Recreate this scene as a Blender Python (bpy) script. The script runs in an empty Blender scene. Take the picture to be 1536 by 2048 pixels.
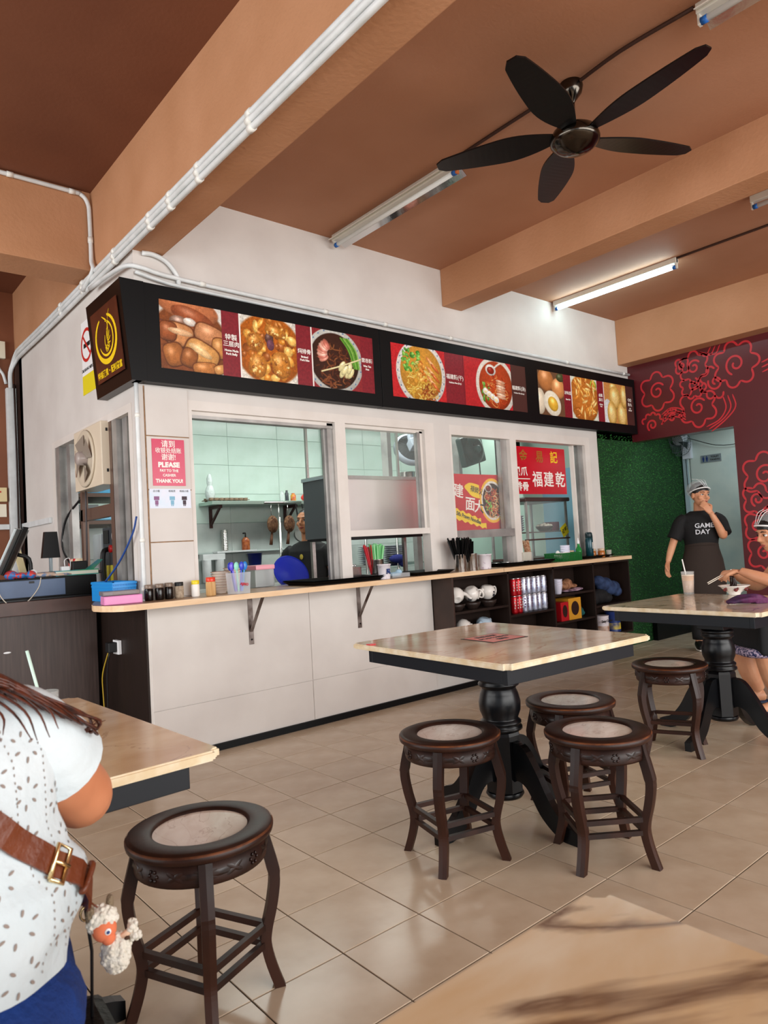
import bpy, bmesh, math, random
import numpy as np
from mathutils import Vector, Matrix, noise
C = bpy.context.scene
COL = C.collection
rnd = random.Random(7)
PI = math.pi
# ---------------------------------------------------------------- camera
cam_data = bpy.data.cameras.new('camera')
cam = bpy.data.objects.new('camera', cam_data); COL.objects.link(cam)
cam_data.sensor_fit = 'VERTICAL'; cam_data.sensor_height = 36.0
cam_data.lens = 36.0 * 1406.08 / 2048.0
cam_data.clip_start = 0.02; cam_data.clip_end = 200
_y, _p, _r = math.radians(49.8224), math.radians(2.64767), math.radians(-3.25294)
_f = Vector((math.cos(_p)*math.cos(_y), math.cos(_p)*math.sin(_y), math.sin(_p)))
_rt = Vector((math.sin(_y), -math.cos(_y), 0)); _up = _rt.cross(_f)
_R = math.cos(_r)*_rt + math.sin(_r)*_up; _U = -math.sin(_r)*_rt + math.cos(_r)*_up
cam.matrix_world = Matrix(((_R.x, _U.x, -_f.x, -1.5446), (_R.y, _U.y, -_f.y, -3.9710), (_R.z, _U.z, -_f.z, 1.1775), (0, 0, 0, 1)))
cam_data.dof.use_dof = True; cam_data.dof.focus_distance = 4.2; cam_data.dof.aperture_fstop = 9.0
C.camera = cam
# ---------------------------------------------------------------- world, lights, exposure
C.view_settings.view_transform = 'Standard'; C.view_settings.look = 'None'
C.view_settings.exposure = 0.27; C.view_settings.gamma = 1.0; C.view_settings.use_curve_mapping = False
w = bpy.data.worlds.new('sky'); C.world = w; w.use_nodes = True
bg = w.node_tree.nodes['Background']; bg.inputs[0].default_value = (0.80, 0.90, 1.0, 1); bg.inputs[1].default_value = 1.05
def area(name, loc, rot, sx, sy, power, col):
    l = bpy.data.lights.new(name, 'AREA'); l.shape = 'RECTANGLE'; l.size = sx; l.size_y = sy; l.energy = power; l.color = col
    o = bpy.data.objects.new(name, l); COL.objects.link(o); o.location = loc; o.rotation_euler = rot; return o
# daylight through the open shop front behind the camera and the open side on the left
area('daylight_front', (1.5, -8.2, 1.9), (math.radians(84), 0, 0), 9.0, 2.6, 420, (1.0, 0.965, 0.92))
area('daylight_side', (-5.6, -1.0, 1.7), (math.radians(86), 0, math.radians(-90)), 6.5, 2.4, 195, (1.0, 0.97, 0.93))
area('kitchen_lamp', (2.3, 1.5, 2.72), (0, 0, 0), 3.2, 0.3, 44, (0.95, 1.0, 0.95))
area('kitchen_lamp_side', (4.6, 1.4, 2.72), (0, 0, 0), 1.0, 0.3, 14, (0.95, 1.0, 0.95))
area('corridor_fill', (5.9, -1.5, 2.5), (0, 0, 0), 0.4, 0.9, 13, (0.88, 0.97, 1.0))  # added fill that brightens the passage, no fitting behind it
# ---------------------------------------------------------------- helpers
def lin(h):
    if isinstance(h, str):
        h = h.lstrip('#'); c = [int(h[i:i+2], 16)/255 for i in (0, 2, 4)]
    else: c = list(h)
    return tuple((x/12.92 if x <= 0.04045 else ((x+0.055)/1.055)**2.4) for x in c)
MATS = {}
def M(name, col='#808080', rough=0.5, metal=0.0, bump=0.0, bscale=40, var=0.0, vscale=6, col2=None, spec=0.5, emit=0, alpha=1, coat=0, stretch=None, trans=0, ior=1.45, detail=4, lo=0.35, hi=0.65, rnd_v=0.0):
    if name in MATS: return MATS[name]
    m = bpy.data.materials.new(name); m.use_nodes = True; nt = m.node_tree; n = nt.nodes; L = nt.links
    b = n['Principled BSDF']; c = lin(col) + (1,)
    b.inputs['Base Color'].default_value = c; b.inputs['Roughness'].default_value = rough; b.inputs['Metallic'].default_value = metal
    b.inputs['Specular IOR Level'].default_value = spec; b.inputs['Alpha'].default_value = alpha
    b.inputs['Coat Weight'].default_value = coat; b.inputs['Transmission Weight'].default_value = trans; b.inputs['IOR'].default_value = ior
    if emit: b.inputs['Emission Color'].default_value = c; b.inputs['Emission Strength'].default_value = emit
    tc = n.new('ShaderNodeTexCoord'); vec = tc.outputs['Object']
    if stretch:
        mp = n.new('ShaderNodeMapping'); mp.inputs['Scale'].default_value = stretch; L.new(vec, mp.inputs[0]); vec = mp.outputs[0]
    csock = None
    if col2 or var:
        t = n.new('ShaderNodeTexNoise'); t.inputs['Scale'].default_value = vscale; t.inputs['Detail'].default_value = detail; L.new(vec, t.inputs['Vector'])
        r = n.new('ShaderNodeValToRGB'); L.new(t.outputs['Fac'], r.inputs[0])
        r.color_ramp.elements[0].position = lo; r.color_ramp.elements[1].position = hi
        c2 = lin(col2) if col2 else tuple(x*(1-var) for x in c[:3])
        r.color_ramp.elements[0].color = c2 + (1,); r.color_ramp.elements[1].color = c
        csock = r.outputs[0]
    if rnd_v:
        oi = n.new('ShaderNodeObjectInfo'); mr = n.new('ShaderNodeMapRange'); mr.inputs[3].default_value = 1-rnd_v; mr.inputs[4].default_value = 1+rnd_v
        L.new(oi.outputs['Random'], mr.inputs[0]); hs = n.new('ShaderNodeHueSaturation'); L.new(mr.outputs[0], hs.inputs['Value'])
        if csock: L.new(csock, hs.inputs['Color'])
        else: hs.inputs['Color'].default_value = c
        csock = hs.outputs[0]
    if csock: L.new(csock, b.inputs['Base Color'])
    if bump:
        t = n.new('ShaderNodeTexNoise'); t.inputs['Scale'].default_value = bscale; t.inputs['Detail'].default_value = 5; L.new(vec, t.inputs['Vector'])
        bp = n.new('ShaderNodeBump'); bp.inputs['Strength'].default_value = bump; bp.inputs['Distance'].default_value = 0.01
        L.new(t.outputs['Fac'], bp.inputs['Height']); L.new(bp.outputs[0], b.inputs['Normal'])
    MATS[name] = m; return m
def M_attr(name, rough=0.45, coat=0.0):
    if name in MATS: return MATS[name]
    m = bpy.data.materials.new(name); m.use_nodes = True; n = m.node_tree.nodes; L = m.node_tree.links
    a = n.new('ShaderNodeVertexColor'); a.layer_name = 'print'; L.new(a.outputs[0], n['Principled BSDF'].inputs['Base Color'])
    n['Principled BSDF'].inputs['Roughness'].default_value = rough; n['Principled BSDF'].inputs['Coat Weight'].default_value = coat
    MATS[name] = m; return m
def M_marble(name, base, mid, vein, scale=3.0, rough=0.12, seed=0.0, vw=0.03, vs=1.6):
    m = bpy.data.materials.new(name); m.use_nodes = True; nt = m.node_tree; n = nt.nodes; L = nt.links; b = n['Principled BSDF']
    tc = n.new('ShaderNodeTexCoord'); mp = n.new('ShaderNodeMapping'); mp.inputs['Location'].default_value = (seed, seed*1.7, 0); mp.inputs['Rotation'].default_value = (0, 0, 0.5)
    mp.inputs['Scale'].default_value = (1, 2.2, 1); L.new(tc.outputs['Object'], mp.inputs[0])
    t = n.new('ShaderNodeTexNoise'); t.inputs['Scale'].default_value = scale; t.inputs['Detail'].default_value = 5; t.inputs['Distortion'].default_value = 0.6; L.new(mp.outputs[0], t.inputs[0])
    r = n.new('ShaderNodeValToRGB'); L.new(t.outputs['Fac'], r.inputs[0]); r.color_ramp.elements[0].position = .36; r.color_ramp.elements[1].position = .62
    r.color_ramp.elements[0].color = lin(mid)+(1,); r.color_ramp.elements[1].color = lin(base)+(1,)
    t2 = n.new('ShaderNodeTexNoise'); t2.inputs['Scale'].default_value = vs; t2.inputs['Detail'].default_value = 8; t2.inputs['Distortion'].default_value = 1.3; L.new(mp.outputs[0], t2.inputs[0])
    s = n.new('ShaderNodeMath'); s.operation = 'SUBTRACT'; s.inputs[1].default_value = .5; L.new(t2.outputs['Fac'], s.inputs[0])
    a = n.new('ShaderNodeMath'); a.operation = 'ABSOLUTE'; L.new(s.outputs[0], a.inputs[0])
    mr = n.new('ShaderNodeMapRange'); mr.inputs[1].default_value = 0; mr.inputs[2].default_value = vw; mr.inputs[3].default_value = .8; mr.inputs[4].default_value = 0; L.new(a.outputs[0], mr.inputs[0])
    mx = n.new('ShaderNodeMixRGB'); L.new(mr.outputs[0], mx.inputs[0]); L.new(r.outputs[0], mx.inputs[1]); mx.inputs[2].default_value = lin(vein)+(1,)
    L.new(mx.outputs[0], b.inputs['Base Color']); b.inputs['Roughness'].default_value = rough; MATS[name] = m; return m
def M_glass(name, col='#ffffff', a=0.12, rough=0.03):
    if name in MATS: return MATS[name]
    m = bpy.data.materials.new(name); m.use_nodes = True; n = m.node_tree.nodes; L = m.node_tree.links
    b = n['Principled BSDF']; b.inputs['Base Color'].default_value = lin(col)+(1,); b.inputs['Roughness'].default_value = rough
    tr = n.new('ShaderNodeBsdfTransparent'); tr.inputs[0].default_value = (1, 1, 1, 1); mx = n.new('ShaderNodeMixShader'); mx.inputs[0].default_value = a
    L.new(tr.outputs[0], mx.inputs[1]); L.new(b.outputs[0], mx.inputs[2]); L.new(mx.outputs[0], n['Material Output'].inputs[0]); MATS[name] = m; return m

def catmull(pts, k=6):
    P = [np.array(p, float) for p in pts]; out = []
    for i in range(len(P)-1):
        p0 = P[i-1] if i else 2*P[0]-P[1]; p1, p2 = P[i], P[i+1]; p3 = P[i+2] if i+2 < len(P) else 2*P[-1]-P[-2]
        for j in range(k):
            t = j/k; out.append(.5*((2*p1)+(-p0+p2)*t+(2*p0-5*p1+4*p2-p3)*t*t+(-p0+3*p1-3*p2+p3)*t**3))
    out.append(P[-1]); return out
class MB:
    def __init__(s): s.v = []; s.f = []; s.sm = []
    def add(s, vs, fs, smooth=False, mat=None):
        o = len(s.v)
        for p in vs: s.v.append(tuple(mat @ Vector(p)) if mat else tuple(p))
        for f in fs: s.f.append(tuple(i+o for i in f)); s.sm.append(smooth)
        return s
    def box(s, x0, x1, y0, y1, z0, z1, mat=None):
        vs = [(x, y, z) for x in (x0, x1) for y in (y0, y1) for z in (z0, z1)]
        return s.add(vs, [(0, 1, 3, 2), (4, 6, 7, 5), (0, 4, 5, 1), (2, 3, 7, 6), (0, 2, 6, 4), (1, 5, 7, 3)], False, mat)
    def bbox(s, x0, x1, y0, y1, z0, z1, b=0.004, mat=None):      # box with chamfered edges
        bm = bmesh.new(); bmesh.ops.create_cube(bm, size=1)
        for vv in bm.verts: vv.co = Vector(((x0+x1)/2+vv.co.x*(x1-x0), (y0+y1)/2+vv.co.y*(y1-y0), (z0+z1)/2+vv.co.z*(z1-z0)))
        bmesh.ops.bevel(bm, geom=bm.edges[:], offset=b, segments=2, affect='EDGES', profile=.6)
        bm.verts.index_update(); s.add([v.co for v in bm.verts], [[v.index for v in f.verts] for f in bm.faces], False, mat); bm.free(); return s
    def lathe(s, prof, cx=0, cy=0, n=24, smooth=True, mat=None, sx=1, sy=1, a0=0, caps=True):
        vs = []; fs = []
        for r, z in prof:
            for k in range(n):
                a = a0+2*PI*k/n; vs.append((cx+r*sx*math.cos(a), cy+r*sy*math.sin(a), z))
        for i in range(len(prof)-1):
            for k in range(n): fs.append((i*n+k, i*n+(k+1) % n, (i+1)*n+(k+1) % n, (i+1)*n+k))
        s.add(vs, fs, smooth, mat)
        if caps:
            if prof[0][0] > 1e-5: s.add(vs[:n], [tuple(range(n-1, -1, -1))], False, mat)
            if prof[-1][0] > 1e-5: s.add(vs[-n:], [tuple(range(n))], False, mat)
        return s
    def tube(s, pts, r, n=8, smooth=True, mat=None, k=0, flat=None, ends=True):
        if k: 
            rr = r if hasattr(r, '__len__') else None
            if rr is not None:
                q = catmull([tuple(p)+(a,) for p, a in zip(pts, rr)], k); pts = [x[:3] for x in q]; r = [abs(x[3]) for x in q]
            else: pts = catmull(pts, k)
        P = [Vector(p) for p in pts]; N = len(P); R = list(r) if hasattr(r, '__len__') else [r]*N
        vs = []; fs = []; up = None
        for i in range(N):
            d = (P[min(i+1, N-1)]-P[max(i-1, 0)])
            if d.length < 1e-9: d = Vector((0, 0, 1))
            d.normalize()
            if up is None:
                up = Vector((0, 0, 1)) if abs(d.z) < .9 else Vector((1, 0, 0))
            a = d.cross(up)
            if a.length < 1e-6: a = d.cross(Vector((0, 1, 0)))
            a.normalize(); b = a.cross(d); b.normalize(); up = b
            for j in range(n):
                t = 2*PI*j/n; ca, sa = math.cos(t), math.sin(t)
                if flat: vs.append(P[i]+a*ca*R[i]*flat[0]+b*sa*R[i]*flat[1])
                else: vs.append(P[i]+a*ca*R[i]+b*sa*R[i])
        for i in range(N-1):
            for j in range(n): fs.append((i*n+j, i*n+(j+1) % n, (i+1)*n+(j+1) % n, (i+1)*n+j))
        if ends: fs.append(tuple(range(n-1, -1, -1))); fs.append(tuple(range((N-1)*n, N*n)))
        return s.add(vs, fs, smooth, mat)
    def bar(s, a, b, w, h=None, mat=None, roll=0):                # rectangular bar a->b
        a = Vector(a); b = Vector(b); d = (b-a).normalized(); h = h or w
        u = Vector((0, 0, 1)) if abs(d.z) < .95 else Vector((0, 1, 0)); x = d.cross(u).normalized(); y = x.cross(d)
        if roll: q = Matrix.Rotation(roll, 3, d); x = q @ x; y = q @ y
        vs = [p+x*(sx*w/2)+y*(sy*h/2) for p in (a, b) for sx, sy in ((-1, -1), (1, -1), (1, 1), (-1, 1))]
        return s.add(vs, [(3, 2, 1, 0), (4, 5, 6, 7), (0, 1, 5, 4), (1, 2, 6, 5), (2, 3, 7, 6), (3, 0, 4, 7)], False, mat)
    def ell(s, c, r, n=16, m=10, mat=None, rot=None):
        vs = []; fs = []; q = rot.to_matrix() if rot is not None else None
        for i in range(m+1):
            t = PI*i/m
            for k in range(n):
                a = 2*PI*k/n; p = Vector((r[0]*math.sin(t)*math.cos(a), r[1]*math.sin(t)*math.sin(a), r[2]*math.cos(t)))
                if q is not None: p = q @ p
                vs.append(p+Vector(c))
        for i in range(m):
            for k in range(n): fs.append((i*n+k, (i+1)*n+k, (i+1)*n+(k+1) % n, i*n+(k+1) % n))
        return s.add(vs, fs, True, mat)
    def prism(s, poly, z0, z1, mat=None, smooth=False):            # polygon in xy extruded in z
        n = len(poly); vs = [(p[0], p[1], z0) for p in poly]+[(p[0], p[1], z1) for p in poly]
        return s.add(vs, [tuple(range(n-1, -1, -1)), tuple(range(n, 2*n))]+[(i, (i+1) % n, n+(i+1) % n, n+i) for i in range(n)], smooth, mat)
    def loft(s, secs, n=24, mat=None, caps=True):                  # (z,cx,cy,rx,ry)
        vs = []; fs = []
        for z, cx, cy, rx, ry in secs:
            for k in range(n): a = 2*PI*k/n; vs.append((cx+rx*math.cos(a), cy+ry*math.sin(a), z))
        for i in range(len(secs)-1):
            for k in range(n): fs.append((i*n+k, i*n+(k+1) % n, (i+1)*n+(k+1) % n, (i+1)*n+k))
        if caps: fs.append(tuple(range(n-1, -1, -1))); fs.append(tuple(range((len(secs)-1)*n, len(secs)*n)))
        return s.add(vs, fs, True, mat)
    def mesh(s, name):
        me = bpy.data.meshes.new(name); me.from_pydata(s.v, [], s.f); me.polygons.foreach_set('use_smooth', s.sm); me.update(); return me
    def build(s, name, mat, parent=None, smooth_angle=None):
        o = bpy.data.objects.new(name, s.mesh(name)); COL.objects.link(o)
        if mat: o.data.materials.append(mat)
        if parent: o.parent = parent
        return o
def tag(o, label=None, cat=None, group=None, kind=None):
    for k, x in (('label', label), ('category', cat), ('group', group), ('kind', kind)):
        if x: o[k] = x
    return o
def thing(name, label, cat, loc=(0, 0, 0), rz=0, group=None):
    o = bpy.data.objects.new(name, None); COL.objects.link(o); o.location = loc; o.rotation_euler = (0, 0, rz); o.empty_display_size = .1
    return tag(o, label, cat, group)
def dup(root, loc, rz, label, group=None):
    kids = {}
    for o in bpy.data.objects:
        if o.parent: kids.setdefault(o.parent, []).append(o)
    def cp(o, par):
        c = o.copy(); COL.objects.link(c)
        if par: c.parent = par
        for k in kids.get(o, []): cp(k, c)
        return c
    r = cp(root, None); r.location = loc; r.rotation_euler = (0, 0, rz); r['label'] = label
    if group: r['group'] = group
    return r
def struct(name, mb, mat, parent=None):
    o = mb.build(name, mat, parent)
    if not parent: o['kind'] = 'structure'
    return o
FONT = None
_textcache = {}
def text(name, s, size, mat, parent, loc, rot=(PI/2, 0, 0), bold=0.0, align='CENTER', sx=1.0, thick=0.0004, shear=0.0, label=None):
    cu = bpy.data.curves.new('t', 'FONT'); cu.body = s; cu.size = size; cu.align_x = align; cu.align_y = 'CENTER'; cu.offset = bold; cu.extrude = thick; cu.resolution_u = 2; cu.shear = shear
    to = bpy.data.objects.new('t', cu); COL.objects.link(to)
    dg = bpy.context.evaluated_depsgraph_get(); me = bpy.data.meshes.new_from_object(to.evaluated_get(dg)); bpy.data.objects.remove(to); bpy.data.curves.remove(cu)
    me.name = name
    o = bpy.data.objects.new(name, me); COL.objects.link(o); me.materials.clear(); me.materials.append(mat)
    o.location = loc; o.rotation_euler = rot; o.scale = (sx, 1, 1)
    if parent: o.parent = parent
    if label: o['label'] = label
    return o
def remeshed(mb, name, mat, parent, voxel=0.006, smooth=4, cut=None):
    me = mb.mesh('tmp'); o = bpy.data.objects.new('tmp', me); COL.objects.link(o)
    r = o.modifiers.new('r', 'REMESH'); r.mode = 'VOXEL'; r.voxel_size = voxel; r.use_smooth_shade = True
    if smooth: s = o.modifiers.new('s', 'SMOOTH'); s.factor = .5; s.iterations = smooth
    dg = bpy.context.evaluated_depsgraph_get(); nm = bpy.data.meshes.new_from_object(o.evaluated_get(dg)); bpy.data.objects.remove(o)
    nm.name = name; nm.materials.clear(); nm.materials.append(mat)
    q = bpy.data.objects.new(name, nm); COL.objects.link(q)
    if parent: q.parent = parent
    return q
RWALL = (PI/2, 0, -PI/2)     # writing on a face that looks towards -x
# ---------------------------------------------------------------- structure
m_ceil = M('ceiling_paint', '#b18063', .75, bump=.12, bscale=60, col2='#a67456', vscale=1.3)
m_beam = M('beam_paint', '#be8b67', .7, bump=.25, bscale=45, col2='#b3805b', vscale=2)
m_white = M('wall_paint', '#dbd6d1', .6, bump=.08, bscale=25, col2='#d1cbc6', vscale=2.5)
m_frame = M('frame_paint', '#e2dcd6', .45, bump=.03, bscale=60, col2='#dad3cc', vscale=5)
m_alu = M('aluminium', '#b3b1ae', .38, .45, bump=.03, bscale=80, col2='#8f8d8b', vscale=5)
m_pipe = M('pipe_plastic', '#dfe3e4', .4, col2='#cfd3d3', vscale=10)
m_tile = M('floor_tile', '#cbb9a2', .22, bump=.03, bscale=14, col2='#bda88f', vscale=5, rnd_v=.035)
m_grout = M('grout', '#2a211a', .8, var=.3, vscale=20)
m_ktile = M('kitchen_tile', '#c9ddd4', .18, col2='#c0d5ca', vscale=4, rnd_v=.02)
m_kgrout = M('kitchen_grout', '#6f8f82', .8)
m_dark = M('dark_laminate', '#221813', .45, spec=.3, col2='#281c18', vscale=6, stretch=(8, 8, 1))
m_desk = M('walnut_laminate', '#4b3a35', .4, col2='#352722', vscale=5, stretch=(14, 14, .7), lo=.3, hi=.7)
m_edge = M('pine_edge', '#e6c7a2', .4, col2='#dcb88f', vscale=6, stretch=(1, 6, 6))
m_black = M('black_satin', '#08090b', .42, spec=.22)
m_rust = M('rust_stain', '#a5805f', .8, var=.4, vscale=30)

floor = struct('floor', MB().box(-7, 9, -9, 4, -.12, -.004), m_grout)
def tile_mb(x0, x1, y0, y1, z0=-.004, z1=0.0, c=.001):
    a, b = [(x0, y0), (x1, y0), (x1, y1), (x0, y1)], [(x0+c, y0+c), (x1-c, y0+c), (x1-c, y1-c), (x0+c, y1-c)]
    return [(p[0], p[1], z0) for p in a]+[(p[0], p[1], z1-.0008) for p in a]+[(p[0], p[1], z1) for p in b], [(8, 9, 10, 11), (4, 5, 9, 8), (5, 6, 10, 9), (6, 7, 11, 10), (7, 4, 8, 11), (0, 1, 5, 4), (1, 2, 6, 5), (2, 3, 7, 6), (3, 0, 4, 7)]
TS = .3; tvs, tfs = tile_mb(.0022, TS-.0022, .0022, TS-.0022)
tmesh = bpy.data.meshes.new('tile'); tmesh.from_pydata(tvs, [], tfs); tmesh.materials.append(m_tile)
cells = []
for i in range(-22, 30):
    for j in range(-22, 12):
        x, y = (i-.12)*TS, (j-.476)*TS
        if y > 0.02 and x < 5.0: continue
        if x < -6.9 or x > 6.1 or y > .0 : continue
        v = Vector((x+.15+1.5446, y+.15+3.971, -1.1775)); fz = v.dot(_f); vis = fz > .5 and abs(v.dot(_R)/fz) < .62 and abs(v.dot(_U)/fz) < .82
        cells.append((0 if vis else 1, v.length, x, y))
cells.sort(); rest = MB()
for k, (nv, d, x, y) in enumerate(cells):
    if k < 298:
        o = bpy.data.objects.new('tile', tmesh); COL.objects.link(o); o.location = (x, y, 0); o.parent = floor
    else: rest.add([(p[0]+x, p[1]+y, p[2]) for p in tvs], tfs)
o = rest.build('tiles', m_tile, floor); o['kind'] = 'stuff'

# kitchen front wall (y 0), low wall and piers, side wall (x 0)
T = .12
wf = MB()
wf.box(0, 4.66, 0, T, 0, .90); wf.box(0, .30, 0, T, .90, 2.12); wf.box(2.372, 2.55, 0, T, .9, 2.12); wf.box(0, 5.36, 0, T, 2.12, 3.42); wf.box(4.52, 4.66, 0, T, .9, 2.12)
wall_front = struct('wall_front', wf, m_white)
# facing panels of the corner pier, rusty seams between them
for i, (z0, z1) in enumerate(((.942, 1.262), (1.268, 1.568), (1.574, 1.884), (1.89, 2.18))):
    MB().bbox(.035, .298, -.008, .002, z0, z1, .002).build('panel', m_white, wall_front)
MB().box(.028, .3, -.003, .002, .94, 2.18).build('seam', m_rust, wall_front)
for i, (x0, x1) in enumerate(((.012, 1.1), (1.104, 2.24))): MB().bbox(x0, x1, -.006, .002, .042, .30, .002).build('panel', m_white, wall_front); MB().bbox(x0, x1, -.006, .002, .303, .905, .002).build('panel', m_white, wall_front)
struct('baseboard_front', MB().box(0.0, 4.66, -.018, -.001, 0, .04), m_black)
ws = MB(); ws.box(0, T, T, 2.7, 0, .94); ws.box(0, T, 1.76, 2.7, .94, 2.10); ws.box(0, T, T, 2.7, 2.10, 2.98); ws.box(0, T, T, .13, .94, 2.1)
wall_side = struct('wall_side', ws, m_white)
struct('trim_1', MB().box(-.012, 0, .002, 1.30, .0, .90), m_dark)
# window 1 (front, left)
w1 = struct('window_1', MB().box(.30, 2.372, .0, .09, 2.06, 2.12).box(.30, .325, .0, .09, .94, 2.06).box(2.27, 2.372, .0, .09, .94, 2.06).box(.325, 2.27, .03, .09, 2.035, 2.06), m_frame)
MB().box(1.40, 1.49, .0, .06, .94, 2.06).build('mullion', m_frame, w1)
MB().box(1.35, 1.40, .03, .085, .94, 2.055).build('sash_stile', m_alu, w1)
MB().box(1.33, 1.35, .05, .075, .94, 2.05).build('sash_stile', m_alu, w1)
MB().box(1.49, 2.27, .005, .05, 1.245, 1.29).build('sash_rail', m_frame, w1)
MB().box(2.205, 2.235, .02, .06, 1.29, 2.04).build('sash_stile', m_alu, w1)
MB().box(2.24, 2.27, .03, .075, 1.245, 2.05).build('sash_stile', m_frame, w1)
MB().box(.325, 1.40, .02, .08, 2.015, 2.035).build('track', m_alu, w1)
m_pane = M_glass('window_glass', '#e8f4f0', .06)
MB().box(1.49, 2.205, .03, .034, 1.29, 2.04).build('pane', m_pane, w1)
# window 2 (front, right)
w2 = struct('window_2', MB().box(2.55, 4.52, .0, .09, 2.04, 2.12).box(2.55, 2.57, .0, .09, .94, 2.04).box(4.44, 4.52, .0, .09, .94, 2.04), m_frame)
MB().box(3.30, 3.385, .0, .05, .94, 2.04).build('mullion', m_frame, w2)
MB().box(3.22, 3.30, .04, .09, .94, 2.04).build('sash_stile', m_alu, w2)
MB().box(2.57, 3.30, .005, .045, 1.19, 1.255).build('sash_rail', m_alu, w2)
MB().box(4.36, 4.44, .03, .08, .94, 2.04).build('sash_stile', m_alu, w2)
MB().box(4.30, 4.325, .05, .09, .94, 2.04).build('sash_stile', m_frame, w2)
MB().box(2.57, 3.22, .05, .054, 1.255, 2.04).build('pane', m_pane, w2)
# window 3 (side)
w3 = struct('window_3', MB().box(-.004, .1, .11, 1.77, 2.05, 2.10).box(-.004, .1, 1.70, 1.77, .94, 2.05).box(-.004, .1, .105, .16, .94, 2.05), m_frame)
MB().box(.0, .07, 1.60, 1.70, .94, 2.05).build('sash_stile', m_alu, w3)
MB().box(.03, .08, 1.44, 1.52, .94, 2.05).build('sash_stile', m_alu, w3)
MB().box(.0, .05, .47, .53, .94, 2.05).build('mullion', M('brown_alu', '#6d574c', .4, .4), w3)
MB().box(.0, .07, .38, .46, .94, 2.05).build('sash_stile', m_alu, w3)
MB().box(.03, .08, .28, .36, .94, 2.05).build('sash_stile', m_alu, w3)
MB().box(.02, .06, 1.16, 1.2, .94, 2.05).build('mullion', MATS['brown_alu'], w3)
MB().box(.02, .06, .5, 1.2, 1.46, 1.54).build('transom', MATS['brown_alu'], w3)
# kitchen shell
wk = struct('wall_kitchen', MB().box(0, 5.9, 2.61, 2.75, 0, 3.0), m_kgrout)
kv, kf = [], []
def ktile(x, z, wd=.6, h=.3):
    vs, fs = tile_mb(.0015, wd-.0015, .0015, h-.0015, 0, .006, .002)
    return [(p[0], -p[2], p[1]) for p in vs], [tuple(reversed(f)) for f in fs]
kvs, kfs = ktile(0, 0); kvs = [(p[0], p[1], p[2]) for p in kvs]; kfs = [tuple(reversed(f)) for f in kfs]
km = bpy.data.meshes.new('tile'); km.from_pydata(kvs, [], kfs); km.materials.append(m_ktile)
km2 = km.copy(); km2.materials.clear(); km2.materials.append(M('kitchen_tile_low', '#c6d0cc', .25, col2='#b4bfbb', vscale=4, rnd_v=.02))
for i in range(9):
    for j in range(10):
        o = bpy.data.objects.new('tile', km2 if j < 5 else km); COL.objects.link(o); o.location = (.13+i*.6, 2.608, -.01+j*.3); o.parent = wk
struct('wall_kitchen_right', MB().box(4.95, 5.05, .13, 2.61, 0, 3.0), M('mint_wall', '#c2dccf', .35, col2='#b6d2c5', vscale=2))
t_ = tag(MB().bbox(4.935, 4.949, .16, .92, 0, 1.9, .003).build('blue_board', M('pale_blue', '#8cc3da', .5)), 'pale blue board against the wall at the right end of the kitchen', 'panel')
struct('ceiling_kitchen', MB().box(.12, 5.05, T, 2.61, 2.86, 2.95), M('kitchen_ceiling', '#d9e2dd', .8))
# grass clad wall, passage, maroon wall
wg = struct('wall_turf', MB().box(4.662, 6.45, .0, T, 0, 2.6), M('turf_backing', '#0f3a17', .9))
m_turf = M('turf', '#348534', .75, col2='#1a5220', vscale=60, rnd_v=0)
tb = MB(); r2 = random.Random(3)
for k in range(15000):
    x, z = r2.uniform(4.665, 6.35), r2.uniform(.0, 2.17); a = r2.uniform(0, 2*PI); l = r2.uniform(.010, .022)
    dx, dz = math.cos(a)*l, math.sin(a)*l; n_ = (-dz*.18, dx*.18)
    tb.add([(x-n_[0], -.001, z-n_[1]), (x+n_[0], -.001, z+n_[1]), (x+dx*.7, -r2.uniform(.006, .014), z+dz*.7)], [(0, 1, 2)])
o = tb.build('turf', m_turf, wg); o['kind'] = 'stuff'
m_maroon = M('maroon_vinyl', '#5e1c20', .3, col2='#541a1f', vscale=1)
m_swirl = M('red_print', '#c32a33', .35)
wm = struct('wall_right', MB().box(5.33, 5.45, -6.5, -1.055, 0, 2.95).box(5.33, 5.45, -1.055, .0, 2.115, 2.95), m_maroon)
struct('wall_corridor', MB().box(6.42, 6.5, -2.6, .0, 0, 2.6).box(5.45, 6.42, -2.7, -2.6, 0, 2.6), M('pale_paint', '#cfdfd8', .55, col2='#a9c4c2', vscale=1.6, lo=.3, hi=.5))
struct('ceiling_corridor', MB().box(5.45, 6.5, -2.7, 0, 2.6, 2.68), M('corridor_ceiling', '#d5dad6', .8))
struct('trim_2', MB().box(5.45, 6.42, -.06, -.014, 0, .3), m_black)
d1 = struct('door_1', MB().bbox(6.375, 6.415, -1.35, -.07, .02, 2.24, .004), M('door_paint', '#c9dcd6', .5, col2='#9bbcc0', vscale=1.4, lo=.28, hi=.5))
m_df = M('door_frame_paint', '#a9c3cc', .5)
MB().box(6.36, 6.42, -.07, -.0155, 0, 2.3).box(6.36, 6.42, -1.42, -1.35, 0, 2.3).box(6.36, 6.42, -1.35, -.07, 2.24, 2.3).build('door_frame', m_df, d1)
MB().tube([(6.36, -1.27, 1.0), (6.33, -1.27, 1.0), (6.33, -1.18, 1.0)], .01, 8).build('door_handle', m_alu, d1)
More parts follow.
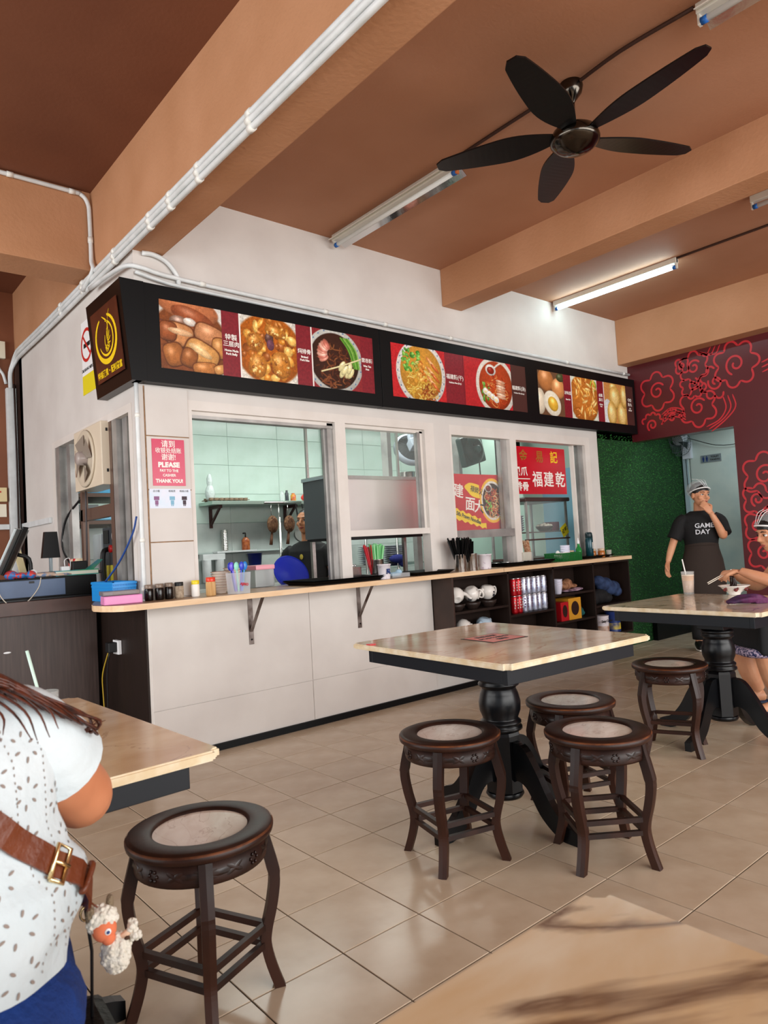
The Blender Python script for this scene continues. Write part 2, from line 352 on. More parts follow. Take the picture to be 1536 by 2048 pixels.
# cloud scrolls printed on the maroon wall: flat ribbons in the (y, z) plane
def ribbon(mb, pts, w, x=5.3285, k=5):
    q = catmull(pts, k) if k else [np.array(p, float) for p in pts]
    vs = []; N = len(q)
    for i in range(N):
        d = q[min(i+1, N-1)]-q[max(i-1, 0)]; L_ = np.hypot(*d) or 1; n_ = np.array((-d[1], d[0]))/L_; ww = w*(1 if 0 < i < N-1 else .4)
        vs += [(x, q[i][0]+n_[0]*ww/2, q[i][1]+n_[1]*ww/2), (x, q[i][0]-n_[0]*ww/2, q[i][1]-n_[1]*ww/2)]
    mb.add(vs, [(2*i, 2*i+1, 2*i+3, 2*i+2) for i in range(N-1)])
def clipped(pts): return [p for p in pts]
def cloud(mb, cy, cz, r, lobes=7, a0=0, a1=2*PI, spin=1, w=.019, spiral=1.3):
    lobes = max(4, lobes-1)
    # scalloped outline of outward arcs and a spiral inside
    A = [a0+(a1-a0)*i/lobes for i in range(lobes+1)]
    for i in range(lobes):
        p = np.array((cy+r*math.cos(A[i])*.92, cz+r*math.sin(A[i]))); q = np.array((cy+r*math.cos(A[i+1])*.92, cz+r*math.sin(A[i+1])))
        mid = (p+q)/2; c_ = np.array((cy, cz)); out = (mid-c_)/np.hypot(*(mid-c_)); h = np.hypot(*(q-p))*.52
        ribbon(mb, [p, p*.8+q*.2+out*h*.75, mid+out*h, p*.2+q*.8+out*h*.75, q], w, k=4)
    sp = []
    for i in range(22):
        t = i/21; a = a0+spin*(t*spiral*2*PI)+.7; rr = r*(.12+.50*t); sp.append((cy+rr*math.cos(a)*.92, cz+rr*math.sin(a)))
    ribbon(mb, sp, w, k=3)
sw = MB()
CL = [(-.32, 2.60, .15, 7, 0, 2*PI, 1), (-.24, 2.26, .105, 6, .2, PI+.1, -1), (-.72, 2.76, .12, 7, 0, 2*PI, 1), (-.60, 2.80, .06, 5, 0, 2*PI, -1), (-.70, 2.59, .11, 6, PI, 2*PI+.6, -1), (-.92, 2.57, .13, 6, -PI*.7, PI*.5, 1), (-.73, 2.36, .15, 7, 0, 2*PI, 1), (-1.12, 2.70, .17, 8, 0, 2*PI, -1), (-.46, 2.30, .07, 5, 0, PI, 1),
      (-1.30, 1.62, .16, 7, 0, 2*PI, 1), (-1.22, 1.40, .11, 6, 0, 2*PI, -1), (-1.20, 1.15, .10, 5, 0, 2*PI, 1), (-1.42, 1.2, .14, 7, 0, 2*PI, -1), (-1.24, .9, .12, 6, 0, 2*PI, 1), (-1.75, 1.5, .2, 8, 0, 2*PI, 1), (-1.8, 2.6, .2, 8, 0, 2*PI, 1), (-2.4, 2.2, .25, 8, 0, 2*PI, -1), (-2.6, 1.2, .25, 8, 0, 2*PI, 1)]
for c in CL: cloud(sw, *c)
for k in range(3):
    e = .045*k
    ribbon(sw, [(-.98-e, 2.42), (-1.0-e, 2.3), (-.93-e*.8, 2.2), (-.8-e*.5, 2.15-e*.6)], .013)
    ribbon(sw, [(-.35, 2.35-e), (-.45, 2.40-e), (-.56, 2.37-e), (-.6, 2.3-e*.5)], .013)
    ribbon(sw, [(-1.35, 2.66-e), (-1.46, 2.68-e), (-1.56, 2.6-e), (-1.52-e*.5, 2.4), (-1.62, 2.28+e)], .014)
    ribbon(sw, [(-1.44, 2.12-e*.4), (-1.52-e*.6, 2.05), (-1.55-e*.8, 1.85), (-1.5-e*1.2, 1.72), (-1.6, 1.66)], .016)
    ribbon(sw, [(-.78, 2.9), (-.84-e, 2.84), (-.9-e, 2.92)], .012)
sw.build('cloud_scroll_print', m_swirl, wm)
# ceilings and beams
struct('ceiling', MB().box(0.0, 6.0, -7.0, 0.0, 3.40, 3.5), m_ceil)
struct('ceiling_left', MB().box(-5.0, .02, -7.0, 3.3, 3.58, 3.68), M('ceiling_left_shade', '#7a4a32', .75, bump=.1, bscale=40, col2='#6d3f29', vscale=1.2))  # ceiling brown darkened here, the shade on this side put into the colour
struct('ceiling_beam', MB().bbox(-.02, .182, -7.0, 3.3, 2.981, 3.6, .006), m_beam)
struct('ceiling_beam', MB().bbox(2.555, 2.782, -7.0, -.001, 3.095, 3.42, .006), m_beam)
struct('ceiling_beam', MB().bbox(5.148, 5.40, -7.0, -.001, 2.925, 3.42, .006), m_beam)
struct('ceiling_beam', MB().bbox(-5.0, -.02, .63, .93, 3.06, 3.6, .006), m_beam)
struct('ceiling_beam', MB().bbox(-5.0, 0.12, 3.05, 3.3, 3.1, 3.6, .006), m_beam)
struct('ceiling_beam', MB().bbox(-5.0, 5.4, -7.2, -6.9, 3.0, 3.6, .006), m_beam)
m_bw = M('brown_wall', '#8a553a', .7, bump=.1, bscale=30, col2='#7c4a31', vscale=2)
struct('wall_back', MB().box(-5.0, -.0, 2.76, 2.9, 0, 3.6), m_bw)
struct('wall_side_end', MB().box(-.03, .1, 2.7, 2.76, 0, 3.0), M('dark_brown', '#3a2016', .7))
struct('column', MB().bbox(-5.0, -4.7, -7.0, -6.7, 0, 3.6, .01).bbox(5.15, 5.45, -7.1, -6.8, 0, 3.4, .01), m_bw)
# ---------------------------------------------------------------- printed pictures (colour attribute on a flat grid)
class Pic:
    def __init__(s, w, h, bg):
        s.w, s.h = w, h; s.a = np.ones((h, w, 3))*np.array([int(bg[i:i+2], 16)/255 for i in (1, 3, 5)])
        s.Y, s.X = np.mgrid[0:h, 0:w]; s.X = (s.X+.5)/h; s.Y = (s.Y+.5)/h; s.r = np.random.RandomState(5)   # unit: picture height
    def c(s, h): return np.array([int(h[i:i+2], 16)/255 for i in (1, 3, 5)])
    def blend(s, m, col): s.a = s.a*(1-m[..., None])+m[..., None]*col
    def ell(s, cx, cy, rx, ry, rot=0, col='#ffffff', edge=None, hl=.25, soft=.06, dark=.35, p=2):
        c_, n_ = math.cos(rot), math.sin(rot); dx, dy = s.X-cx, s.Y-cy; u = (dx*c_+dy*n_)/rx; v = (-dx*n_+dy*c_)/ry
        d = (np.abs(u)**p+np.abs(v)**p)**(1/p); m = np.clip((1-d)/soft, 0, 1)
        col = s.c(col); sh = 1-dark*np.clip(d, 0, 1)**3*(.6+.4*np.clip(v+u*.3, -1, 1)); hi = np.exp(-((u+.25)**2+(v+.35)**2)/.12)*hl
        s.blend(m, np.clip(col*sh[..., None]+hi[..., None], 0, 1))
    def line(s, pts, w, col, hl=.2):
        pts = catmull(pts, 5); best = np.full(s.X.shape, 9.0)
        for a, b in zip(pts[:-1], pts[1:]):
            ab = b-a; L2 = (ab**2).sum()+1e-9; t = np.clip(((s.X-a[0])*ab[0]+(s.Y-a[1])*ab[1])/L2, 0, 1)
            best = np.minimum(best, np.hypot(s.X-a[0]-t*ab[0], s.Y-a[1]-t*ab[1]))
        m = np.clip((w-best)/(w*.5), 0, 1); k = 1-.45*(best/w)**2
        s.blend(m, np.clip(s.c(col)*k[..., None], 0, 1))
    def noise(s, amt, sc=14):
        g = s.r.rand(sc, sc); yi = (s.Y*sc).astype(int) % sc; xi = (s.X*sc).astype(int) % sc
        s.a = np.clip(s.a*(1+amt*(s.r.rand(s.h, s.w)-.5)[..., None]+amt*.8*(g[yi, xi]-.5)[..., None]), 0, 1)
    def noodles(s, cx, cy, R, n, cols, w=.012, ry=1.0, k=4):
        for _ in range(n):
            a = s.r.rand()*6.28; rr = R*math.sqrt(s.r.rand()); x, y = cx+rr*math.cos(a), cy+rr*math.sin(a)*ry; t = s.r.rand()*6.28; P = [(x, y)]
            for q in range(k):
                t += s.r.randn()*.7; x += math.cos(t)*.06; y += math.sin(t)*.05
                if math.hypot(x-cx, (y-cy)/ry) > R: break
                P.append((x, y))
            if len(P) > 1: s.line(P, w, cols[s.r.randint(len(cols))])
    def obj(s, name, parent, origin, du, dv, wd, ht, mat=None):
        """lower-left corner origin, unit vectors du (right) dv (up)"""
        h, w = s.h, s.w; o_ = np.array(origin); du = np.array(du, float); dv = np.array(dv, float)
        ii, jj = np.meshgrid(np.arange(w), np.arange(h)); P = o_+(ii[..., None]/(w-1)*wd)*du+((1-jj[..., None]/(h-1))*ht)*dv
        me = bpy.data.meshes.new(name); idx = np.arange(w*h).reshape(h, w)
        fs = np.stack([idx[1:, :-1], idx[1:, 1:], idx[:-1, 1:], idx[:-1, :-1]], -1).reshape(-1, 4)
        me.from_pydata(P.reshape(-1, 3).tolist(), [], fs.tolist()); me.update()
        at = me.color_attributes.new('print', 'FLOAT_COLOR', 'POINT'); c_ = s.a.reshape(-1, 3); c_ = np.where(c_ <= .04045, c_/12.92, ((c_+.055)/1.055)**2.4)
        at.data.foreach_set('color', np.concatenate([c_, np.ones((len(c_), 1))], 1).astype(np.float32).ravel())
        me.materials.append(mat or M_attr('printed_film', .25)); o = bpy.data.objects.new(name, me); COL.objects.link(o)
        if parent: o.parent = parent
        return o
def pic_belly():
    p = Pic(112, 118, '#d9d6cf'); p.ell(.45, .6, .62, .62, 0, '#8a4a24', dark=.3, hl=0); p.ell(.42, .05, .5, .22, .2, '#c5764a', hl=.1); p.ell(.5, .2, .35, .14, .3, '#9b4f2c')
    p.ell(.3, .3, .16, .1, .2, '#8d6a58', hl=.4); p.ell(.45, .27, .1, .06, .2, '#e0d4c8'); p.line([(.02, .3), (.2, .38), (.4, .44)], .018, '#6b3a2c')
    for x, y, rx, ry, r, c in ((.75, .42, .24, .15, .3, '#c9885a'), (.28, .48, .22, .17, .15, '#cd8a55'), (.12, .45, .13, .14, .1, '#9c532b'), (.9, .6, .12, .16, 0, '#c98a4a'), (.62, .72, .27, .18, .45, '#d79a55'), (.2, .78, .15, .17, -.3, '#a9652f'), (.42, .8, .12, .14, .3, '#9b5a2a'), (.66, .93, .19, .09, -.1, '#c07a3e'), (.9, .92, .1, .07, -.3, '#d89a58')):
        p.ell(x, y, rx*1.08, ry*1.1, r, '#6b3517', hl=0, p=3.2); p.ell(x, y, rx, ry, r, c, hl=.25, p=3.2)
    p.ell(.3, .44, .19, .05, .12, '#eab98a', hl=.2); p.ell(.6, .68, .2, .06, .5, '#f0c68c', hl=.2)
    p.noise(.16, 22); return p
def pic_ribs():
    p = Pic(118, 118, '#dcd8cd'); p.ell(.5, .5, .62, .58, 0, '#b9621b', hl=0, dark=.25); p.ell(.5, .32, .08, .1, 0, '#5a3b35')
    r = p.r
    for i in range(60):
        a = r.rand()*6.28; q = .48*math.sqrt(r.rand()); p.ell(.5+q*math.cos(a), .5+q*math.sin(a), .05+.07*r.rand(), .04+.05*r.rand(), r.rand()*3, ['#d98a2b', '#e7a445', '#b86a22', '#f0bd62', '#9c531c'][r.randint(5)], hl=.3)
    for x, y, rx, ry, rr in ((.28, .78, .16, .19, .2), (.7, .72, .17, .22, -.1), (.25, .4, .15, .14, .2), (.62, .2, .2, .09, .2)):
        p.ell(x, y, rx, ry, rr, '#c47c2c', hl=.35, p=2.6)
        for _ in range(14): p.ell(x+(r.rand()-.5)*rx*1.5, y+(r.rand()-.5)*ry*1.5, .03, .02, r.rand()*3, ['#f3c878', '#9c5a20', '#e4a550'][r.randint(3)], hl=.3)
    p.ell(.52, .42, .07, .09, 0, '#6d4253', hl=.1); p.noise(.22, 30); return p
def bowl(p, cx, cy, R, rim='#cfd3d2', inner='#7a3a20', bluerim=None):
    p.ell(cx, cy, R*1.0, R*1.02, 0, rim, hl=.05, dark=.2, soft=.02)
    if bluerim: 
        for k in range(26):
            a = k/26*6.28; p.ell(cx+R*.93*math.cos(a), cy+R*.95*math.sin(a), .018, .012, a+1.57, bluerim, hl=0, dark=0)
    p.ell(cx, cy, R*.85, R*.87, 0, inner, hl=0, soft=.03)
def pic_wantan():
    p = Pic(112, 118, '#8b2a30'); bowl(p, .42, .52, .56, '#c9ccc6', '#3a2018', '#5e7fa8'); r = p.r
    p.noodles(.42, .6, .4, 60, ['#5e2f1c', '#7b4126', '#3c1d12', '#8c5330'], .016)
    for k in range(6): p.line([(.55+k*.03, .1), (.7+k*.03, .3), (.8+k*.02, .6)], .018, ['#6fae3a', '#4b8f2c', '#93c95a'][k % 3])
    for k in range(8): a = 2.6+k*.22; p.ell(.38+.2*math.cos(a), .4+.2*math.sin(a)*.9, .1, .05, a, ['#d98f7a', '#c7705e', '#e9b39f'][k % 3])
    for k in range(6): p.ell(.5+r.rand()*.25, .5+r.rand()*.22, .05, .11, .3+r.rand()*.5, '#e9e0a6', hl=.3)
    p.line([(.16, .72), (.5, .6), (.94, .42)], .018, '#f1e6b0'); p.noise(.12, 26); return p
def pic_dry():
    p = Pic(150, 112, '#c1272d'); bowl(p, .72, .5, .62, '#e7e6e0', '#d99a3a', '#49608c'); r = p.r
    for k in range(40): p.ell(.28+r.rand()*.4, .08+r.rand()*.4, .05, .03, r.rand()*3, ['#5fa83c', '#3f8a2b', '#86c653'][r.randint(3)])
    p.noodles(.68, .66, .38, 110, ['#f0cf63', '#e6b747', '#f6e08a', '#c78c2c'], .014)
    for k in range(22): p.ell(.62+r.rand()*.2, .28+r.rand()*.35, .045, .035, r.rand()*3, ['#e89b3c', '#f2b95a', '#cf7526'][r.randint(3)])
    for k in range(9): p.ell(.95+(k % 3)*.06, .25+k*.06, .14, .035, .7, ['#e08a48', '#f0ab70', '#c8642c'][k % 3])
    p.noodles(.9, .88, .22, 40, ['#8a3d1c', '#b05a24', '#e0b45a'], .014); p.noise(.16, 30); return p
def pic_soup():
    p = Pic(158, 112, '#b7262c'); bowl(p, .92, .52, .6, '#ebe6dc', '#b9431e'); r = p.r
    p.ell(.78, .2, .16, .12, .1, '#f2eee6'); p.ell(.78, .21, .11, .08, .1, '#8f1d12'); p.line([(.9, .14), (1.0, .07), (1.1, .02)], .03, '#efe9df')
    for k in range(26): p.ell(.5+r.rand()*.2, .5+r.rand()*.35, .05, .025, 1+r.rand(), ['#63a23c', '#8cc455', '#3f7f2b'][r.randint(3)])
    p.noodles(.95, .62, .36, 80, ['#c2431f', '#e0682c', '#9b2c14', '#eaa05a'], .013)
    for k in range(4): p.ell(.6+.1*k, .66+.05*k, .09, .07, .3, '#f6f1e4', hl=.2); p.ell(.6+.1*k, .67+.05*k, .04, .03, .3, '#f3dc9a')
    for k in range(7): p.ell(1.06, .42+.055*k, .15, .032, .12, ['#d9a586', '#c98a68', '#e9c4a8'][k % 3])
    p.noise(.14, 30); return p
def pic_eggs():
    p = Pic(108, 112, '#6a4a34'); p.ell(.3, .2, .3, .26, .3, '#c07a44', hl=.3); p.ell(.75, .36, .26, .24, .2, '#d89055', hl=.4); p.ell(.05, .7, .2, .3, 0, '#e8d9c0', hl=.2)
    p.ell(.85, .1, .16, .1, 0, '#3f4a2a'); p.ell(.5, .72, .34, .28, .5, '#efe6d2', hl=.1, dark=.15); p.ell(.52, .73, .2, .16, .5, '#e9b53c', hl=.35); p.noise(.08, 16); return p
def pic_feet():
    p = Pic(118, 112, '#d9dccb'); p.ell(.5, .5, .62, .6, 0, '#c9762c', hl=0); r = p.r; p.ell(.9, .15, .14, .14, 0, '#a8c23a', hl=.2)
    for k in range(46): p.ell(.1+r.rand()*.85, .05+r.rand()*.88, .13, .035, r.rand()*3, ['#e08b33', '#f0a94c', '#b9631f', '#f4c172'][r.randint(4)], hl=.3)
    p.noise(.18, 26); return p
def pic_balls():
    p = Pic(130, 112, '#c98a4a'); p.ell(.15, .9, .3, .5, 0, '#dfe3e8', hl=0)
    for x, y, rx, ry in ((.48, .1, .2, .12), (.55, .36, .3, .3), (.36, .76, .25, .32), (.9, .78, .26, .34), (1.05, .3, .2, .3)):
        p.ell(x, y, rx, ry, 0, '#e2b35a', hl=.25); p.ell(x, y, rx*.8, ry*.8, 0, '#f0cf86', hl=.25, soft=.5, dark=.1)
    p.noise(.14, 40); return p
def pic_prawn():
    p = Pic(110, 130, '#cf2030'); p.ell(.42, .5, .42, .5, 0, '#f6b92e', hl=0, dark=0, soft=.01); p.ell(.42, .5, .37, .44, 0, '#efe9e0', hl=0, dark=.1, soft=.02); p.ell(.42, .5, .33, .39, 0, '#3a1712', hl=0, soft=.02); r = p.r
    p.noodles(.44, .55, .31, 90, ['#c8492a', '#e27a3c', '#f0b06a', '#a83018', '#f3d6a0'], .012, 1.15)
    for k in range(18): p.ell(.2+r.rand()*.2, .5+r.rand()*.22, .03, .02, r.rand()*3, ['#5f9e38', '#83bb4c'][r.randint(2)])
    p.ell(.3, .22, .12, .1, 0, '#e9e3da'); p.ell(.3, .23, .09, .07, 0, '#6b1510'); p.noise(.12, 30); return p
m_signtext = M('white_print', '#f4efe8', .4); m_gold = M('yellow_print', '#f6cf1c', .35); m_band = M('band_print', '#8a1f2b', .35, col2='#761824', vscale=60); m_band2 = M('dark_band_print', '#4a2a26', .35)
m_whiteline = M('white_line_print', '#eeeae4', .4)
sx0, sx1, sy, sz0, sz1 = -.10, 5.31, -.08, 2.188, 2.768
DU, DV = (1, 0, 0), (0, 0, 1)
def sign(name, label, x0, x1, items):
    s = thing(name, label, 'sign', ((x0+x1)/2, 0, sz0), 0, 'black menu boards over the counter'); ox, oz = (x0+x1)/2, sz0
    MB().bbox(x0-ox, x1-ox, sy, -.002, 0, sz1-sz0, .003).build('cabinet', m_black, s)
    y = sy-.0012
    for it in items:
        k = it[0]; a, b = it[1]-ox, it[2]-ox
        if k == 'p': it[3]().obj('food_photo', s, (a, y-.0006, 2.277-oz), DU, DV, b-a, .408)
        else:
            mt = m_band if k == 'b' else m_band2
            MB().box(a, b, y, y+.001, 2.277-oz, 2.685-oz).build('caption_band', mt, s)
            MB().box(b-.004, b+.006, y-.0012, y, 2.277-oz, 2.685-oz).build('divider_line', m_whiteline if it[-1] else mt, s)
            zc = it[4]-oz
            for i, (t, sz, dz, bd) in enumerate(it[3]): text('caption', t, sz, m_signtext, s, ((a+b)/2, y-.0015, zc+dz), (PI/2, 0, 0), bd)
    return s
sign('menu_board', 'black lightbox menu board with pork belly, ribs and wan tan mee photos', .024, 1.789, [
    ('p', .112, .508, pic_belly), ('b', .508, .633, [('特製', .042, .03, .0006), ('三层肉', .038, -.012, .0006), ('Home Made', .019, -.052, .0009), ('Pork Belly', .019, -.074, .0009)], 2.49, 1),
    ('p', .639, 1.054, pic_ribs), ('b', 1.054, 1.179, [('焖排骨', .036, .02, .0006), ('Braised', .019, -.016, .0009), ('Pork Ribs', .019, -.038, .0009)], 2.485, 1),
    ('p', 1.185, 1.604, pic_wantan), ('b', 1.604, 1.712, [('雲吞麵', .034, .02, .0004), ('Wan Tan', .019, -.02, .0009), ('Mee', .019, -.042, .0009)], 2.49, 0)])
sign('menu_board', 'black lightbox menu board with noodle bowls, stewed eggs, chicken feet and fish balls', 1.793, sx1, [
    ('p', 1.895, 2.46, pic_dry), ('b', 2.46, 2.676, [('福建麵(干)', .043, .02, .0004), ('Hokkien Mee (Dry)', .018, -.025, .0006)], 2.47, 0),
    ('p', 2.682, 3.275, pic_soup), ('d', 3.275, 3.47, [('福建麵(汤)', .04, .02, .0004), ('Hokkien Mee (Soup)', .017, -.022, .0003)], 2.46, 0),
    ('p', 3.65, 4.038, pic_eggs), ('b', 4.038, 4.16, [('滷味蛋', .036, .03, .0004), ('Stew Egg', .02, -.03, .0008)], 2.48, 1),
    ('p', 4.168, 4.594, pic_feet), ('b', 4.594, 4.712, [('鹵鳳', .036, .06, .0004), ('鳳爪', .036, .015, .0004), ('Chicken', .018, -.03, .0008), ('Feet', .018, -.05, .0008)], 2.48, 1),
    ('p', 4.72, 5.12, pic_balls), ('d', 5.12, 5.255, [('QQ', .04, .06, .001), ('魚丸', .038, .01, .0004), ('QQ', .018, -.03, .0008), ('Fish Ball', .018, -.05, .0008)], 2.48, 0)])
# corner board that wraps onto the side wall, leaning outwards at its top
cs = thing('corner_sign', 'dark brown corner signboard with yellow prawn emblem', 'sign', (-.05, .2, sz0))
def cbox(y0, y1, xo_b, xo_t, xi, z0, z1):
    vs = [(xo_b, y0, z0), (xi, y0, z0), (xi, y1, z0), (xo_b, y1, z0), (xo_t, y0, z1), (xi, y0, z1), (xi, y1, z1), (xo_t, y1, z1)]
    return vs, [(3, 2, 1, 0), (4, 5, 6, 7), (0, 1, 5, 4), (1, 2, 6, 5), (2, 3, 7, 6), (3, 0, 4, 7)]
H = sz1-sz0
v_, f_ = cbox(-.28, .315, -.012, -.062, .048, 0, H)
MB().add(v_, f_).build('cabinet', M('bronze_black', '#1e120c', .32, .3, spec=.3), cs)
MB().box(.01, .073, -.281, -.202, .0, H).add(*cbox(-.285, -.279, -.016, -.066, .073, 0, H)).build('front_strip', m_black, cs)
tilt = math.atan2(.05, H); Q = Matrix.Translation((-.016, 0, 0)) @ Matrix.Rotation(-tilt, 4, 'Y')
pb = MB(); pb.box(-.006, -.001, -.215, .235, .075, .50, mat=Q); pb.build('print_panel', M('brown_print', '#5a2c1a', .3, col2='#431f14', vscale=5), cs)
def onpanel(mb): return mb
em = MB()
def ringpts(cy, cz, r, a0, a1, n=28, ky=.95): return [(cy+r*ky*math.cos(a0+(a1-a0)*i/n), cz+r*math.sin(a0+(a1-a0)*i/n)) for i in range(n+1)]
def rib2(pts, w, wend=.2, x=-.0075):
    q = [np.array(p, float) for p in pts]; N = len(q); vs = []
    for i in range(N):
        d = q[min(i+1, N-1)]-q[max(i-1, 0)]; d = d/(np.hypot(*d) or 1); n_ = np.array((-d[1], d[0])); t = i/(N-1); ww = w*(wend+(1-wend)*math.sin(PI*t)**.6)
        vs += [(x, q[i][0]+n_[0]*ww/2, q[i][1]+n_[1]*ww/2), (x, q[i][0]-n_[0]*ww/2, q[i][1]-n_[1]*ww/2)]
    em.add(vs, [(2*i, 2*i+1, 2*i+3, 2*i+2) for i in range(N-1)], False, Q)
cy, cz = .01, .31
rib2(ringpts(cy, cz, .135, 1.9, 1.9+5.5, ky=1.25), .032, .35); rib2(ringpts(cy, cz, .098, 1.7, 1.7+4.2, ky=1.2), .016, .4)
for k in range(7):
    a = 2.3+k*.42; rib2(catmull([(cy+.075*math.cos(a), cz+.08*math.sin(a)), (cy+.05*math.cos(a+.3), cz+.055*math.sin(a+.3)), (cy+.02*math.cos(a+.1), cz+.02*math.sin(a+.1)-.02)], 4), .009, .4)
rib2(catmull([(cy-.02, cz+.03), (cy-.05, cz+.07), (cy-.03, cz+.1), (cy+.03, cz+.135)], 5), .012, .3); rib2(catmull([(cy-.06, cz+.09), (cy-.07, cz+.12), (cy-.1, cz+.15)], 5), .005, .4)
rib2(catmull([(cy-.03, cz+.05), (cy-.02, cz), (cy-.04, cz-.05), (cy-.0, cz-.08)], 5), .012, .4); rib2(catmull([(cy+.01, cz+.02), (cy+.02, cz-.03), (cy+.0, cz-.07)], 5), .01, .4)
em.build('prawn_emblem', m_gold, cs)
t_ = text('caption', '特福漢煮・配料豐富', .046, m_gold, cs, (-.0236-.0, .01, .115), (PI/2, 0, -PI/2), .0008)
t_.rotation_euler = (PI/2, -0.0, -PI/2); t_.matrix_local = Q @ Matrix.Translation((-.0075, .01, .115)) @ Matrix.Rotation(-PI/2, 4, 'Z') @ Matrix.Rotation(PI/2, 4, 'X')
# notices
def poster(name, label, x0, x1, z0, z1, y, mat, cat='poster', group=None):
    t = thing(name, label, cat, ((x0+x1)/2, y, z0), 0, group); MB().box(x0-(x0+x1)/2, x1-(x0+x1)/2, -.0015, 0, 0, z1-z0).build('sheet', mat, t); return t
m_pink = M('magenta_print', '#cc1f52', .25); m_red = M('red_banner', '#d2142a', .25, col2='#b8101f', vscale=2); m_wp = M('white_film', '#f3f3f4', .4); m_blackp = M('black_print', '#141416', .5)
po = poster('payment_notice', 'magenta notice asking customers to pay to the cashier, on the corner pier', .062, .262, 1.594, 1.870, -.009, m_pink)
for s_, z, b_, t__ in ((.046, .245, .0004, '请到'), (.034, .207, .0002, '收银处结账'), (.042, .168, .0004, '谢谢!'), (.040, .123, .0022, 'PLEASE'), (.0215, .089, .0006, 'PAY TO THE'), (.0215, .062, .0006, 'CASHIER'), (.0285, .028, .0014, 'THANK YOU!')):
    text('lettering', t__, s_, m_signtext, po, (0, -.0022, z), (PI/2, 0, 0), b_, sx=.95 if b_ < .002 else 1.05)
po = poster('cartoon_notice', 'small pale lilac notice below the magenta payment notice', .038, .290, 1.462, 1.576, -.009, M('lilac_film', '#e6e4f2', .4, col2='#d3e4f4', vscale=9))
for x_, c_ in ((-.085, '#8a5a86'), (.01, '#7fb4cf'), (.085, '#3a2433')):
    mm = M('figure_print_'+c_[1:], c_, .5)
    text('lettering', ['点小姐', '咳咳君', '咳咳小将'][[-.085, .01, .085].index(x_)], .014, m_blackp, po, (x_, -.0022, .100), (PI/2, 0, 0))
    f = MB(); f.box(x_-.010, x_+.010, -.0025, -.0016, .022, .046); f.box(x_-.016, x_+.016, -.0025, -.0016, .048, .07); f.box(x_-.007, x_-.002, -.0025, -.0016, .012, .022); f.box(x_+.002, x_+.007, -.0025, -.0016, .012, .022); f.build('figure_print', mm, po)
# red banners behind the second window
b1 = poster('noodle_banner', 'red banner for prawn noodles with a round bowl photo behind the window', 2.585, 3.325, 1.258, 1.735, .115, m_red, 'banner', 'red banners inside the second window')
wav = lambda x0, x1, zt, zb, n=40: [(x0+(x1-x0)*i/n, zt(x0+(x1-x0)*i/n)) for i in range(n+1)]+[(x1-(x1-x0)*i/n, zb(x1-(x1-x0)*i/n)) for i in range(n+1)]
def flat(mb, poly, y, t=.001): mb.prism([(p[0], -p[1]) for p in poly], y-t, y, mat=Matrix.Rotation(-PI/2, 4, 'X') @ Matrix.Scale(1, 4)); return mb
def flatxz(poly, y, name, mat, par):
    n = len(poly); me = bpy.data.meshes.new(name); me.from_pydata([(p[0], y, p[1]) for p in poly], [], [tuple(range(n))]); me.materials.append(mat)
    o = bpy.data.objects.new(name, me); COL.objects.link(o); o.parent = par; return o
flatxz([(-.34+.44*i/30, .21-.14*i/30+.008*math.sin(i*1.3)) for i in range(31)]+[(.10-.44*i/30, .005+.11*i/30+.008*math.sin(i*1.3)) for i in range(31)], -.0022, 'yellow_ribbon', m_gold, b1)
flatxz([(-.01+.13*math.cos(a)+.008*math.cos(5*a), .335+.06*math.sin(a)-.25*.13*math.cos(a)) for a in [k*PI/16 for k in range(32)]], -.0022, 'yellow_patch', m_gold, b1)
text('lettering', 'h Sifu Prawn Noodles', .047, m_blackp, b1, (-.13, -.003, .108), (PI/2, .29, 0), .0014, sx=.82)
text('lettering', '禄師父', .058, m_blackp, b1, (-.0, -.003, .335), (PI/2, .24, 0), .0008, sx=.9)
for s_, x_, z_, q in (('福', -.325, .24, .10), ('建', -.225, .325, .125), ('面', -.09, .215, .125), ('大', .02, .19, .12)): text('lettering', s_, q, m_signtext, b1, (x_, -.0028, z_), (PI/2, .12, 0), .002)
pp = pic_prawn(); pp.obj('bowl_photo', b1, (.035, -.0032, .055), DU, DV, .33, .39)
b2 = poster('shop_banner', 'red banner with gold and white characters in the right window sash', 3.40, 4.235, 1.565, 2.005, .10, m_red, 'banner', 'red banners inside the second window')
m_olive = M('dull_gold_print', '#a86a1c', .5)
for s_, x_, m_ in (('金', -.22, m_olive), ('易', .02, m_olive), ('記', .24, m_gold)): text('lettering', s_, .12, m_, b2, (x_, -.003, .345), (PI/2, 0, 0), .002)
for s_, x_, z_, q in (('鳳爪', -.27, .205, .088), ('排骨', -.26, .065, .088)): text('lettering', s_, q, m_signtext, b2, (x_, -.003, z_), (PI/2, 0, 0), .002, sx=1.1)
MB().box(-.40, -.14, -.0032, -.0016, .137, .145).build('divider_line', m_signtext, b2)
for s_, x_ in (('福', -.03), ('建', .14), ('乾', .32)): text('lettering', s_, .155, m_signtext, b2, (x_, -.003, .13), (PI/2, 0, 0), .0022)
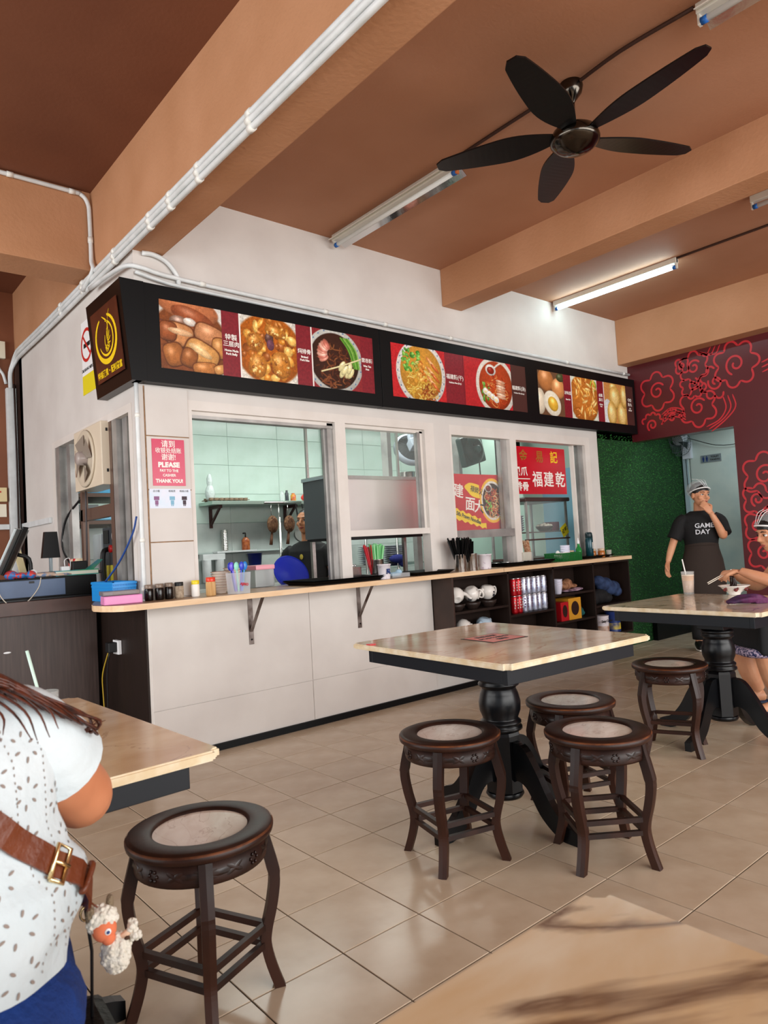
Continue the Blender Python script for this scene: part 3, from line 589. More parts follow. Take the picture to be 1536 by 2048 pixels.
# no smoking sign on the side wall (QR square left out)
ns = thing('no_smoking_sign', 'white no smoking sign with red ring half hidden by corner signboard', 'sign', (-.001, .85, 2.31))
MB().box(-.0015, 0, -.17, .125, .13, .50).build('sheet', m_wp, ns)
MB().box(-.0018, 0, -.17, .125, 0, .13).build('yellow_strip', M('yellow_film', '#e9d821', .4), ns)
rg = MB()
pts = [(.02+.105*math.cos(a), .33+.105*math.sin(a)) for a in [k*2*PI/40 for k in range(41)]]; 
def ribx(mb, pts, w, x):
    q = [np.array(p, float) for p in pts]; N = len(q); vs = []
    for i in range(N):
        d = q[min(i+1, N-1)]-q[max(i-1, 0)]; d = d/(np.hypot(*d) or 1); n_ = np.array((-d[1], d[0])); vs += [(x, q[i][0]+n_[0]*w/2, q[i][1]+n_[1]*w/2), (x, q[i][0]-n_[0]*w/2, q[i][1]-n_[1]*w/2)]
    mb.add(vs, [(2*i, 2*i+1, 2*i+3, 2*i+2) for i in range(N-1)])
ribx(rg, pts, .022, -.0026); ribx(rg, [(.02+.1*.7, .33+.1*.7), (.02-.1*.7, .33-.1*.7)], .018, -.0028); rg.build('red_ring', M('ring_red', '#c8261e', .4), ns)
MB().box(-.0024, -.0016, -.05, .08, .315, .345).build('cigarette_print', m_blackp, ns)
text('lettering', 'DILARANG MEROKOK', .030, m_blackp, ns, (-.0024, -.02, .165), RWALL, .0004)
# toilet sign on door
ts = thing('toilet_sign', 'small grey toilet sign with blue figures on the pale door', 'sign', (6.373, -.34, 1.895))
MB().bbox(-.004, 0, -.115, .115, 0, .085, .001).build('plate', M('grey_plate', '#8b9aa0', .35, .3), ts)
m_navy = M('navy_print', '#1c3a78', .4); g = MB()
for yy in (.085, .045): g.box(-.0055, -.004, yy-.011, yy+.011, .03, .058); g.box(-.0055, -.004, yy-.007, yy+.007, .010, .03); g.lathe([(.0001, -.0055), (.007, -.0055), (.007, -.004)], n=10, mat=Matrix.Translation((0, yy, .067)) @ Matrix.Rotation(PI/2, 4, 'Y'))
g.build('figures', m_navy, ts)
text('lettering', 'TOILET', .028, m_blackp, ts, (-.0052, -.045, .058), RWALL, .0006); text('lettering', 'TANDAS', .028, m_blackp, ts, (-.0052, -.045, .026), RWALL, .0006)
# ---------------------------------------------------------------- conduits, cables
def conduit(label, pts, r, clips=(), group='white plastic conduits', mat=None, cm=None):
    mb = MB(); mb.tube(pts, r, 10, k=4); t = mb.build('conduit', mat or m_pipe); tag(t, label, 'pipe', group)
    for c in clips: MB().tube([(c[0]-c[3]*1.5, c[1]-c[4]*1.5, c[2]-c[5]*1.5), (c[0]+c[3]*1.5, c[1]+c[4]*1.5, c[2]+c[5]*1.5)], r*1.25, 10).build('clip', cm or M('clip_plastic', '#e8e8e2', .4), t)
    return t
bx = -.034
for i, (dz, xx, lb) in enumerate(((.045, bx, 'upper white conduit running along the big ceiling beam'), (.012, bx-.004, 'middle white conduit running along the big ceiling beam'), (-.018, bx+.004, 'lower white conduit along the bottom edge of the big beam'))):
    conduit(lb, [(xx, -3.6, 2.99+dz), (xx, -2, 2.99+dz), (xx, 0, 2.99+dz), (xx, 1.6, 2.99+dz-.01), (xx+.0, 2.45, 2.985+dz), (xx, 2.66, 2.97+dz), (xx-.03, 2.735, 2.86), (xx-.03, 2.735, 2.7)], .0145,
            [(xx, y, 2.99+dz, 0, .012, 0) for y in (-2.55, -1.45, -.95, -.62, -.35, .2, .8, 1.3)], 'white conduits on the big beam')
conduit('white conduit dropping down the short cross beam', [(-3.2, .612, 3.555), (-1.2, .612, 3.555), (-.2, .612, 3.552), (-.085, .61, 3.545), (-.045, .605, 3.49), (-.04, .60, 3.40), (-.04, .595, 3.2), (-.045, .58, 3.10), (-.05, .55, 3.03), (-.052, .75, 2.965)], .0135, [(-.5, .612, 3.555, .012, 0, 0), (-.14, .612, 3.552, .012, 0, 0), (-.04, .597, 3.25, 0, 0, .012)])
conduit('white conduit running above the menu boards', [(-.055, .60, 2.93), (-.05, .2, 2.90), (-.03, .02, 2.885), (.05, -.028, 2.872), (.3, -.028, 2.85), (1.5, -.028, 2.835), (3.5, -.028, 2.83), (5.31, -.028, 2.835)], .0135, [(x, -.028, z, .012, 0, 0) for x, z in ((.42, 2.849), (1.35, 2.837), (1.9, 2.834), (2.6, 2.832), (4.2, 2.831), (5.2, 2.835))])
conduit('cream conduit looping down from the beam end', [(.05, -.02, 2.965), (.12, -.022, 2.968), (.2, -.022, 2.94), (.26, -.022, 2.87), (.27, -.022, 2.80)], .014)
conduit('cream conduit hugging the corner over the signboard', [(.0, -.03, 2.84), (.15, -.03, 2.815), (.4, -.035, 2.80), (1.7, -.035, 2.788)], .011)
conduit('thin white pipe down the kitchen corner', [(-.016, -.014, 2.19), (-.016, -.014, 1.5), (-.016, -.014, .945)], .0125, [(-.016, -.014, z, 0, 0, .008) for z in (2.0, 1.28, 1.0)])
t = MB().bbox(-.105, -.02, 2.70, 2.758, 0, 2.72, .004).build('trunking', m_pipe); tag(t, 'tall square white cable trunking beside the brown wall', 'trunking')
t = MB().bbox(-1.9, -.108, 2.725, 2.758, 1.49, 1.535, .003).bbox(-.022, -.001, 1.84, 2.70, 1.49, 1.535, .003).build('trunking', m_pipe); tag(t, 'thin white cable trunking crossing the walls at shoulder height', 'trunking')
for i, x in enumerate((-.012, -.006, .0)):
    t = MB().tube([(-.04+x, 2.67+.02*i, 2.75), (-.035+x, 2.68+.02*i, 2.0), (-.04+x, 2.67+.02*i, 1.5), (-.036+x, 2.68+.02*i, .4)], .007, 6, k=3).build('cable', M('cable_brown', '#2a1812', .6)); tag(t, ['dark cable nearest the white trunking, running down the brown corner', 'middle dark cable running down the brown corner', 'dark cable nearest the cream wall, running down the brown corner'][i], 'cable', 'dark cables behind trunking')
t = MB().bbox(-.30, -.10, 2.72, 2.759, 2.98, 3.13, .004).build('switch_box', M('cream_plastic', '#e8e2cd', .4)); tag(t, 'cream junction box high on the brown wall', 'switch')
conduit('short curved white conduit under the cream junction box', [(-.16, 2.74, 2.98), (-.155, 2.74, 2.9), (-.12, 2.74, 2.84), (-.1, 2.74, 2.76)], .012)
# notices on the brown wall, far left
t = thing('wall_box', 'cream carton hanging on the brown wall above the cashier desk', 'box', (-.2, 2.759, 1.63)); MB().bbox(-.1, .075, -.05, 0, .10, .22, .003).build('carton', M('cream_card', '#e5d3a2', .6), t); MB().box(-.02, .03, -.052, -.05, .175, .19).build('red_mark', M('mark_red', '#c23a2a', .5), t)
t = thing('wall_calendar', 'pale paper calendar under the cream carton', 'paper', (-.2, 2.759, 1.60)); MB().box(-.1, .075, -.012, 0, .0, .11).build('sheet', M('paper_cream', '#ece4d0', .6), t); MB().box(-.06, .02, -.013, -.012, .05, .056).build('print', m_blackp, t)
# ceiling wire lines
m_wire = M('dusty_cable', '#3c2217', .7)
for lb, pts in (('thin dark cable along the ceiling past the fan', [(1.435, -1.30, 3.393), (1.42, -1.9, 3.388), (1.435, -2.06, 3.385), (1.41, -2.35, 3.388), (1.435, -2.68, 3.392)]), ('thin dark cable between far tube light and frame edge', [(4.055, -1.25, 3.393), (4.05, -1.9, 3.39), (4.06, -4.0, 3.393)])):
    t = MB().tube(pts, .009, 6, k=4).build('cable', m_wire); tag(t, lb, 'cable')
# ---------------------------------------------------------------- tube lights
m_tube_off = M('tube_glass_off', '#e9efee', .2); m_steelw = M('batten_enamel', '#d9d5ca', .35); m_mirror = M('mirror_reflector', '#cfcfcf', .12, 1.0, bump=.1, bscale=9); m_bluecap = M('blue_cap', '#1a5fae', .4)
m_tube_on = M('tube_glow', '#d2f8ff', .3, emit=24)
def tube_light(label, x, y, z, on, refl):
    t = thing('tube_light', label, 'light', (x, y, z), 0, None); L_ = 1.22
    MB().bbox(-.022, .022, -L_, 0, -.045, 0, .003).build('batten', m_steelw, t)
    MB().tube([(.0, -.03, -.075), (.0, -L_+.03, -.075)], .0145, 12).build('tube', m_tube_on if on else m_tube_off, t)
    for yy in (0, -L_): 
        MB().bbox(-.012, .012, yy-(.012 if yy == 0 else -.0), yy-(0 if yy == 0 else -.012), -.09, 0, .002).build('lamp_holder', M('holder_orange', '#c8703a', .5) if (refl and yy) else m_steelw, t)
        MB().tube([(0, yy+(-.012 if yy == 0 else .012), -.075), (0, yy+(-.04 if yy == 0 else .04), -.075)], .0165, 12).build('end_cap', m_bluecap, t)
    if refl:
        MB().add([(.02, -.01, -.03), (.02, -L_+.01, -.03), (.085, -L_+.01, -.075), (.085, -.01, -.075), (.022, -.01, -.026), (.022, -L_+.01, -.026), (.088, -L_+.01, -.071), (.088, -.01, -.071)], [(0, 1, 2, 3), (7, 6, 5, 4), (0, 3, 7, 4), (1, 5, 6, 2), (3, 2, 6, 7), (0, 4, 5, 1)]).build('reflector', m_mirror, t)
        MB().add([(-.02, -.01, -.03), (-.02, -L_+.01, -.03), (-.06, -L_+.01, -.05), (-.06, -.01, -.05), (-.021, -.01, -.026), (-.021, -L_+.01, -.026), (-.062, -L_+.01, -.046), (-.062, -.01, -.046)], [(3, 2, 1, 0), (4, 5, 6, 7), (0, 4, 7, 3), (1, 2, 6, 5), (3, 7, 6, 2), (0, 1, 5, 4)]).build('reflector', m_steelw, t)
    return t
tube_light('unlit tube light with mirror reflector beside the ceiling fan', 1.45, -.045, 3.40, False, True)
tl = tube_light('glowing tube light on the ceiling between the two far beams', 4.06, -.03, 3.40, True, False)
tube_light('unlit tube light with reflector at the top edge of the frame', 1.45, -2.69, 3.40, False, True)
tube_light('unlit tube light at the right edge between the beams', 3.49, -2.07, 3.40, False, False)
# ---------------------------------------------------------------- ceiling fan
m_fanb = M('fan_blade_black', '#08090b', .3); m_fanm = M('gunmetal', '#4a453f', .16, 1.0)
fan = thing('ceiling_fan', 'black five-blade ceiling fan with a dark chrome motor housing', 'fan', (1.435, -2.06, 3.40))
MB().lathe([(.055, 0), (.058, -.02), (.05, -.05), (.03, -.075), (.018, -.09), (.012, -.10)], n=24).build('canopy', m_fanm, fan)
MB().tube([(0, 0, -.09), (0, 0, -.21)], .012, 12).build('downrod', m_fanm, fan)
MB().lathe([(.02, -.20), (.06, -.215), (.105, -.245), (.118, -.27), (.122, -.285), (.119, -.30), (.112, -.308), (.108, -.312), (.09, -.328), (.085, -.330), (.06, -.342), (.045, -.345), (.04, -.348), (.0001, -.352)], n=40).build('motor_housing', m_fanm, fan)
for k, a in enumerate((-94, -20, 50, 121, 195)):
    mb = MB(); vs = []; fs = []; S = 18
    for i in range(S+1):
        t = i/S; r = .09+.61*t; wd = .028+.062*math.sin(min(1, t*2.2)*PI/2)-.05*t**2.5; off = .015-.03*t; z = -.268+.018*t; tw = .20-.10*t
        if i == S: wd *= .55
        for e, zz in ((-1, .004), (1, .004), (1, -.004), (-1, -.004)):
            y = off+e*wd; vs.append((r, y, z+zz+y*math.sin(tw)*1.0))
    for i in range(S):
        for j in range(4): fs.append((i*4+j, i*4+(j+1) % 4, (i+1)*4+(j+1) % 4, (i+1)*4+j))
    fs.append((3, 2, 1, 0)); fs.append(tuple(S*4+j for j in range(4)))
    b = mb.add(vs, fs).build('blade', m_fanb, fan); b.rotation_euler = (0, 0, math.radians(a))
# ---------------------------------------------------------------- stools
m_wood = M('stool_wood', '#371d13', .42, bump=.05, bscale=30, col2='#190c09', vscale=9, stretch=(1, 1, .35), spec=.35, lo=.3, hi=.7)
m_wear = M('worn_edge', '#6e3c1c', .45, col2='#3a1d10', vscale=20)
m_seatm = M_marble('stool_marble', '#f0e4d8', '#e2d0c2', '#c4a898', 9, .12, 2.0, .012, 5)
def leg_pts(): return [(.160, .428), (.166, .40), (.184, .33), (.190, .285), (.180, .22), (.163, .155), (.160, .115), (.172, .06), (.192, .0)]
def make_stool(label):
    t = thing('wooden_stool', label, 'stool', (0, 0, 0), 0, 'carved round wooden stools')
    MB().lathe([(.122, .448), (.126, .457), (.132, .460), (.176, .460), (.187, .456), (.192, .446), (.190, .436), (.182, .430), (.172, .428), (.122, .428)], n=56, caps=False).build('seat_ring', m_wood, t)
    MB().lathe([(.1885, .4555), (.1905, .4535), (.192, .4505)], n=56, caps=False).build('worn_rim', m_wear, t)
    MB().lathe([(.123, .43), (.123, .452), (.0001, .4525)], n=48, smooth=False).build('seat_inlay', m_seatm, t)
    MB().lathe([(.158, .372), (.170, .372), (.172, .378), (.172, .428), (.158, .428)], n=56, caps=False).lathe([(.158, .428), (.158, .372)], n=56, caps=False).build('apron', m_wood, t)
    cv = MB()                                                   # carved leaves in relief, two per apron panel
    for q in range(4):
        a0 = PI/4+q*PI/2
        for sgn in (-1, 1):
            for (c0, l, hgt, tilt) in ((.075, .085, .010, 0), (.10, .06, .009, .35), (.10, .06, .009, -.35), (.045, .05, .008, .5), (.045, .05, .008, -.5)):
                R_ = .1725; ctr = a0+sgn*(c0/R_)*1.35; ring = []
                for k in range(12):
                    u = 2*PI*k/12; lx = l*.5*math.cos(u); lz = hgt*math.sin(u)*.8; rx_ = lx*math.cos(tilt)-lz*math.sin(tilt); rz_ = lx*math.sin(tilt)+lz*math.cos(tilt)
                    aa = ctr+sgn*rx_/R_; ring.append((aa, .400+rz_))
                n0 = len(cv.v); vs = [(R_*math.cos(a), R_*math.sin(a), z) for a, z in ring]+[((R_+.004)*math.cos(ctr), (R_+.004)*math.sin(ctr), .400+0)]
                cv.add(vs, [(k, (k+1) % 12, 12) for k in range(12)], True)
        for k in range(6):
            u = 2*PI*k/6; R_ = .174; aa = a0+.012*math.cos(u)/R_; cv.ell((R_*math.cos(aa), R_*math.sin(aa), .400+.012*math.sin(u)), (.004, .004, .005), 6, 4)
    cv.build('carved_leaves', M('carved_wood', '#2a130c', .35, col2='#160a07', vscale=30), t)
    LP = catmull(leg_pts(), 4); lm = None
    for q in range(4):
        a = q*PI/2; mb = MB(); vs = []; fs = []
        for i, (r, z) in enumerate(LP):
            wv = .017-.002*min(1, max(0, (.43-z)/.43)); dp = .018 if z > .3 else .0155
            for rr, ss in ((r-dp, -wv), (r+dp*.8, -wv), (r+dp*.8+.002, 0), (r+dp*.8, wv), (r-dp, wv)): vs.append((rr, ss, z))
        n_ = 5
        for i in range(len(LP)-1):
            for j in range(n_): fs.append((i*n_+j, (i+1)*n_+j, (i+1)*n_+(j+1) % n_, i*n_+(j+1) % n_))
        fs.append(tuple(range(n_))); fs.append(tuple(range((len(LP)-1)*n_, len(LP)*n_))[::-1])
        b = mb.add(vs, fs).build('leg', m_wood, t); b.rotation_euler = (0, 0, a)
    for q in range(4):
        for z, r in ((.165, .162), (.118, .158)):
            a, b = q*PI/2, (q+1)*PI/2
            MB().bar((r*math.cos(a), r*math.sin(a), z), (r*math.cos(b), r*math.sin(b), z), .016, .017).build('stretcher', m_wood, t)
    return t
R_ = math.radians
st = make_stool('round wooden stool with marble inlay alone in the left foreground'); st.location = (-.722, -2.165, 0); st.rotation_euler = (0, 0, R_(68))
dup(st, (.352, -2.035, 0), R_(30), 'wooden stool with pinkish marble inlay, left of the three at the middle table')
dup(st, (.713, -2.440, 0), R_(8), 'wooden stool standing in front of the middle table, right of the three, nearest of them')
dup(st, (1.05, -2.085, 0), R_(20), 'wooden stool behind the other two on the right side of the middle table')
dup(st, (2.045, -2.015, 0), R_(68), 'wooden stool standing in front of the right-hand table with the iced drink')
dup(st, (-1.475, -2.86, 0), R_(20), 'wooden stool the woman in the white blouse sits on')
dup(st, (3.53, -2.30, 0), R_(20), 'wooden stool the eating woman in the hairnet sits on')
# ---------------------------------------------------------------- tables
m_tblack = M('table_black', '#090a0d', .3, bump=.03, bscale=30, spec=.35); m_tapron = M('apron_blueblack', '#10151c', .38, spec=.35)
m_marA = M_marble('table_marble_middle', '#dfcdb6', '#c9a88b', '#b9896f', 3.2, .10, 4.0, .012, 1.4)
m_marB = M_marble('table_marble_left', '#d9b78c', '#c79d6c', '#a87c50', 4.0, .14, 1.0, .008, 2)
m_marC = M_marble('table_marble_right', '#d8cab4', '#c4ae92', '#6e5a50', 3.0, .10, 7.3, .014, 1.3)
m_marD = M_marble('table_marble_near', '#dccbb0', '#c9a67a', '#4a2015', 2.4, .16, 5.1, .032, 1.0)
def make_table(label, w, d, mar, loc, rz, top=.75):
    t = thing('marble_table', label, 'table', loc, rz, 'marble-topped pedestal tables')
    bm = bmesh.new(); bmesh.ops.create_cube(bm, size=1)
    for v in bm.verts: v.co = Vector((v.co.x*w, v.co.y*d, top-.011+v.co.z*.022))
    ve = [e for e in bm.edges if abs(e.verts[0].co.z-e.verts[1].co.z) > .01]; bmesh.ops.bevel(bm, geom=ve, offset=.02, segments=3, affect='EDGES')
    he = [e for e in bm.edges if abs(e.verts[0].co.z-e.verts[1].co.z) < .001]; bmesh.ops.bevel(bm, geom=he, offset=.004, segments=2, affect='EDGES', clamp_overlap=True)
    bm.normal_update()
    for f in bm.faces: f.material_index = 1 if abs(f.normal.z) < .6 else 0
    me = bpy.data.meshes.new('tabletop'); bm.to_mesh(me); bm.free(); o = bpy.data.objects.new('tabletop', me); COL.objects.link(o); me.materials.append(mar); me.materials.append(M('marble_edge', '#e3d6bd', .35, col2='#d3bd98', vscale=25)); o.parent = t
    a = MB(); iw, id_ = w/2-.055, d/2-.055; z0, z1 = top-.085, top-.022
    a.bbox(-iw, iw, -id_, -id_+.025, z0, z1, .002); a.bbox(-iw, iw, id_-.025, id_, z0, z1, .002); a.bbox(-iw, -iw+.025, -id_+.025, id_-.025, z0, z1, .002); a.bbox(iw-.025, iw, -id_+.025, id_-.025, z0, z1, .002); a.box(-.25, .25, -.25, .25, z1-.02, z1)
    a.build('apron', m_tapron, t)
    MB().bbox(-.075, .075, -.075, .075, .60, z1-.015, .004).build('neck_block', m_tblack, t)
    MB().lathe([(.05, .605), (.078, .602), (.086, .592), (.086, .583), (.078, .576), (.086, .568), (.086, .560), (.074, .552), (.072, .545), (.080, .525), (.088, .49), (.086, .455), (.074, .425), (.076, .418), (.086, .410), (.086, .402), (.078, .396), (.089, .388), (.09, .378), (.078, .370), (.05, .368)], n=40).build('turned_vase', m_tblack, t)
    MB().lathe([(.05, .372), (.074, .368), (.079, .355), (.079, .125), (.072, .118)], n=8, smooth=False, a0=PI/8).lathe([(.076, .12), (.080, .110), (.072, .098), (.02, .095)], n=32).build('column', m_tblack, t)
    for k in range(4):
        pr = catmull([(.07, .335), (.13, .32), (.19, .24), (.25, .14), (.31, .075), (.36, .055), (.385, .045)], 4); lo = catmull([(.07, .17), (.10, .18), (.145, .155), (.20, .075), (.26, .025), (.32, .0), (.385, .0)], 4)
        m_ = MB(); n = len(pr); vs = []; 
        for e in (-.017, .017): vs += [(p[0], e, p[1]) for p in pr]+[(p[0], e, p[1]) for p in lo]
        fs = []
        for i in range(n-1): fs += [(i, n+i, n+i+1, i+1), (2*n+i, 2*n+i+1, 3*n+i+1, 3*n+i), (i, i+1, 2*n+i+1, 2*n+i), (n+i, 3*n+i, 3*n+i+1, n+i+1)]
        fs += [(0, 2*n, 3*n, n), (n-1, 2*n-1, 4*n-1, 3*n-1)]
        b = m_.add(vs, fs).build('leg', m_tblack, t); b.rotation_euler = (0, 0, k*PI/2)
    return t
tA = make_table('square marble table in the middle with a red menu card and three stools around it', .85, .94, m_marA, (.737, -1.955, 0), R_(-3.4))
tB = make_table('square marble table under the iced drink and rooster bowl on the right', .87, .90, m_marC, (2.43, -2.105, 0), R_(-3))
tC = make_table('tan marble table at the left, beside the woman in the white blouse', .90, .94, m_marB, (-1.290, -2.07, 0), R_(2.0))
tD = make_table('marble table with dark brown veins in the blurred lower right corner', .92, .92, m_marD, (-1.268, -3.912, 0), 0)
mn = thing('menu_card', 'red menu card with a black frame on the middle table', 'menu', (.757, -1.93, .7502), R_(-3.4))
MB().box(-.105, .105, -.098, .098, 0, .0015).build('card', m_black, mn); MB().box(-.095, .095, -.088, .088, .0015, .0022).build('print', M('salmon_print', '#cf5d52', .3), mn)
for z, s_ in ((.05, '微信点餐'), (.0, 'SCAN MENU'), (-.05, '谢谢')): text('lettering', s_, .03, m_blackp, mn, (0, z, .0026), (0, 0, R_(0)), .0006)
t = thing('straw', 'pale green drinking straw standing in a glass on the left table', 'straw', (-1.07, -2.0, .75)); MB().tube([(0.02, 0, .02), (-.022, -.0, .21)], .004, 8).build('tube', M('straw_green', '#c7e3d6', .3), t)
t = thing('drink_glass', 'glass holding the pale straw on the left table', 'glass', (-1.05, -2.0, .7505)); MB().lathe([(.026, 0), (.03, .10), (.028, .10), (.024, .006), (.0001, .006)], n=20).build('glass', M_glass('clear_glass', '#eef6f5', .18), t)
t = tag(MB().bbox(.27-.13+0, .27-.1, -2.12, -2.09, .7502, .7545, .001).build('packet', M('packet_red', '#c8202a', .3)), 'tiny red packet at the left corner of the middle table', 'packet'); t.location = (.20, .52, 0)
# iced drink, rooster bowl, pouch
g = thing('iced_drink', 'tall glass of milky iced tea with a white straw', 'drink', (2.835, -1.755, .7505))
MB().lathe([(.030, 0), (.0315, .01), (.040, .145), (.038, .145), (.0295, .012), (.0001, .012)], n=28).build('glass', M_glass('drink_glass_m', '#f4f6f4', .22), g)
MB().lathe([(.0001, .013), (.029, .013), (.0365, .118), (.0001, .118)], n=28).build('tea', M('milk_tea', '#c99a6d', .35), g); MB().lathe([(.0001, .118), (.0365, .118), (.0368, .124), (.0001, .125)], n=28).build('foam', M('tea_foam', '#e6cdb0', .6), g)
MB().tube([(.01, 0, .03), (-.035, .01, .225)], .004, 8).build('straw', M('straw_white', '#e9e6df', .35), g)
bw = thing('rooster_bowl', 'white noodle bowl with painted rooster, in front of the eating woman', 'bowl', (2.86, -2.03, .7505))
MB().lathe([(.030, 0), (.034, .004), (.036, .012), (.062, .032), (.082, .052), (.090, .056), (.088, .058), (.078, .054), (.055, .032), (.03, .018), (.0001, .016)], n=40).build('bowl', M('porcelain', '#eeeae4', .15), bw)
pb = MB()
for a, c in ((-150, 0), (-95, 1), (-200, 0)):
    aa = R_(a); pb.ell((.073*math.cos(aa), .073*math.sin(aa), .034), (.012, .012, .011), 10, 6); pb.ell((.078*math.cos(aa+.15), .078*math.sin(aa+.15), .042), (.006, .006, .007), 8, 5)
pb.build('painted_rooster', M('rooster_paint', '#8e2a22', .3, col2='#2c1a1a', vscale=90), bw)
MB().lathe([(.0001, .055), (.074, .050)], n=30, caps=False).build('broth', M('dark_noodles', '#6b2f17', .35, bump=.8, bscale=120, col2='#2c120a', vscale=60), bw)
nl = MB(); r3 = random.Random(9)
for k in range(26):
    a = r3.uniform(0, 6.28); r_ = r3.uniform(.0, .028); nl.tube([(r_*math.cos(a), r_*math.sin(a), .05), (r_*.8*math.cos(a+.5), r_*.8*math.sin(a+.5), .078), (-.01+r_*.4*math.cos(a+1), .005+r_*.4*math.sin(a+1), .115)], .0026, 5, k=3)
nl.build('noodles', M('black_noodles', '#2a120b', .3), bw)
pc = remeshed(MB().ell((0, 0, .018), (.10, .035, .018)).ell((.05, .01, .024), (.055, .045, .024)).ell((-.07, -.005, .014), (.04, .022, .012)).tube([(-.1, 0, .01), (-.03, .02, .035), (.04, -.02, .042), (.1, .0, .02)], .012, 8, k=4).tube([(-.08, -.02, .01), (0, -.03, .028), (.09, -.02, .02)], .010, 8, k=4).box(.04, .10, -.03, .04, 0, .03), 'pouch', M('purple_cloth', '#5e2350', .7, bump=.6, bscale=40, col2='#2b1638', vscale=14), None, .005, 3)
pc.location = (2.38, -2.30, .7505); pc.rotation_euler = (0, 0, R_(-45)); tag(pc, 'crumpled purple cloth pouch on the marble table in front of the rooster bowl', 'pouch')
# ---------------------------------------------------------------- counter with brackets
m_top = M('counter_laminate', '#b59676', .35, col2='#a1815f', vscale=7, stretch=(1, 5, 1))
CT = .935
ct = thing('counter', 'long beige service counter with pale front edge under the menu boards', 'counter', (0, 0, 0))
pl = [(-.06, .64), (-.20, .30), (-.27, .10), (-.30, -.02), (-.29, -.12), (-.26, -.20), (-.22, -.25), (-.16, -.262), (4.70, -.262), (4.70, .0), (4.515, .0), (4.515, .22), (2.56, .22), (2.56, 0), (2.36, 0), (2.36, .22), (.31, .22), (.31, -.01), (-.03, -.01), (-.03, .66)]
MB().prism(pl, CT-.03, CT).build('worktop', m_top, ct)
ed = MB(); ep = [(-.062, .64), (-.203, .30), (-.273, .10), (-.303, -.02), (-.293, -.122), (-.262, -.203), (-.222, -.254), (-.16, -.266), (2.80, -.266)]
def strip(mb, pts, z0, z1, t=.003):
    n = len(pts); vs = [(p[0], p[1], z) for p in pts for z in (z0, z1)]
    mb.add(vs, [(2*i, 2*i+2, 2*i+3, 2*i+1) for i in range(n-1)])
strip(ed, ep, CT-.031, CT+.001); ed.build('front_edge', m_edge, ct)
ed = MB(); strip(ed, [(2.804, -.266), (4.702, -.266), (4.702, 0)], CT-.031, CT+.001); ed.build('front_edge', m_edge, ct)
for x in (.655, 1.52):
    mb = MB(); mb.bbox(x-.016, x+.016, -.012, -.007, .60, CT-.031, .001); mb.bbox(x-.016, x+.016, -.20, -.007, CT-.037, CT-.031, .001); mb.bar((x, -.012, .68), (x, -.17, CT-.037), .022, .005)
    b = mb.build('bracket', M('bracket_iron', '#8f8580', .45, .5, col2='#4c3a34', vscale=12), ct); MB().tube([(x, -.014, .89), (x, -.006, .89)], .006, 8).tube([(x, -.014, .63), (x, -.006, .63)], .006, 8).build('screw', m_black, b)
# ---------------------------------------------------------------- dark shelf unit under the counter
su = thing('shelf_unit', 'dark brown open shelf unit hung under the counter', 'shelf', (0, 0, 0)); Z0, Z1, YF, YB = .20, .903, -.225, -.002
MB().box(2.245, 4.71, YB-.012, YB, Z0, Z1).build('back_panel', m_dark, su); MB().bbox(2.245, 4.71, YF, YB-.012, Z0, Z0+.02, .001).build('bottom_panel', m_dark, su)
MB().bbox(2.245, 2.262, YF, YB-.012, Z0+.02, Z1, .001).build('side_panel', M('side_laminate', '#3f2d26', .4, col2='#33241e', vscale=6), su); MB().bbox(4.693, 4.71, YF, YB-.012, Z0+.02, Z1, .001).build('side_panel', m_dark, su)
for x in (2.885, 3.485, 4.09): MB().bbox(x, x+.018, YF, YB-.012, Z0+.02, Z1, .001).build('divider', m_dark, su)
for x0, x1, z in ((2.262, 2.885, .635), (2.262, 2.885, .43), (2.903, 3.485, .545), (3.503, 4.09, .655), (3.503, 4.09, .415), (4.108, 4.693, .50)): MB().bbox(x0, x1, YF+.005, YB-.012, z-.018, z, .001).build('shelf', m_dark, su)
MB().box(2.262, 4.693, YF, YF+.012, Z1-.02, Z1).build('top_rail', m_dark, su)
# cans
m_redcan = M('can_red', '#c4121f', .22, .35, col2='#a30d18', vscale=18); m_silver = M('can_silver', '#c9ccd6', .22, .6, col2='#9fa6bd', vscale=25); m_canend = M('can_end', '#c8c8c8', .25, .9)
def can(red, label, grp):
    t = thing('drink_can', label, 'can', (0, 0, 0), 0, grp)
    MB().lathe([(.024, 0), (.030, .006), (.0305, .014), (.0305, .128), (.026, .140)], n=20).build('body', m_redcan if red else m_silver, t)
    MB().lathe([(.0265, .139), (.0272, .143), (.0255, .145), (.024, .1425), (.0001, .1425)], n=20, caps=False).build('lid', m_canend, t)
    mk = MB()
    for a in (-2.3, -1.0): 
        for j in range(4): mk.ell((.0305*math.cos(a+.12*(j % 2)), .0305*math.sin(a+.12*(j % 2)), .045+.022*j), (.006, .006, .008), 7, 4)
    mk.build('print', m_signtext if red else M('can_print', '#6b3f66', .4), t); return t
cr = can(True, 'x', 'red drink cans'); cs_ = can(False, 'x', 'silver drink cans'); used = {0: False, 1: False}
for lev in (0, 1):
    for k in range(7):
        red = k < 2; src = cr if red else cs_; row = 'lower' if lev == 0 else 'upper'
        pos = (3.033+k*.0665, -.155+.006*((k*3) % 2), .5455+lev*.1455)
        ordn = ['first', 'second', 'third', 'fourth', 'fifth'][k if red else k-2]
        lab = '%s drink can in the %s row, %s %s can from the left' % ('red' if red else 'silver', row, ordn, 'red' if red else 'silver')
        if not used[red]: src.location = pos; src['label'] = lab; used[red] = True
        else: dup(src, pos, .3*k, lab)
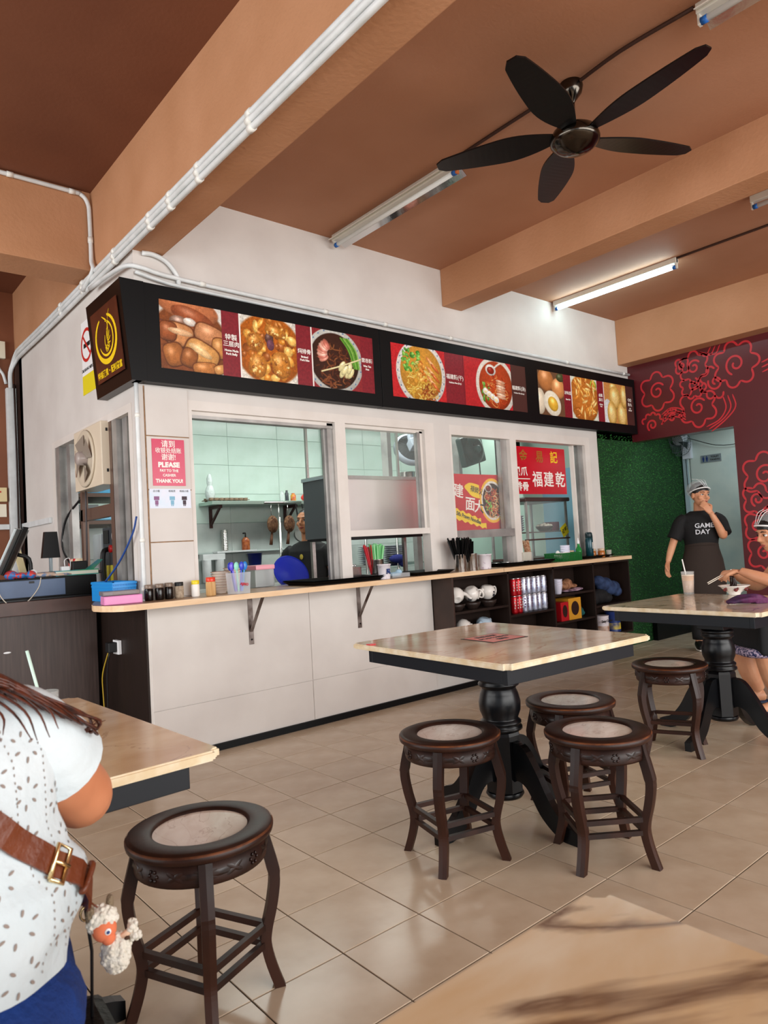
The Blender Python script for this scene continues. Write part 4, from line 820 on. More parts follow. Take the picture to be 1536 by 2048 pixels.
# teapots on bowls
m_porc = MATS['porcelain']; m_porb = M('porcelain_blue', '#b9cfe0', .18); m_pprint = M('teapot_print', '#2b2c35', .4); m_bwl = M('brown_bowl', '#2f2420', .4)
def teapot(label, loc, rz, tilt, mat, prt=True, s=1.0):
    t = thing('teapot', label, 'teapot', loc, rz, 'white teapots in the shelf unit'); Q = Matrix.Rotation(tilt, 4, 'X') @ Matrix.Scale(s, 4)
    MB().lathe([(.03, -.05), (.045, -.045), (.062, -.02), (.066, .005), (.055, .035), (.035, .052), (.032, .058), (.028, .058), (.0001, .05)], n=28, mat=Q).build('body', mat, t)
    MB().tube([(.055, 0, -.02), (.085, 0, .0), (.10, 0, .035), (.115, 0, .05)], [.018, .013, .009, .008], 10, k=4, mat=Q).build('spout', mat, t)
    MB().tube([(-.058, 0, .03), (-.09, 0, .035), (-.105, 0, .005), (-.09, 0, -.03), (-.06, 0, -.03)], .0065, 8, k=4, mat=Q).build('handle', mat, t)
    if prt:
        p_ = MB()
        for k in range(7): a = -1.75+.16*math.cos(k); p_.ell((.060*math.cos(a), .060*math.sin(a), .010+.016*math.sin(k*.9)), (.009, .008, .008), 8, 5, mat=Q)
        p_.build('flower_print', m_pprint, t)
    return t
def shallow_bowl(label, loc, mat, r=.075, h=.05, grp=None, cat='bowl'):
    t = thing('bowl', label, cat, loc, 0, grp); MB().lathe([(r*.55, 0), (r*.62, .004), (r*.9, h*.6), (r, h), (r*.96, h), (r*.82, h*.55), (r*.4, .012), (.0001, .01)], n=28).build('bowl', mat, t); return t
for i, x in enumerate((2.37, 2.545, 2.735)):
    shallow_bowl(['dark bowl under the leftmost upside-down teapot', 'dark bowl under the middle teapot of the top shelf', 'dark bowl under the right teapot of the top shelf'][i], (x, -.135, .6355), m_bwl, .072, .052, 'dark bowls in the shelf unit')
    teapot(['white teapot lying on its side at the left of the top shelf', 'white teapot with brown flower print, middle of the top shelf', 'white teapot with black flower print at the right of the top shelf'][i], (x, -.135, .755), (2.6, -1.3, .0)[i]+PI, (2.2, 2.7, 3.0)[i], m_porc)
teapot('white mug-shaped teapot tipped over on the lower shelf', (2.44, -.13, .50), .6, 1.4, m_porc, False); teapot('pale blue teapot upside down on the lower shelf', (2.68, -.13, .50), PI+.2, 2.9, m_porb, False)
# bay 3
def cup_stack(label, loc, n, grp='stacked white cups'):
    for k in range(n):
        t = thing('cup', '%s, number %d up' % (label, k+1) if n > 1 else label, 'cup', (loc[0], loc[1], loc[2]+k*.022), 0, grp)
        t['label'] = '%s, %s of its stack' % (label, ['bottom', 'second', 'third', 'fourth'][k]) if n > 1 else label
        MB().lathe([(.028, 0), (.03, .006), (.042, .07), (.045, .085), (.042, .085), (.038, .06), (.024, .01), (.0001, .009)], n=22).build('cup', M('cup_lilac', '#dcdcee', .3), t)
cup_stack('pale cup at the left back of the third bay', (3.56, -.07, .6555), 3); cup_stack('pale cup in front of the cup stacks', (3.625, -.165, .6555), 3)
def soft(name, label, cat, blobs, mat, loc, rz=0, vox=.006, grp=None):
    mb = MB(); 
    for b in blobs: mb.ell(b[:3], b[3:6], 14, 10)
    o = remeshed(mb, name, mat, None, vox, 2); o.location = loc; o.rotation_euler = (0, 0, rz); return tag(o, label, cat, grp)
soft('cap', 'tan cloth cap on the upper shelf of the third bay', 'hat', [(0, 0, .04, .09, .06, .045), (.03, -.01, .06, .05, .05, .04), (.1, -.02, .03, .05, .04, .02)], M('tan_cloth', '#b58361', .8, bump=.6, bscale=60, col2='#6b4228', vscale=25), (3.81, -.10, .675))
soft('cloth', 'pink patterned cloth folded under the tan cap', 'cloth', [(0, 0, .012, .13, .07, .012), (.08, -.02, .02, .06, .05, .014)], M('pink_cloth', '#d9b9cf', .8, bump=.3, bscale=50, col2='#3f2c3d', vscale=40), (3.86, -.13, .656))
def carton(label, x0, x1, z0, h, d, mat, wmat):
    t = thing('carton', label, 'box', ((x0+x1)/2, -.205, z0), 0, 'cartons in the shelf unit'); w2 = (x1-x0)/2
    MB().bbox(-w2, w2, 0, d, 0, h, .002).build('box', mat, t); w_ = MB(); n = 24
    q = [(w2*.62*math.cos(2*PI*k/n), h*.52+h*.33*math.sin(2*PI*k/n)) for k in range(n)]; w_.add([(p[0], -.0012, p[1]) for p in q], [tuple(range(n))]); w_.build('window', wmat, t); return t
carton('red carton with a dark oval window, in front of the yellow one', 3.60, 3.71, .4155, .165, .12, M('carton_red', '#b81722', .35), M('dark_film', '#2e1c17', .3)); carton('yellow carton with a dark oval window', 3.715, 3.90, .4155, .19, .15, M('carton_yellow', '#d79a2c', .4), MATS['dark_film'])
soft('cloth', 'teal cloth bundle behind the yellow carton', 'cloth', [(0, 0, .05, .07, .06, .05), (.04, 0, .03, .05, .05, .03), (0.0, 0, .12, .035, .04, .05)], M('teal_cloth', '#1f6a68', .8, bump=.5, bscale=50, col2='#0f3a3c', vscale=20), (3.98, -.10, .416))
t = thing('paper_roll', 'white paper roll lying on the lowest shelf', 'roll', (3.80, -.14, .2205)); MB().tube([(-.1, 0, .032), (.1, 0.0, .032)], .031, 20).build('roll', M('roll_paper', '#d9d6e3', .5), t); MB().tube([(-.06, 0, .032), (-.02, 0, .032)], .0315, 20).build('band', m_pink, t)
soft('jacket', 'crumpled blue jacket on top of the black bag in the last bay', 'clothes', [(0, 0, .10, .12, .07, .07), (.1, -.02, .06, .13, .06, .07), (-.09, 0, .14, .08, .06, .05), (.17, -.03, .02, .06, .05, .05)], M('denim_cloth', '#32476f', .85, bump=.9, bscale=28, col2='#1b2949', vscale=18), (4.44, -.10, .575))
soft('bag', 'black soft bag with white lettering under the blue jacket', 'bag', [(0, 0, .07, .13, .07, .07), (.08, -.01, .05, .08, .07, .05), (-.1, 0, .06, .06, .06, .07)], M('black_cloth', '#141417', .8, bump=.5, bscale=40), (4.33, -.115, .50))
tin_label = M('tin_white', '#e6e0e6', .3)
def tin(label, x, r, h, m1, m2, s_, tm):
    t = thing('food_tin', label, 'tin', (x, -.135, .2205), 0, 'food tins on the lowest shelf'); MB().lathe([(r, 0), (r, h*.08), (r*.99, h*.1), (r*.99, h*.93), (r*1.02, h*.95), (r*1.02, h)], n=28).build('tin', m1, t)
    MB().lathe([(r*1.003, h*.12), (r*1.003, h*.45)], n=28, caps=False).build('lower_print', m2, t); text('lettering', s_, .034, tm, t, (-.01, -r-.001, h*.72), (PI/2, 0, 0), .0006, thick=.001); return t
tin('white food tin with a brown lower label, lowest shelf', 4.31, .068, .17, tin_label, M('tin_brown', '#9c5a2b', .35, col2='#d9c9bd', vscale=14), 'Dairy Cream', m_blackp); tin('blue and yellow margarine tin beside the white tin', 4.50, .072, .19, M('tin_blue', '#1d3471', .3), M('tin_yellow', '#e7cf2a', .3, col2='#1d3471', vscale=9), 'Planta', m_gold)
# ---------------------------------------------------------------- on the counter
m_clear = M_glass('clear_plastic', '#e9edf0', .35, .15); m_soy = M('soy_dark', '#120a07', .15)
def jar(label, x, y, body, lidm, h=.085, r=.024, cont=None, grp='small condiment jars', nm='condiment_jar'):
    t = thing(nm, label, 'jar', (x, y, CT+.001), 0, grp)
    MB().lathe([(r*.9, 0), (r, .006), (r, h*.68), (r*.86, h*.76), (r*.86, h*.8)], n=22).build('body', body, t)
    MB().lathe([(r*.93, h*.76), (r*.95, h*.78), (r*.95, h*.98), (r*.88, h)], n=22).build('lid', lidm, t); return t
m_lidclear = M('lid_beige', '#9b8878', .3, col2='#57463b', vscale=50)
jar('dark soy jar with clear lid, first from the pink box', -.005, -.05, m_soy, m_lidclear, .09); jar('dark soy jar with clear lid, middle of three', .05, -.065, m_soy, m_lidclear, .092); jar('dark soy jar with clear lid, right of three', .108, -.06, m_soy, m_lidclear, .093)
jar('pepper jar of pale powder with a black lid', .168, -.065, M('powder', '#b7a68f', .6, col2='#8d7a65', vscale=60), m_blackp, .092, .026); jar('white salt shaker with a yellow lid', .262, -.08, M('salt_white', '#ece9e4', .4), M('lid_yellow', '#e6d11e', .35), .095, .024)
tj = jar('toothpick jar with an orange-red lid', .335, -.13, M('toothpick_wood', '#d9b27d', .6, col2='#b98a50', vscale=90, stretch=(1, 1, .05)), M('lid_red', '#dc3a1c', .3), .108, .029, nm='toothpick_jar', grp='small condiment jars')
t = thing('food_box', 'pink food box with a loose clear lid on the rounded counter end', 'box', (-.17, -.08, CT+.001), R_(-8)); MB().bbox(-.10, .10, -.055, .055, 0, .048, .006).build('box', M('pink_plastic', '#e08cc0', .3), t); MB().bbox(-.105, .085, -.055, .06, .050, .074, .004).build('lid', M_glass('smoky_plastic', '#8a7668', .65, .2), t)
m_rice = M('bowl_cream', '#e9ddd0', .25); m_rim = M('bowl_rim_brown', '#a06a4e', .35)
for sidx, (x, y, n_) in enumerate(((.475, .02, 7), (.60, .10, 8))):
    for k in range(n_):
        t = thing('small_bowl', 'cream bowl in the %s stack beside the spoon cup, %s' % (('left', 'right')[sidx], ['lowest', 'second up', 'third up', 'fourth up', 'fifth up', 'sixth up', 'seventh up', 'topmost'][k]), 'bowl', (x, y, CT+.001+k*.0165), 0, 'stacked cream bowls')
        MB().lathe([(.03, 0), (.032, .006), (.052, .026), (.0585, .033), (.056, .0335), (.03, .012), (.0001, .010)], n=26).build('bowl', m_rice, t); MB().lathe([(.0585, .0325), (.059, .0345), (.0565, .0345)], n=26, caps=False).build('rim', m_rim, t)
# spoon cup with spoons
t = thing('spoon_cup', 'clear square plastic cup holding blue spoons', 'cup', (.485, -.19, CT+.001), R_(12)); MB().add(*[([(-.046, -.046, 0), (.046, -.046, 0), (.046, .046, 0), (-.046, .046, 0), (-.052, -.052, .125), (.052, -.052, .125), (.052, .052, .125), (-.052, .052, .125)]), [(3, 2, 1, 0), (0, 1, 5, 4), (1, 2, 6, 5), (2, 3, 7, 6), (3, 0, 4, 7)]]).build('cup', m_clear, t)
text('lettering', 'AJINO', .022, M('cup_red', '#d01f2a', .4), t, (.0, -.0535, .055), (PI/2, .15, 0), .0006)
m_spb = [M('spoon_blue', '#3346c8', .25), M('spoon_sky', '#2f86d6', .25), M('spoon_violet', '#6a55d8', .25), M('spoon_mint', '#8fd8c0', .3)]
for k in range(9):
    a = k*.7; dx, dy = .022*math.cos(a), .022*math.sin(a); tx, ty = dx*2.2, dy*1.4
    sp = MB(); sp.bar((dx, dy, .012), (tx*.85, ty*.85, .135), .010, .003); sp.ell((tx, ty, .160), (.0165, .006, .026), 12, 8)
    o = sp.build('spoon', m_spb[[0, 1, 2, 1, 0, 2, 3, 0, 1][k]]); o.location = (.485, -.19, CT+.004); tag(o, ['deep blue spoon at the right of the clear cup', 'sky blue spoon standing in the clear cup', 'violet spoon with broad bowl in the clear cup', 'second sky blue spoon in the clear cup', 'deep blue spoon at the left of the clear cup', 'violet spoon at the back of the clear cup', 'mint green spoon in the clear cup', 'deep blue spoon in the middle of the clear cup', 'sky blue spoon at the right rim of the cup'][k], 'spoon', 'spoons in the clear cup')
t = thing('storage_box', 'clear storage tub with a pink lid behind the counter', 'box', (.93, .33, CT-.0)); MB().bbox(-.075, .075, -.07, .07, 0, .12, .008).build('tub', M_glass('tub_plastic', '#c9cdd0', .55, .3), t); MB().bbox(-.07, .08, -.075, .075, .118, .15, .008).build('lid', M('lid_pink', '#f0a6b4', .35), t)
struct('worktop_inner', MB().box(.4, 2.3, .225, .75, .90, .933), m_alu)['kind'] = 'structure'
struct('worktop_inner', MB().box(2.6, 4.2, .225, .6, .90, .933), m_alu)['kind'] = 'structure'
t = thing('blue_dish', 'large blue plastic dish stood on edge behind the counter', 'dish', (1.235, .42, 1.0), 0); Q = Matrix.Rotation(R_(62), 4, 'X') @ Matrix.Scale(.70, 4)
MB().lathe([(.0001, 0), (.16, 0), (.185, .02), (.205, .025), (.205, .032), (.18, .028), (.155, .01), (.0001, .008)], n=48, mat=Q).build('dish', M('blue_plastic', '#1c2fae', .25), t)
m_tray = M('tray_black', '#08090a', .4, spec=.25)
def tray(label, x0, x1, y0, y1, z=CT+.001, n=1):
    for k in range(n):
        t = thing('serving_tray', label if n == 1 else '%s, %s' % (label, ['lowest', 'second', 'topmost'][k]), 'tray', ((x0+x1)/2, (y0+y1)/2, z+k*.008), 0, 'black serving trays'); a, b = (x1-x0)/2, (y1-y0)/2
        mb = MB(); vs = []; fs = []; rg_ = [(a-.03, b-.03, .0), (a, b, .022), (a+.006, b+.006, .022), (a+.006, b+.006, .019), (a-.026, b-.026, -.0+.0)]
        mb.prism([(-a+.03, -b+.03), (a-.03, -b+.03), (a-.03, b-.03), (-a+.03, b-.03)], 0, .004)
        for i, (p, q, zz) in enumerate(rg_[:3]): vs += [(-p, -q, zz+.002), (p, -q, zz+.002), (p, q, zz+.002), (-p, q, zz+.002)]
        for i in range(2): fs += [(i*4+j, i*4+(j+1) % 4, i*4+4+(j+1) % 4, i*4+4+j) for j in range(4)]
        mb.add(vs, fs); mb.build('tray', m_tray, t)
tray('black tray under the service bell at the first window', 1.02, 1.63, -.20, .19, n=2); tray('black tray left of the steel chopstick holders', 1.93, 2.33, -.19, .16); tray('black tray with cutlery right of the white tub', 2.96, 3.62, -.17, .20, n=2); tray('black tray at the right end of the counter', 4.12, 4.62, -.14, -.02)
t = thing('service_bell', 'chrome service bell on the black tray', 'bell', (1.49, .12, CT+.018)); MB().lathe([(.034, 0), (.036, .004), (.034, .01)], n=24).build('base', m_blackp, t); MB().lathe([(.033, .012), (.031, .024), (.022, .036), (.008, .041), (.0001, .042)], n=24).build('dome', M('chrome', '#d8d8da', .12, 1.0), t); MB().lathe([(.003, .041), (.003, .048), (.006, .05), (.0001, .054)], n=12).build('button', MATS['chrome'], t)
# pots with chopsticks
m_chrome = M('brushed_steel', '#c7c3c0', .22, 1.0, bump=.05, bscale=60, stretch=(6, 6, .3))
def holder(label, x, y, r=.047, h=.128, mat=None, nm='utensil_holder'):
    t = thing(nm, label, 'holder', (x, y, CT+.001), 0, 'steel utensil holders'); MB().lathe([(r*.98, 0), (r, .004), (r, h), (r*1.04, h+.003), (r*.94, h), (r*.94, .008), (.0001, .008)], n=28, caps=False).build('pot', mat or m_chrome, t)
    for k in range(3): a = 2*PI*k/3+.5; MB().ell((r*.8*math.cos(a), r*.8*math.sin(a), .0), (.006, .006, .005), 8, 5).build('foot', m_chrome, t)
    return t
def sticks(x, y, n, r, z, length, spread, mat, lb, grp, seed, wd=.0068, lean=0):
    q = random.Random(seed); me = None
    for k in range(n):
        a = 2*PI*k/n+q.uniform(-.2, .2); rr = r*math.sqrt(q.uniform(.1, 1))*.85; L_ = length*q.uniform(.92, 1.04)
        p0 = Vector((rr*.5*math.cos(a), rr*.5*math.sin(a), .01)); p1 = Vector((rr*math.cos(a)*spread+lean, rr*math.sin(a)*spread, L_))
        o = MB().bar(p0, p1, wd, wd).build(lb[0], mat[k % len(mat)] if isinstance(mat, list) else mat); o.location = (x, y, z); tag(o, lb[1], lb[2], grp)
holder('left steel holder full of black chopsticks', 2.445, -.135); holder('right steel holder beside the white tub', 2.575, -.135)
sticks(2.445, -.135, 62, .047, CT+.012, .245, 2.2, m_tray, ('chopstick', 'black chopstick in the steel holder', 'chopstick'), 'black chopsticks', 4, lean=-.01)
sticks(2.560, -.135, 22, .040, CT+.012, .235, 1.5, m_tray, ('chopstick', 'black chopstick in the steel holder', 'chopstick'), 'black chopsticks', 5, lean=-.03)
def tub(label, x, y, r=.05, h=.105, y2=None, mat=None):
    t = thing('plastic_tub', label, 'tub', (x, y, CT+.001), 0, 'white plastic tubs'); MB().lathe([(r*.84, 0), (r*.86, .003), (r*.98, h), (r*1.04, h), (r*1.04, h+.006), (r*.95, h+.006), (r*.82, .006), (.0001, .006)], n=30, caps=False).build('tub', mat or M('tub_white', '#ece6ec', .35, col2='#b295ae', vscale=26, lo=.3, hi=.42), t); return t
tub('white tub with purple print right of the steel holders', 2.72, -.14, .058, .112)
tub('white tub with dark blue print in front of the green chopsticks', 1.64, -.165, .047, .098); t = text('print', '忍', .04, m_navy, None, (1.64, -.2145, CT+.05), (PI/2, 0, .1), .002, thick=.001); t.parent = [o for o in bpy.data.objects if o.name.startswith('plastic_tub')][-1]; t.location = (0, -.0465, .05)
holder('steel holder of green and red chopsticks behind the tub', 1.70, -.02, .048, .135)
m_grn = M('chopstick_green', '#2fa64c', .35, col2='#8fe09a', vscale=3); m_grd = M('chopstick_red', '#c02b35', .35)
sticks(1.70, -.02, 30, .046, CT+.012, .235, 1.75, [m_grn, m_grn, M('chopstick_pale', '#9fe3a6', .35)], ('chopstick', 'green chopstick in the steel holder behind the tub', 'chopstick'), 'green chopsticks', 8)
sticks(1.665, .0, 7, .03, CT+.012, .235, 1.6, m_grd, ('chopstick', 'red chopstick at the left of the green bundle', 'chopstick'), 'red chopsticks', 9, lean=-.05)
t = thing('cutlery_box', 'steel cutlery box beside the first window mullion', 'box', (1.56, .10, CT+.001)); MB().bbox(-.055, .055, -.04, .04, 0, .09, .004).build('box', m_chrome, t); t2 = MB(); [t2.ell((-.03+.02*k, 0, .10), (.008, .006, .012), 8, 5) for k in range(4)]; t2.build('spoon_heads', MATS['chrome'], t)
t = thing('napkin_tray', 'small clear tray with a folded pale blue cloth', 'tray', (1.82, -.09, CT+.001)); MB().bbox(-.085, .085, -.05, .05, 0, .03, .003).build('tray', m_clear, t); o = remeshed(MB().ell((-.02, 0, .022), (.06, .035, .018)).ell((.02, 0, .035), (.03, .02, .022)), 'cloth', M('cloth_paleblue', '#a9cfe8', .8, bump=.5, bscale=50), t, .005, 2)
# right half
t = thing('wire_rack', 'small black wire rack on the tray', 'rack', (2.91, .02, CT+.03)); MB().tube([(0, 0, -.02), (0, 0, .07), (.01, 0, .085), (.03, 0, .07), (.035, 0, -.02)], .003, 6, k=3).tube([(0, .05, -.02), (0, .05, .06), (.01, .05, .075), (.03, .05, .06), (.035, .05, -.02)], .003, 6, k=3).build('wire', m_blackp, t)
for k in range(4):
    t = thing('small_dish', ['steel saucer on the black tray, nearest the wire rack', 'second steel saucer on the black tray', 'third steel saucer on the black tray', 'steel saucer at the right end of the black tray'][k], 'dish', (3.08+.13*k, .07-.02*(k % 2), CT+.016), 0, 'steel saucers on the tray'); MB().lathe([(.02, 0), (.022, .002), (.045, .014), (.043, .014), (.02, .004), (.0001, .004)], n=22, caps=False).build('dish', m_chrome, t)
t = thing('plastic_box', 'clear plastic box with a spoon left of the green basket', 'box', (3.42, .02, CT+.03)); MB().bbox(-.055, .055, -.04, .04, 0, .075, .004).build('box', M_glass('milky_plastic', '#e8e2d4', .6, .3), t)
t = thing('straw_jar', 'leaning jar packed with wrapped pale straws', 'jar', (3.60, .10, CT+.001)); MB().lathe([(.034, 0), (.036, .004), (.036, .10)], n=22, caps=False, mat=Matrix.Rotation(-.2, 4, 'Y')).build('jar', m_clear, t)
s_ = MB(); q = random.Random(2)
for k in range(26): a = q.uniform(0, 6.28); rr = .028*math.sqrt(q.random()); s_.tube([(rr*math.cos(a), rr*math.sin(a), .01), (rr*math.cos(a)-.045, rr*math.sin(a), .20+q.uniform(-.01, .01))], .0042, 6)
s_.build('straws', M('straw_paper', '#d8b896', .6, col2='#a9623f', vscale=60), t)
gb = thing('green_basket', 'green slatted plastic basket on the counter', 'basket', (3.83, -.10, CT+.001)); bm_ = M('basket_green', '#14682e', .35); a, b, h = .145, .095, .075
k_ = MB(); k_.box(-a, a, -b, b, 0, .004); k_.bbox(-a-.006, a+.006, -b-.006, -b, h-.012, h, .001); k_.bbox(-a-.006, a+.006, b, b+.006, h-.012, h, .001); k_.bbox(-a-.006, -a, -b, b, h-.012, h, .001); k_.bbox(a, a+.006, -b, b, h-.012, h, .001); k_.build('rim', bm_, gb)
sl = MB()
for i in range(25): x = -a+2*a*i/24; sl.box(x-.0035, x+.0035, -b-.003, -b, 0, h-.01); sl.box(x-.0035, x+.0035, b, b+.003, 0, h-.01)
for i in range(16): y = -b+2*b*i/15; sl.box(-a-.003, -a, y-.0035, y+.0035, 0, h-.01); sl.box(a, a+.003, y-.0035, y+.0035, 0, h-.01)
sl.build('slats', bm_, gb)['kind'] = 'stuff'
cup_stack('white square-looking cup inside the green basket', (3.92, -.06, CT+.012), 3, 'white cups in the green basket')
soft('napkin', 'crumpled white napkins in the green basket', 'napkin', [(0, 0, .03, .07, .05, .03), (-.03, 0, .05, .02, .02, .03), (.13, .02, .05, .05, .03, .012)], M('napkin_white', '#f0eeea', .8, bump=.4, bscale=60), (3.78, -.10, CT+.02))
bt = thing('water_bottle', 'dark teal sports bottle with a loop lid', 'bottle', (4.31, -.06, CT+.012)); MB().lathe([(.034, 0), (.037, .006), (.037, .16), (.03, .185)], n=26).build('body', M('bottle_teal', '#12404a', .2, .2), bt); MB().lathe([(.031, .184), (.034, .188), (.034, .225), (.028, .235), (.014, .238)], n=24).build('lid', M('bottle_lid', '#0e2a30', .35), bt); MB().tube([(.03, 0, .225), (.055, 0, .21), (.058, 0, .14), (.045, 0, .12)], .005, 8, k=4).build('loop', MATS['bottle_lid'], bt)
MB().box(-.004, .004, -.0385, -.037, .08, .14).build('logo', m_signtext, bt)
t = thing('glass_bottle', 'green glass bottle with a white nozzle behind the teal bottle', 'bottle', (4.22, .0, CT+.001)); MB().lathe([(.026, 0), (.028, .004), (.028, .09), (.012, .12), (.011, .145)], n=22).build('body', M('bottle_green', '#1f8a3c', .12), t); MB().lathe([(.012, .145), (.013, .165), (.006, .18), (.004, .20)], n=14).build('nozzle', m_wp, t)
m_amber = M('amber_sauce', '#b3692b', .2, coat=.3)
for k, (x, y) in enumerate(((4.13, .03), (4.40, -.03), (4.46, -.09))): jar(['amber sauce jar left of the bottles', 'amber sauce jar right of the teal bottle', 'amber sauce jar nearest the counter edge'][k], x, y, m_amber, M('jar_clearlid', '#cfb59a', .2), .085, .034)
t = thing('small_glass', 'small clear glass at the far end of the counter', 'glass', (4.575, -.10, CT+.001)); MB().lathe([(.020, 0), (.022, .004), (.026, .065), (.024, .065), (.02, .006), (.0001, .006)], n=20, caps=False).build('glass', M_glass('glass_b', '#e6e2d8', .35), t)
# ---------------------------------------------------------------- kitchen interior
hood = thing('steel_cabinet', 'brushed steel cabinet with a dark grey side hanging behind the first window', 'cabinet', (2.1, .56, 1.25))
MB().bbox(-.51, .52, -.16, .16, 0, .48, .003).build('body', M('cabinet_steel', '#e6dcda', .34, .8, bump=.12, bscale=5), hood)
MB().box(-.516, -.511, -.16, .16, .0, .48).build('side_panel', M('cabinet_side', '#545a5c', .5, .2), hood); MB().bbox(-.525, .53, -.175, .17, .455, .485, .002).build('top_lip', m_chrome, hood)
for x in (-.50, -.47, -.44): MB().bbox(x, x+.02, -.168, -.161, 0, .455, .001).build('corner_strip', M('strip_steel', '#d8cbc8', .3, .7), hood)
MB().box(-.5, .5, -.16, .16, -.02, 0).build('bottom_panel', m_blackp, hood)
for sx_ in (-.48, .49): MB().box(sx_-.015, sx_+.015, .10, .13, -.335 if sx_ > 0 else -.33, -.02).build('leg', m_chrome, hood)
for sx_ in (-.48, .49): MB().box(sx_-.01, sx_+.01, .13, .15, .485, 1.605).build('hanger', m_chrome, hood)
ks = thing('wall_shelf', 'pale steel shelf on the tiled kitchen wall', 'shelf', (2.2, 2.6, 1.66)); MB().bbox(-.62, .70, -.30, 0, 0, .035, .002).build('board', M('shelf_steel', '#9fb3a8', .35, .6), ks)
for x in (-.5, .38): MB().box(x-.015, x+.015, -.02, 0, -.22, 0).box(x-.015, x+.015, -.24, -.02, -.03, 0).bar((x, -.01, -.19), (x, -.22, -.02), .02, .02).build('bracket', M('bracket_brown', '#3c1e1a', .5), ks)
MB().tube([(-.05, -.305, .015), (.4, -.305, .015)], .012, 8).build('hook_rail', m_chrome, ks)
et = thing('egg_tray', 'grey paper egg tray on the wall shelf', 'tray', (1.80, 2.44, 1.696)); mb = MB()
for i in range(8):
    for j in range(3): mb.lathe([(.016, 0), (.026, .035), (.022, .035), (.012, .006)], -.19+i*.054, -.06+j*.054, n=8)
mb.box(-.22, .22, -.09, .09, .012, .018); mb.build('tray', M('egg_carton', '#7f6b57', .9), et)
for lb, x, z0, h, r, mt in (('clear bottle on the wall shelf', 2.46, 1.696, .11, .025, m_clear), ('small dark-capped bottle on the wall shelf', 2.52, 1.696, .12, .02, M('cap_dark', '#3a3f45', .3)), ('small jar with a red and yellow label on the wall shelf', 2.60, 1.696, .09, .03, M('label_redyellow', '#d9a63a', .4, col2='#b8322a', vscale=30))):
    t = thing('shelf_jar', lb, 'jar', (x, 2.44, z0), 0, 'jars on the wall shelf'); MB().lathe([(r, 0), (r, h*.75), (r*.6, h*.85), (r*.6, h)], n=18).build('body', mt, t)
soft('plastic_bag', 'knotted red plastic bag on the wall shelf', 'bag', [(0, 0, .06, .09, .06, .05), (.06, 0, .11, .035, .03, .05), (-.05, 0, .04, .06, .05, .04)], M('bag_red', '#e8443c', .3, bump=.8, bscale=30), (2.80, 2.42, 1.696))
soft('plastic_bag', 'crumpled clear plastic bag at the left of the wall shelf', 'bag', [(0, 0, .08, .05, .05, .09), (.0, 0, .2, .03, .03, .08)], M('bag_clear', '#cfdbd8', .2, bump=1, bscale=40), (1.62, 2.42, 1.696))
# hanging tools
def hang(label, x, kind):
    t = thing('ladle' if kind == 0 else 'strainer', label, 'kitchen tool', (x, 2.28, 1.66), 0, 'tools hanging from the wall shelf')
    if kind == 1:
        MB().tube([(0, 0, .0), (0, 0, -.12)], .003, 6).build('hook', m_chrome, t); MB().ell((0, -.02, -.21), (.065, .03, .09), 18, 12).build('basket', M('bamboo', '#8a6446', .8, bump=1, bscale=60, col2='#4c3020', vscale=50), t); MB().tube([(.0, 0, -.29), (-.02, 0, -.42)], [.012, .018], 8).build('handle', M('wood_tool', '#6d4630', .6), t)
        rb = MB()
        for k in (-2, -1, 0, 1, 2): rb.tube([(0, -.05, -.14), (.022*k, -.055, -.20), (.01*k, -.045, -.28)], .003, 5, k=3)
        rb.build('ribs', MATS['wood_tool'], t)
    elif kind == 0:
        MB().tube([(0, 0, 0), (0, 0, -.27)], .006, 8).build('handle', m_chrome, t); MB().ell((0, 0, -.30), (.022, .02, .035), 14, 8).build('bowl', MATS['chrome'], t)
    else:
        MB().bar((0, 0, .0), (.04, 0, -.26), .012, .008).build('handle', m_blackp, t); MB().lathe([(.075, 0), (.07, -.03), (.045, -.06), (.0001, -.07)], n=22, mat=Matrix.Translation((.05, 0, -.33)) @ Matrix.Rotation(R_(70), 4, 'X')).build('mesh', M('mesh_grey', '#6c6c68', .5, .4), t)
for i, (x, k) in enumerate(((2.22, 1), (2.31, 0), (2.42, 1), (2.52, 2), (2.60, 2))): hang(['left brown bamboo strainer on the rail', 'steel ladle between the two bamboo strainers', 'right brown bamboo strainer on the rail', 'grey mesh strainer right of the bamboo ones', 'second grey mesh strainer, nearest the man'][i], x, k)
# sink ledge, pipe, dispensers
t = tag(MB().tube([(1.5, 2.585, 1.185), (2.58, 2.585, 1.185), (2.66, 2.585, 1.17), (2.66, 2.585, .3)], .012, 8, k=2).build('water_pipe', M('pipe_grey', '#a9b5b2', .4)), 'grey water pipe along the kitchen wall', 'pipe')
t = thing('wall_ledge', 'narrow ledge holding the cup stack and soap bottle', 'ledge', (1.9, 2.6, 1.185)); MB().bbox(-.2, .25, -.12, 0, 0, .018, .002).build('board', m_pipe, t)
t = thing('steel_cup_stack', 'tall stack of steel cups by the kitchen wall', 'cups', (1.81, 2.53, 1.2035)); mb = MB(); [mb.lathe([(.028, .016*k), (.036, .016*k+.02), (.034, .016*k+.02)], n=20) for k in range(13)]; mb.build('cups', m_chrome, t)
t = thing('soap_bottle', 'pump bottle with orange soap beside the steel cups', 'bottle', (2.05, 2.53, 1.2035)); MB().lathe([(.04, 0), (.042, .01), (.042, .10), (.02, .13)], n=22).build('bottle', M('soap_orange', '#b8683a', .25, col2='#8a3f22', vscale=30), t); MB().tube([(0, 0, .13), (0, 0, .17), (0, 0, .175), (-.03, 0, .172)], .007, 8).build('pump', m_blackp, t)
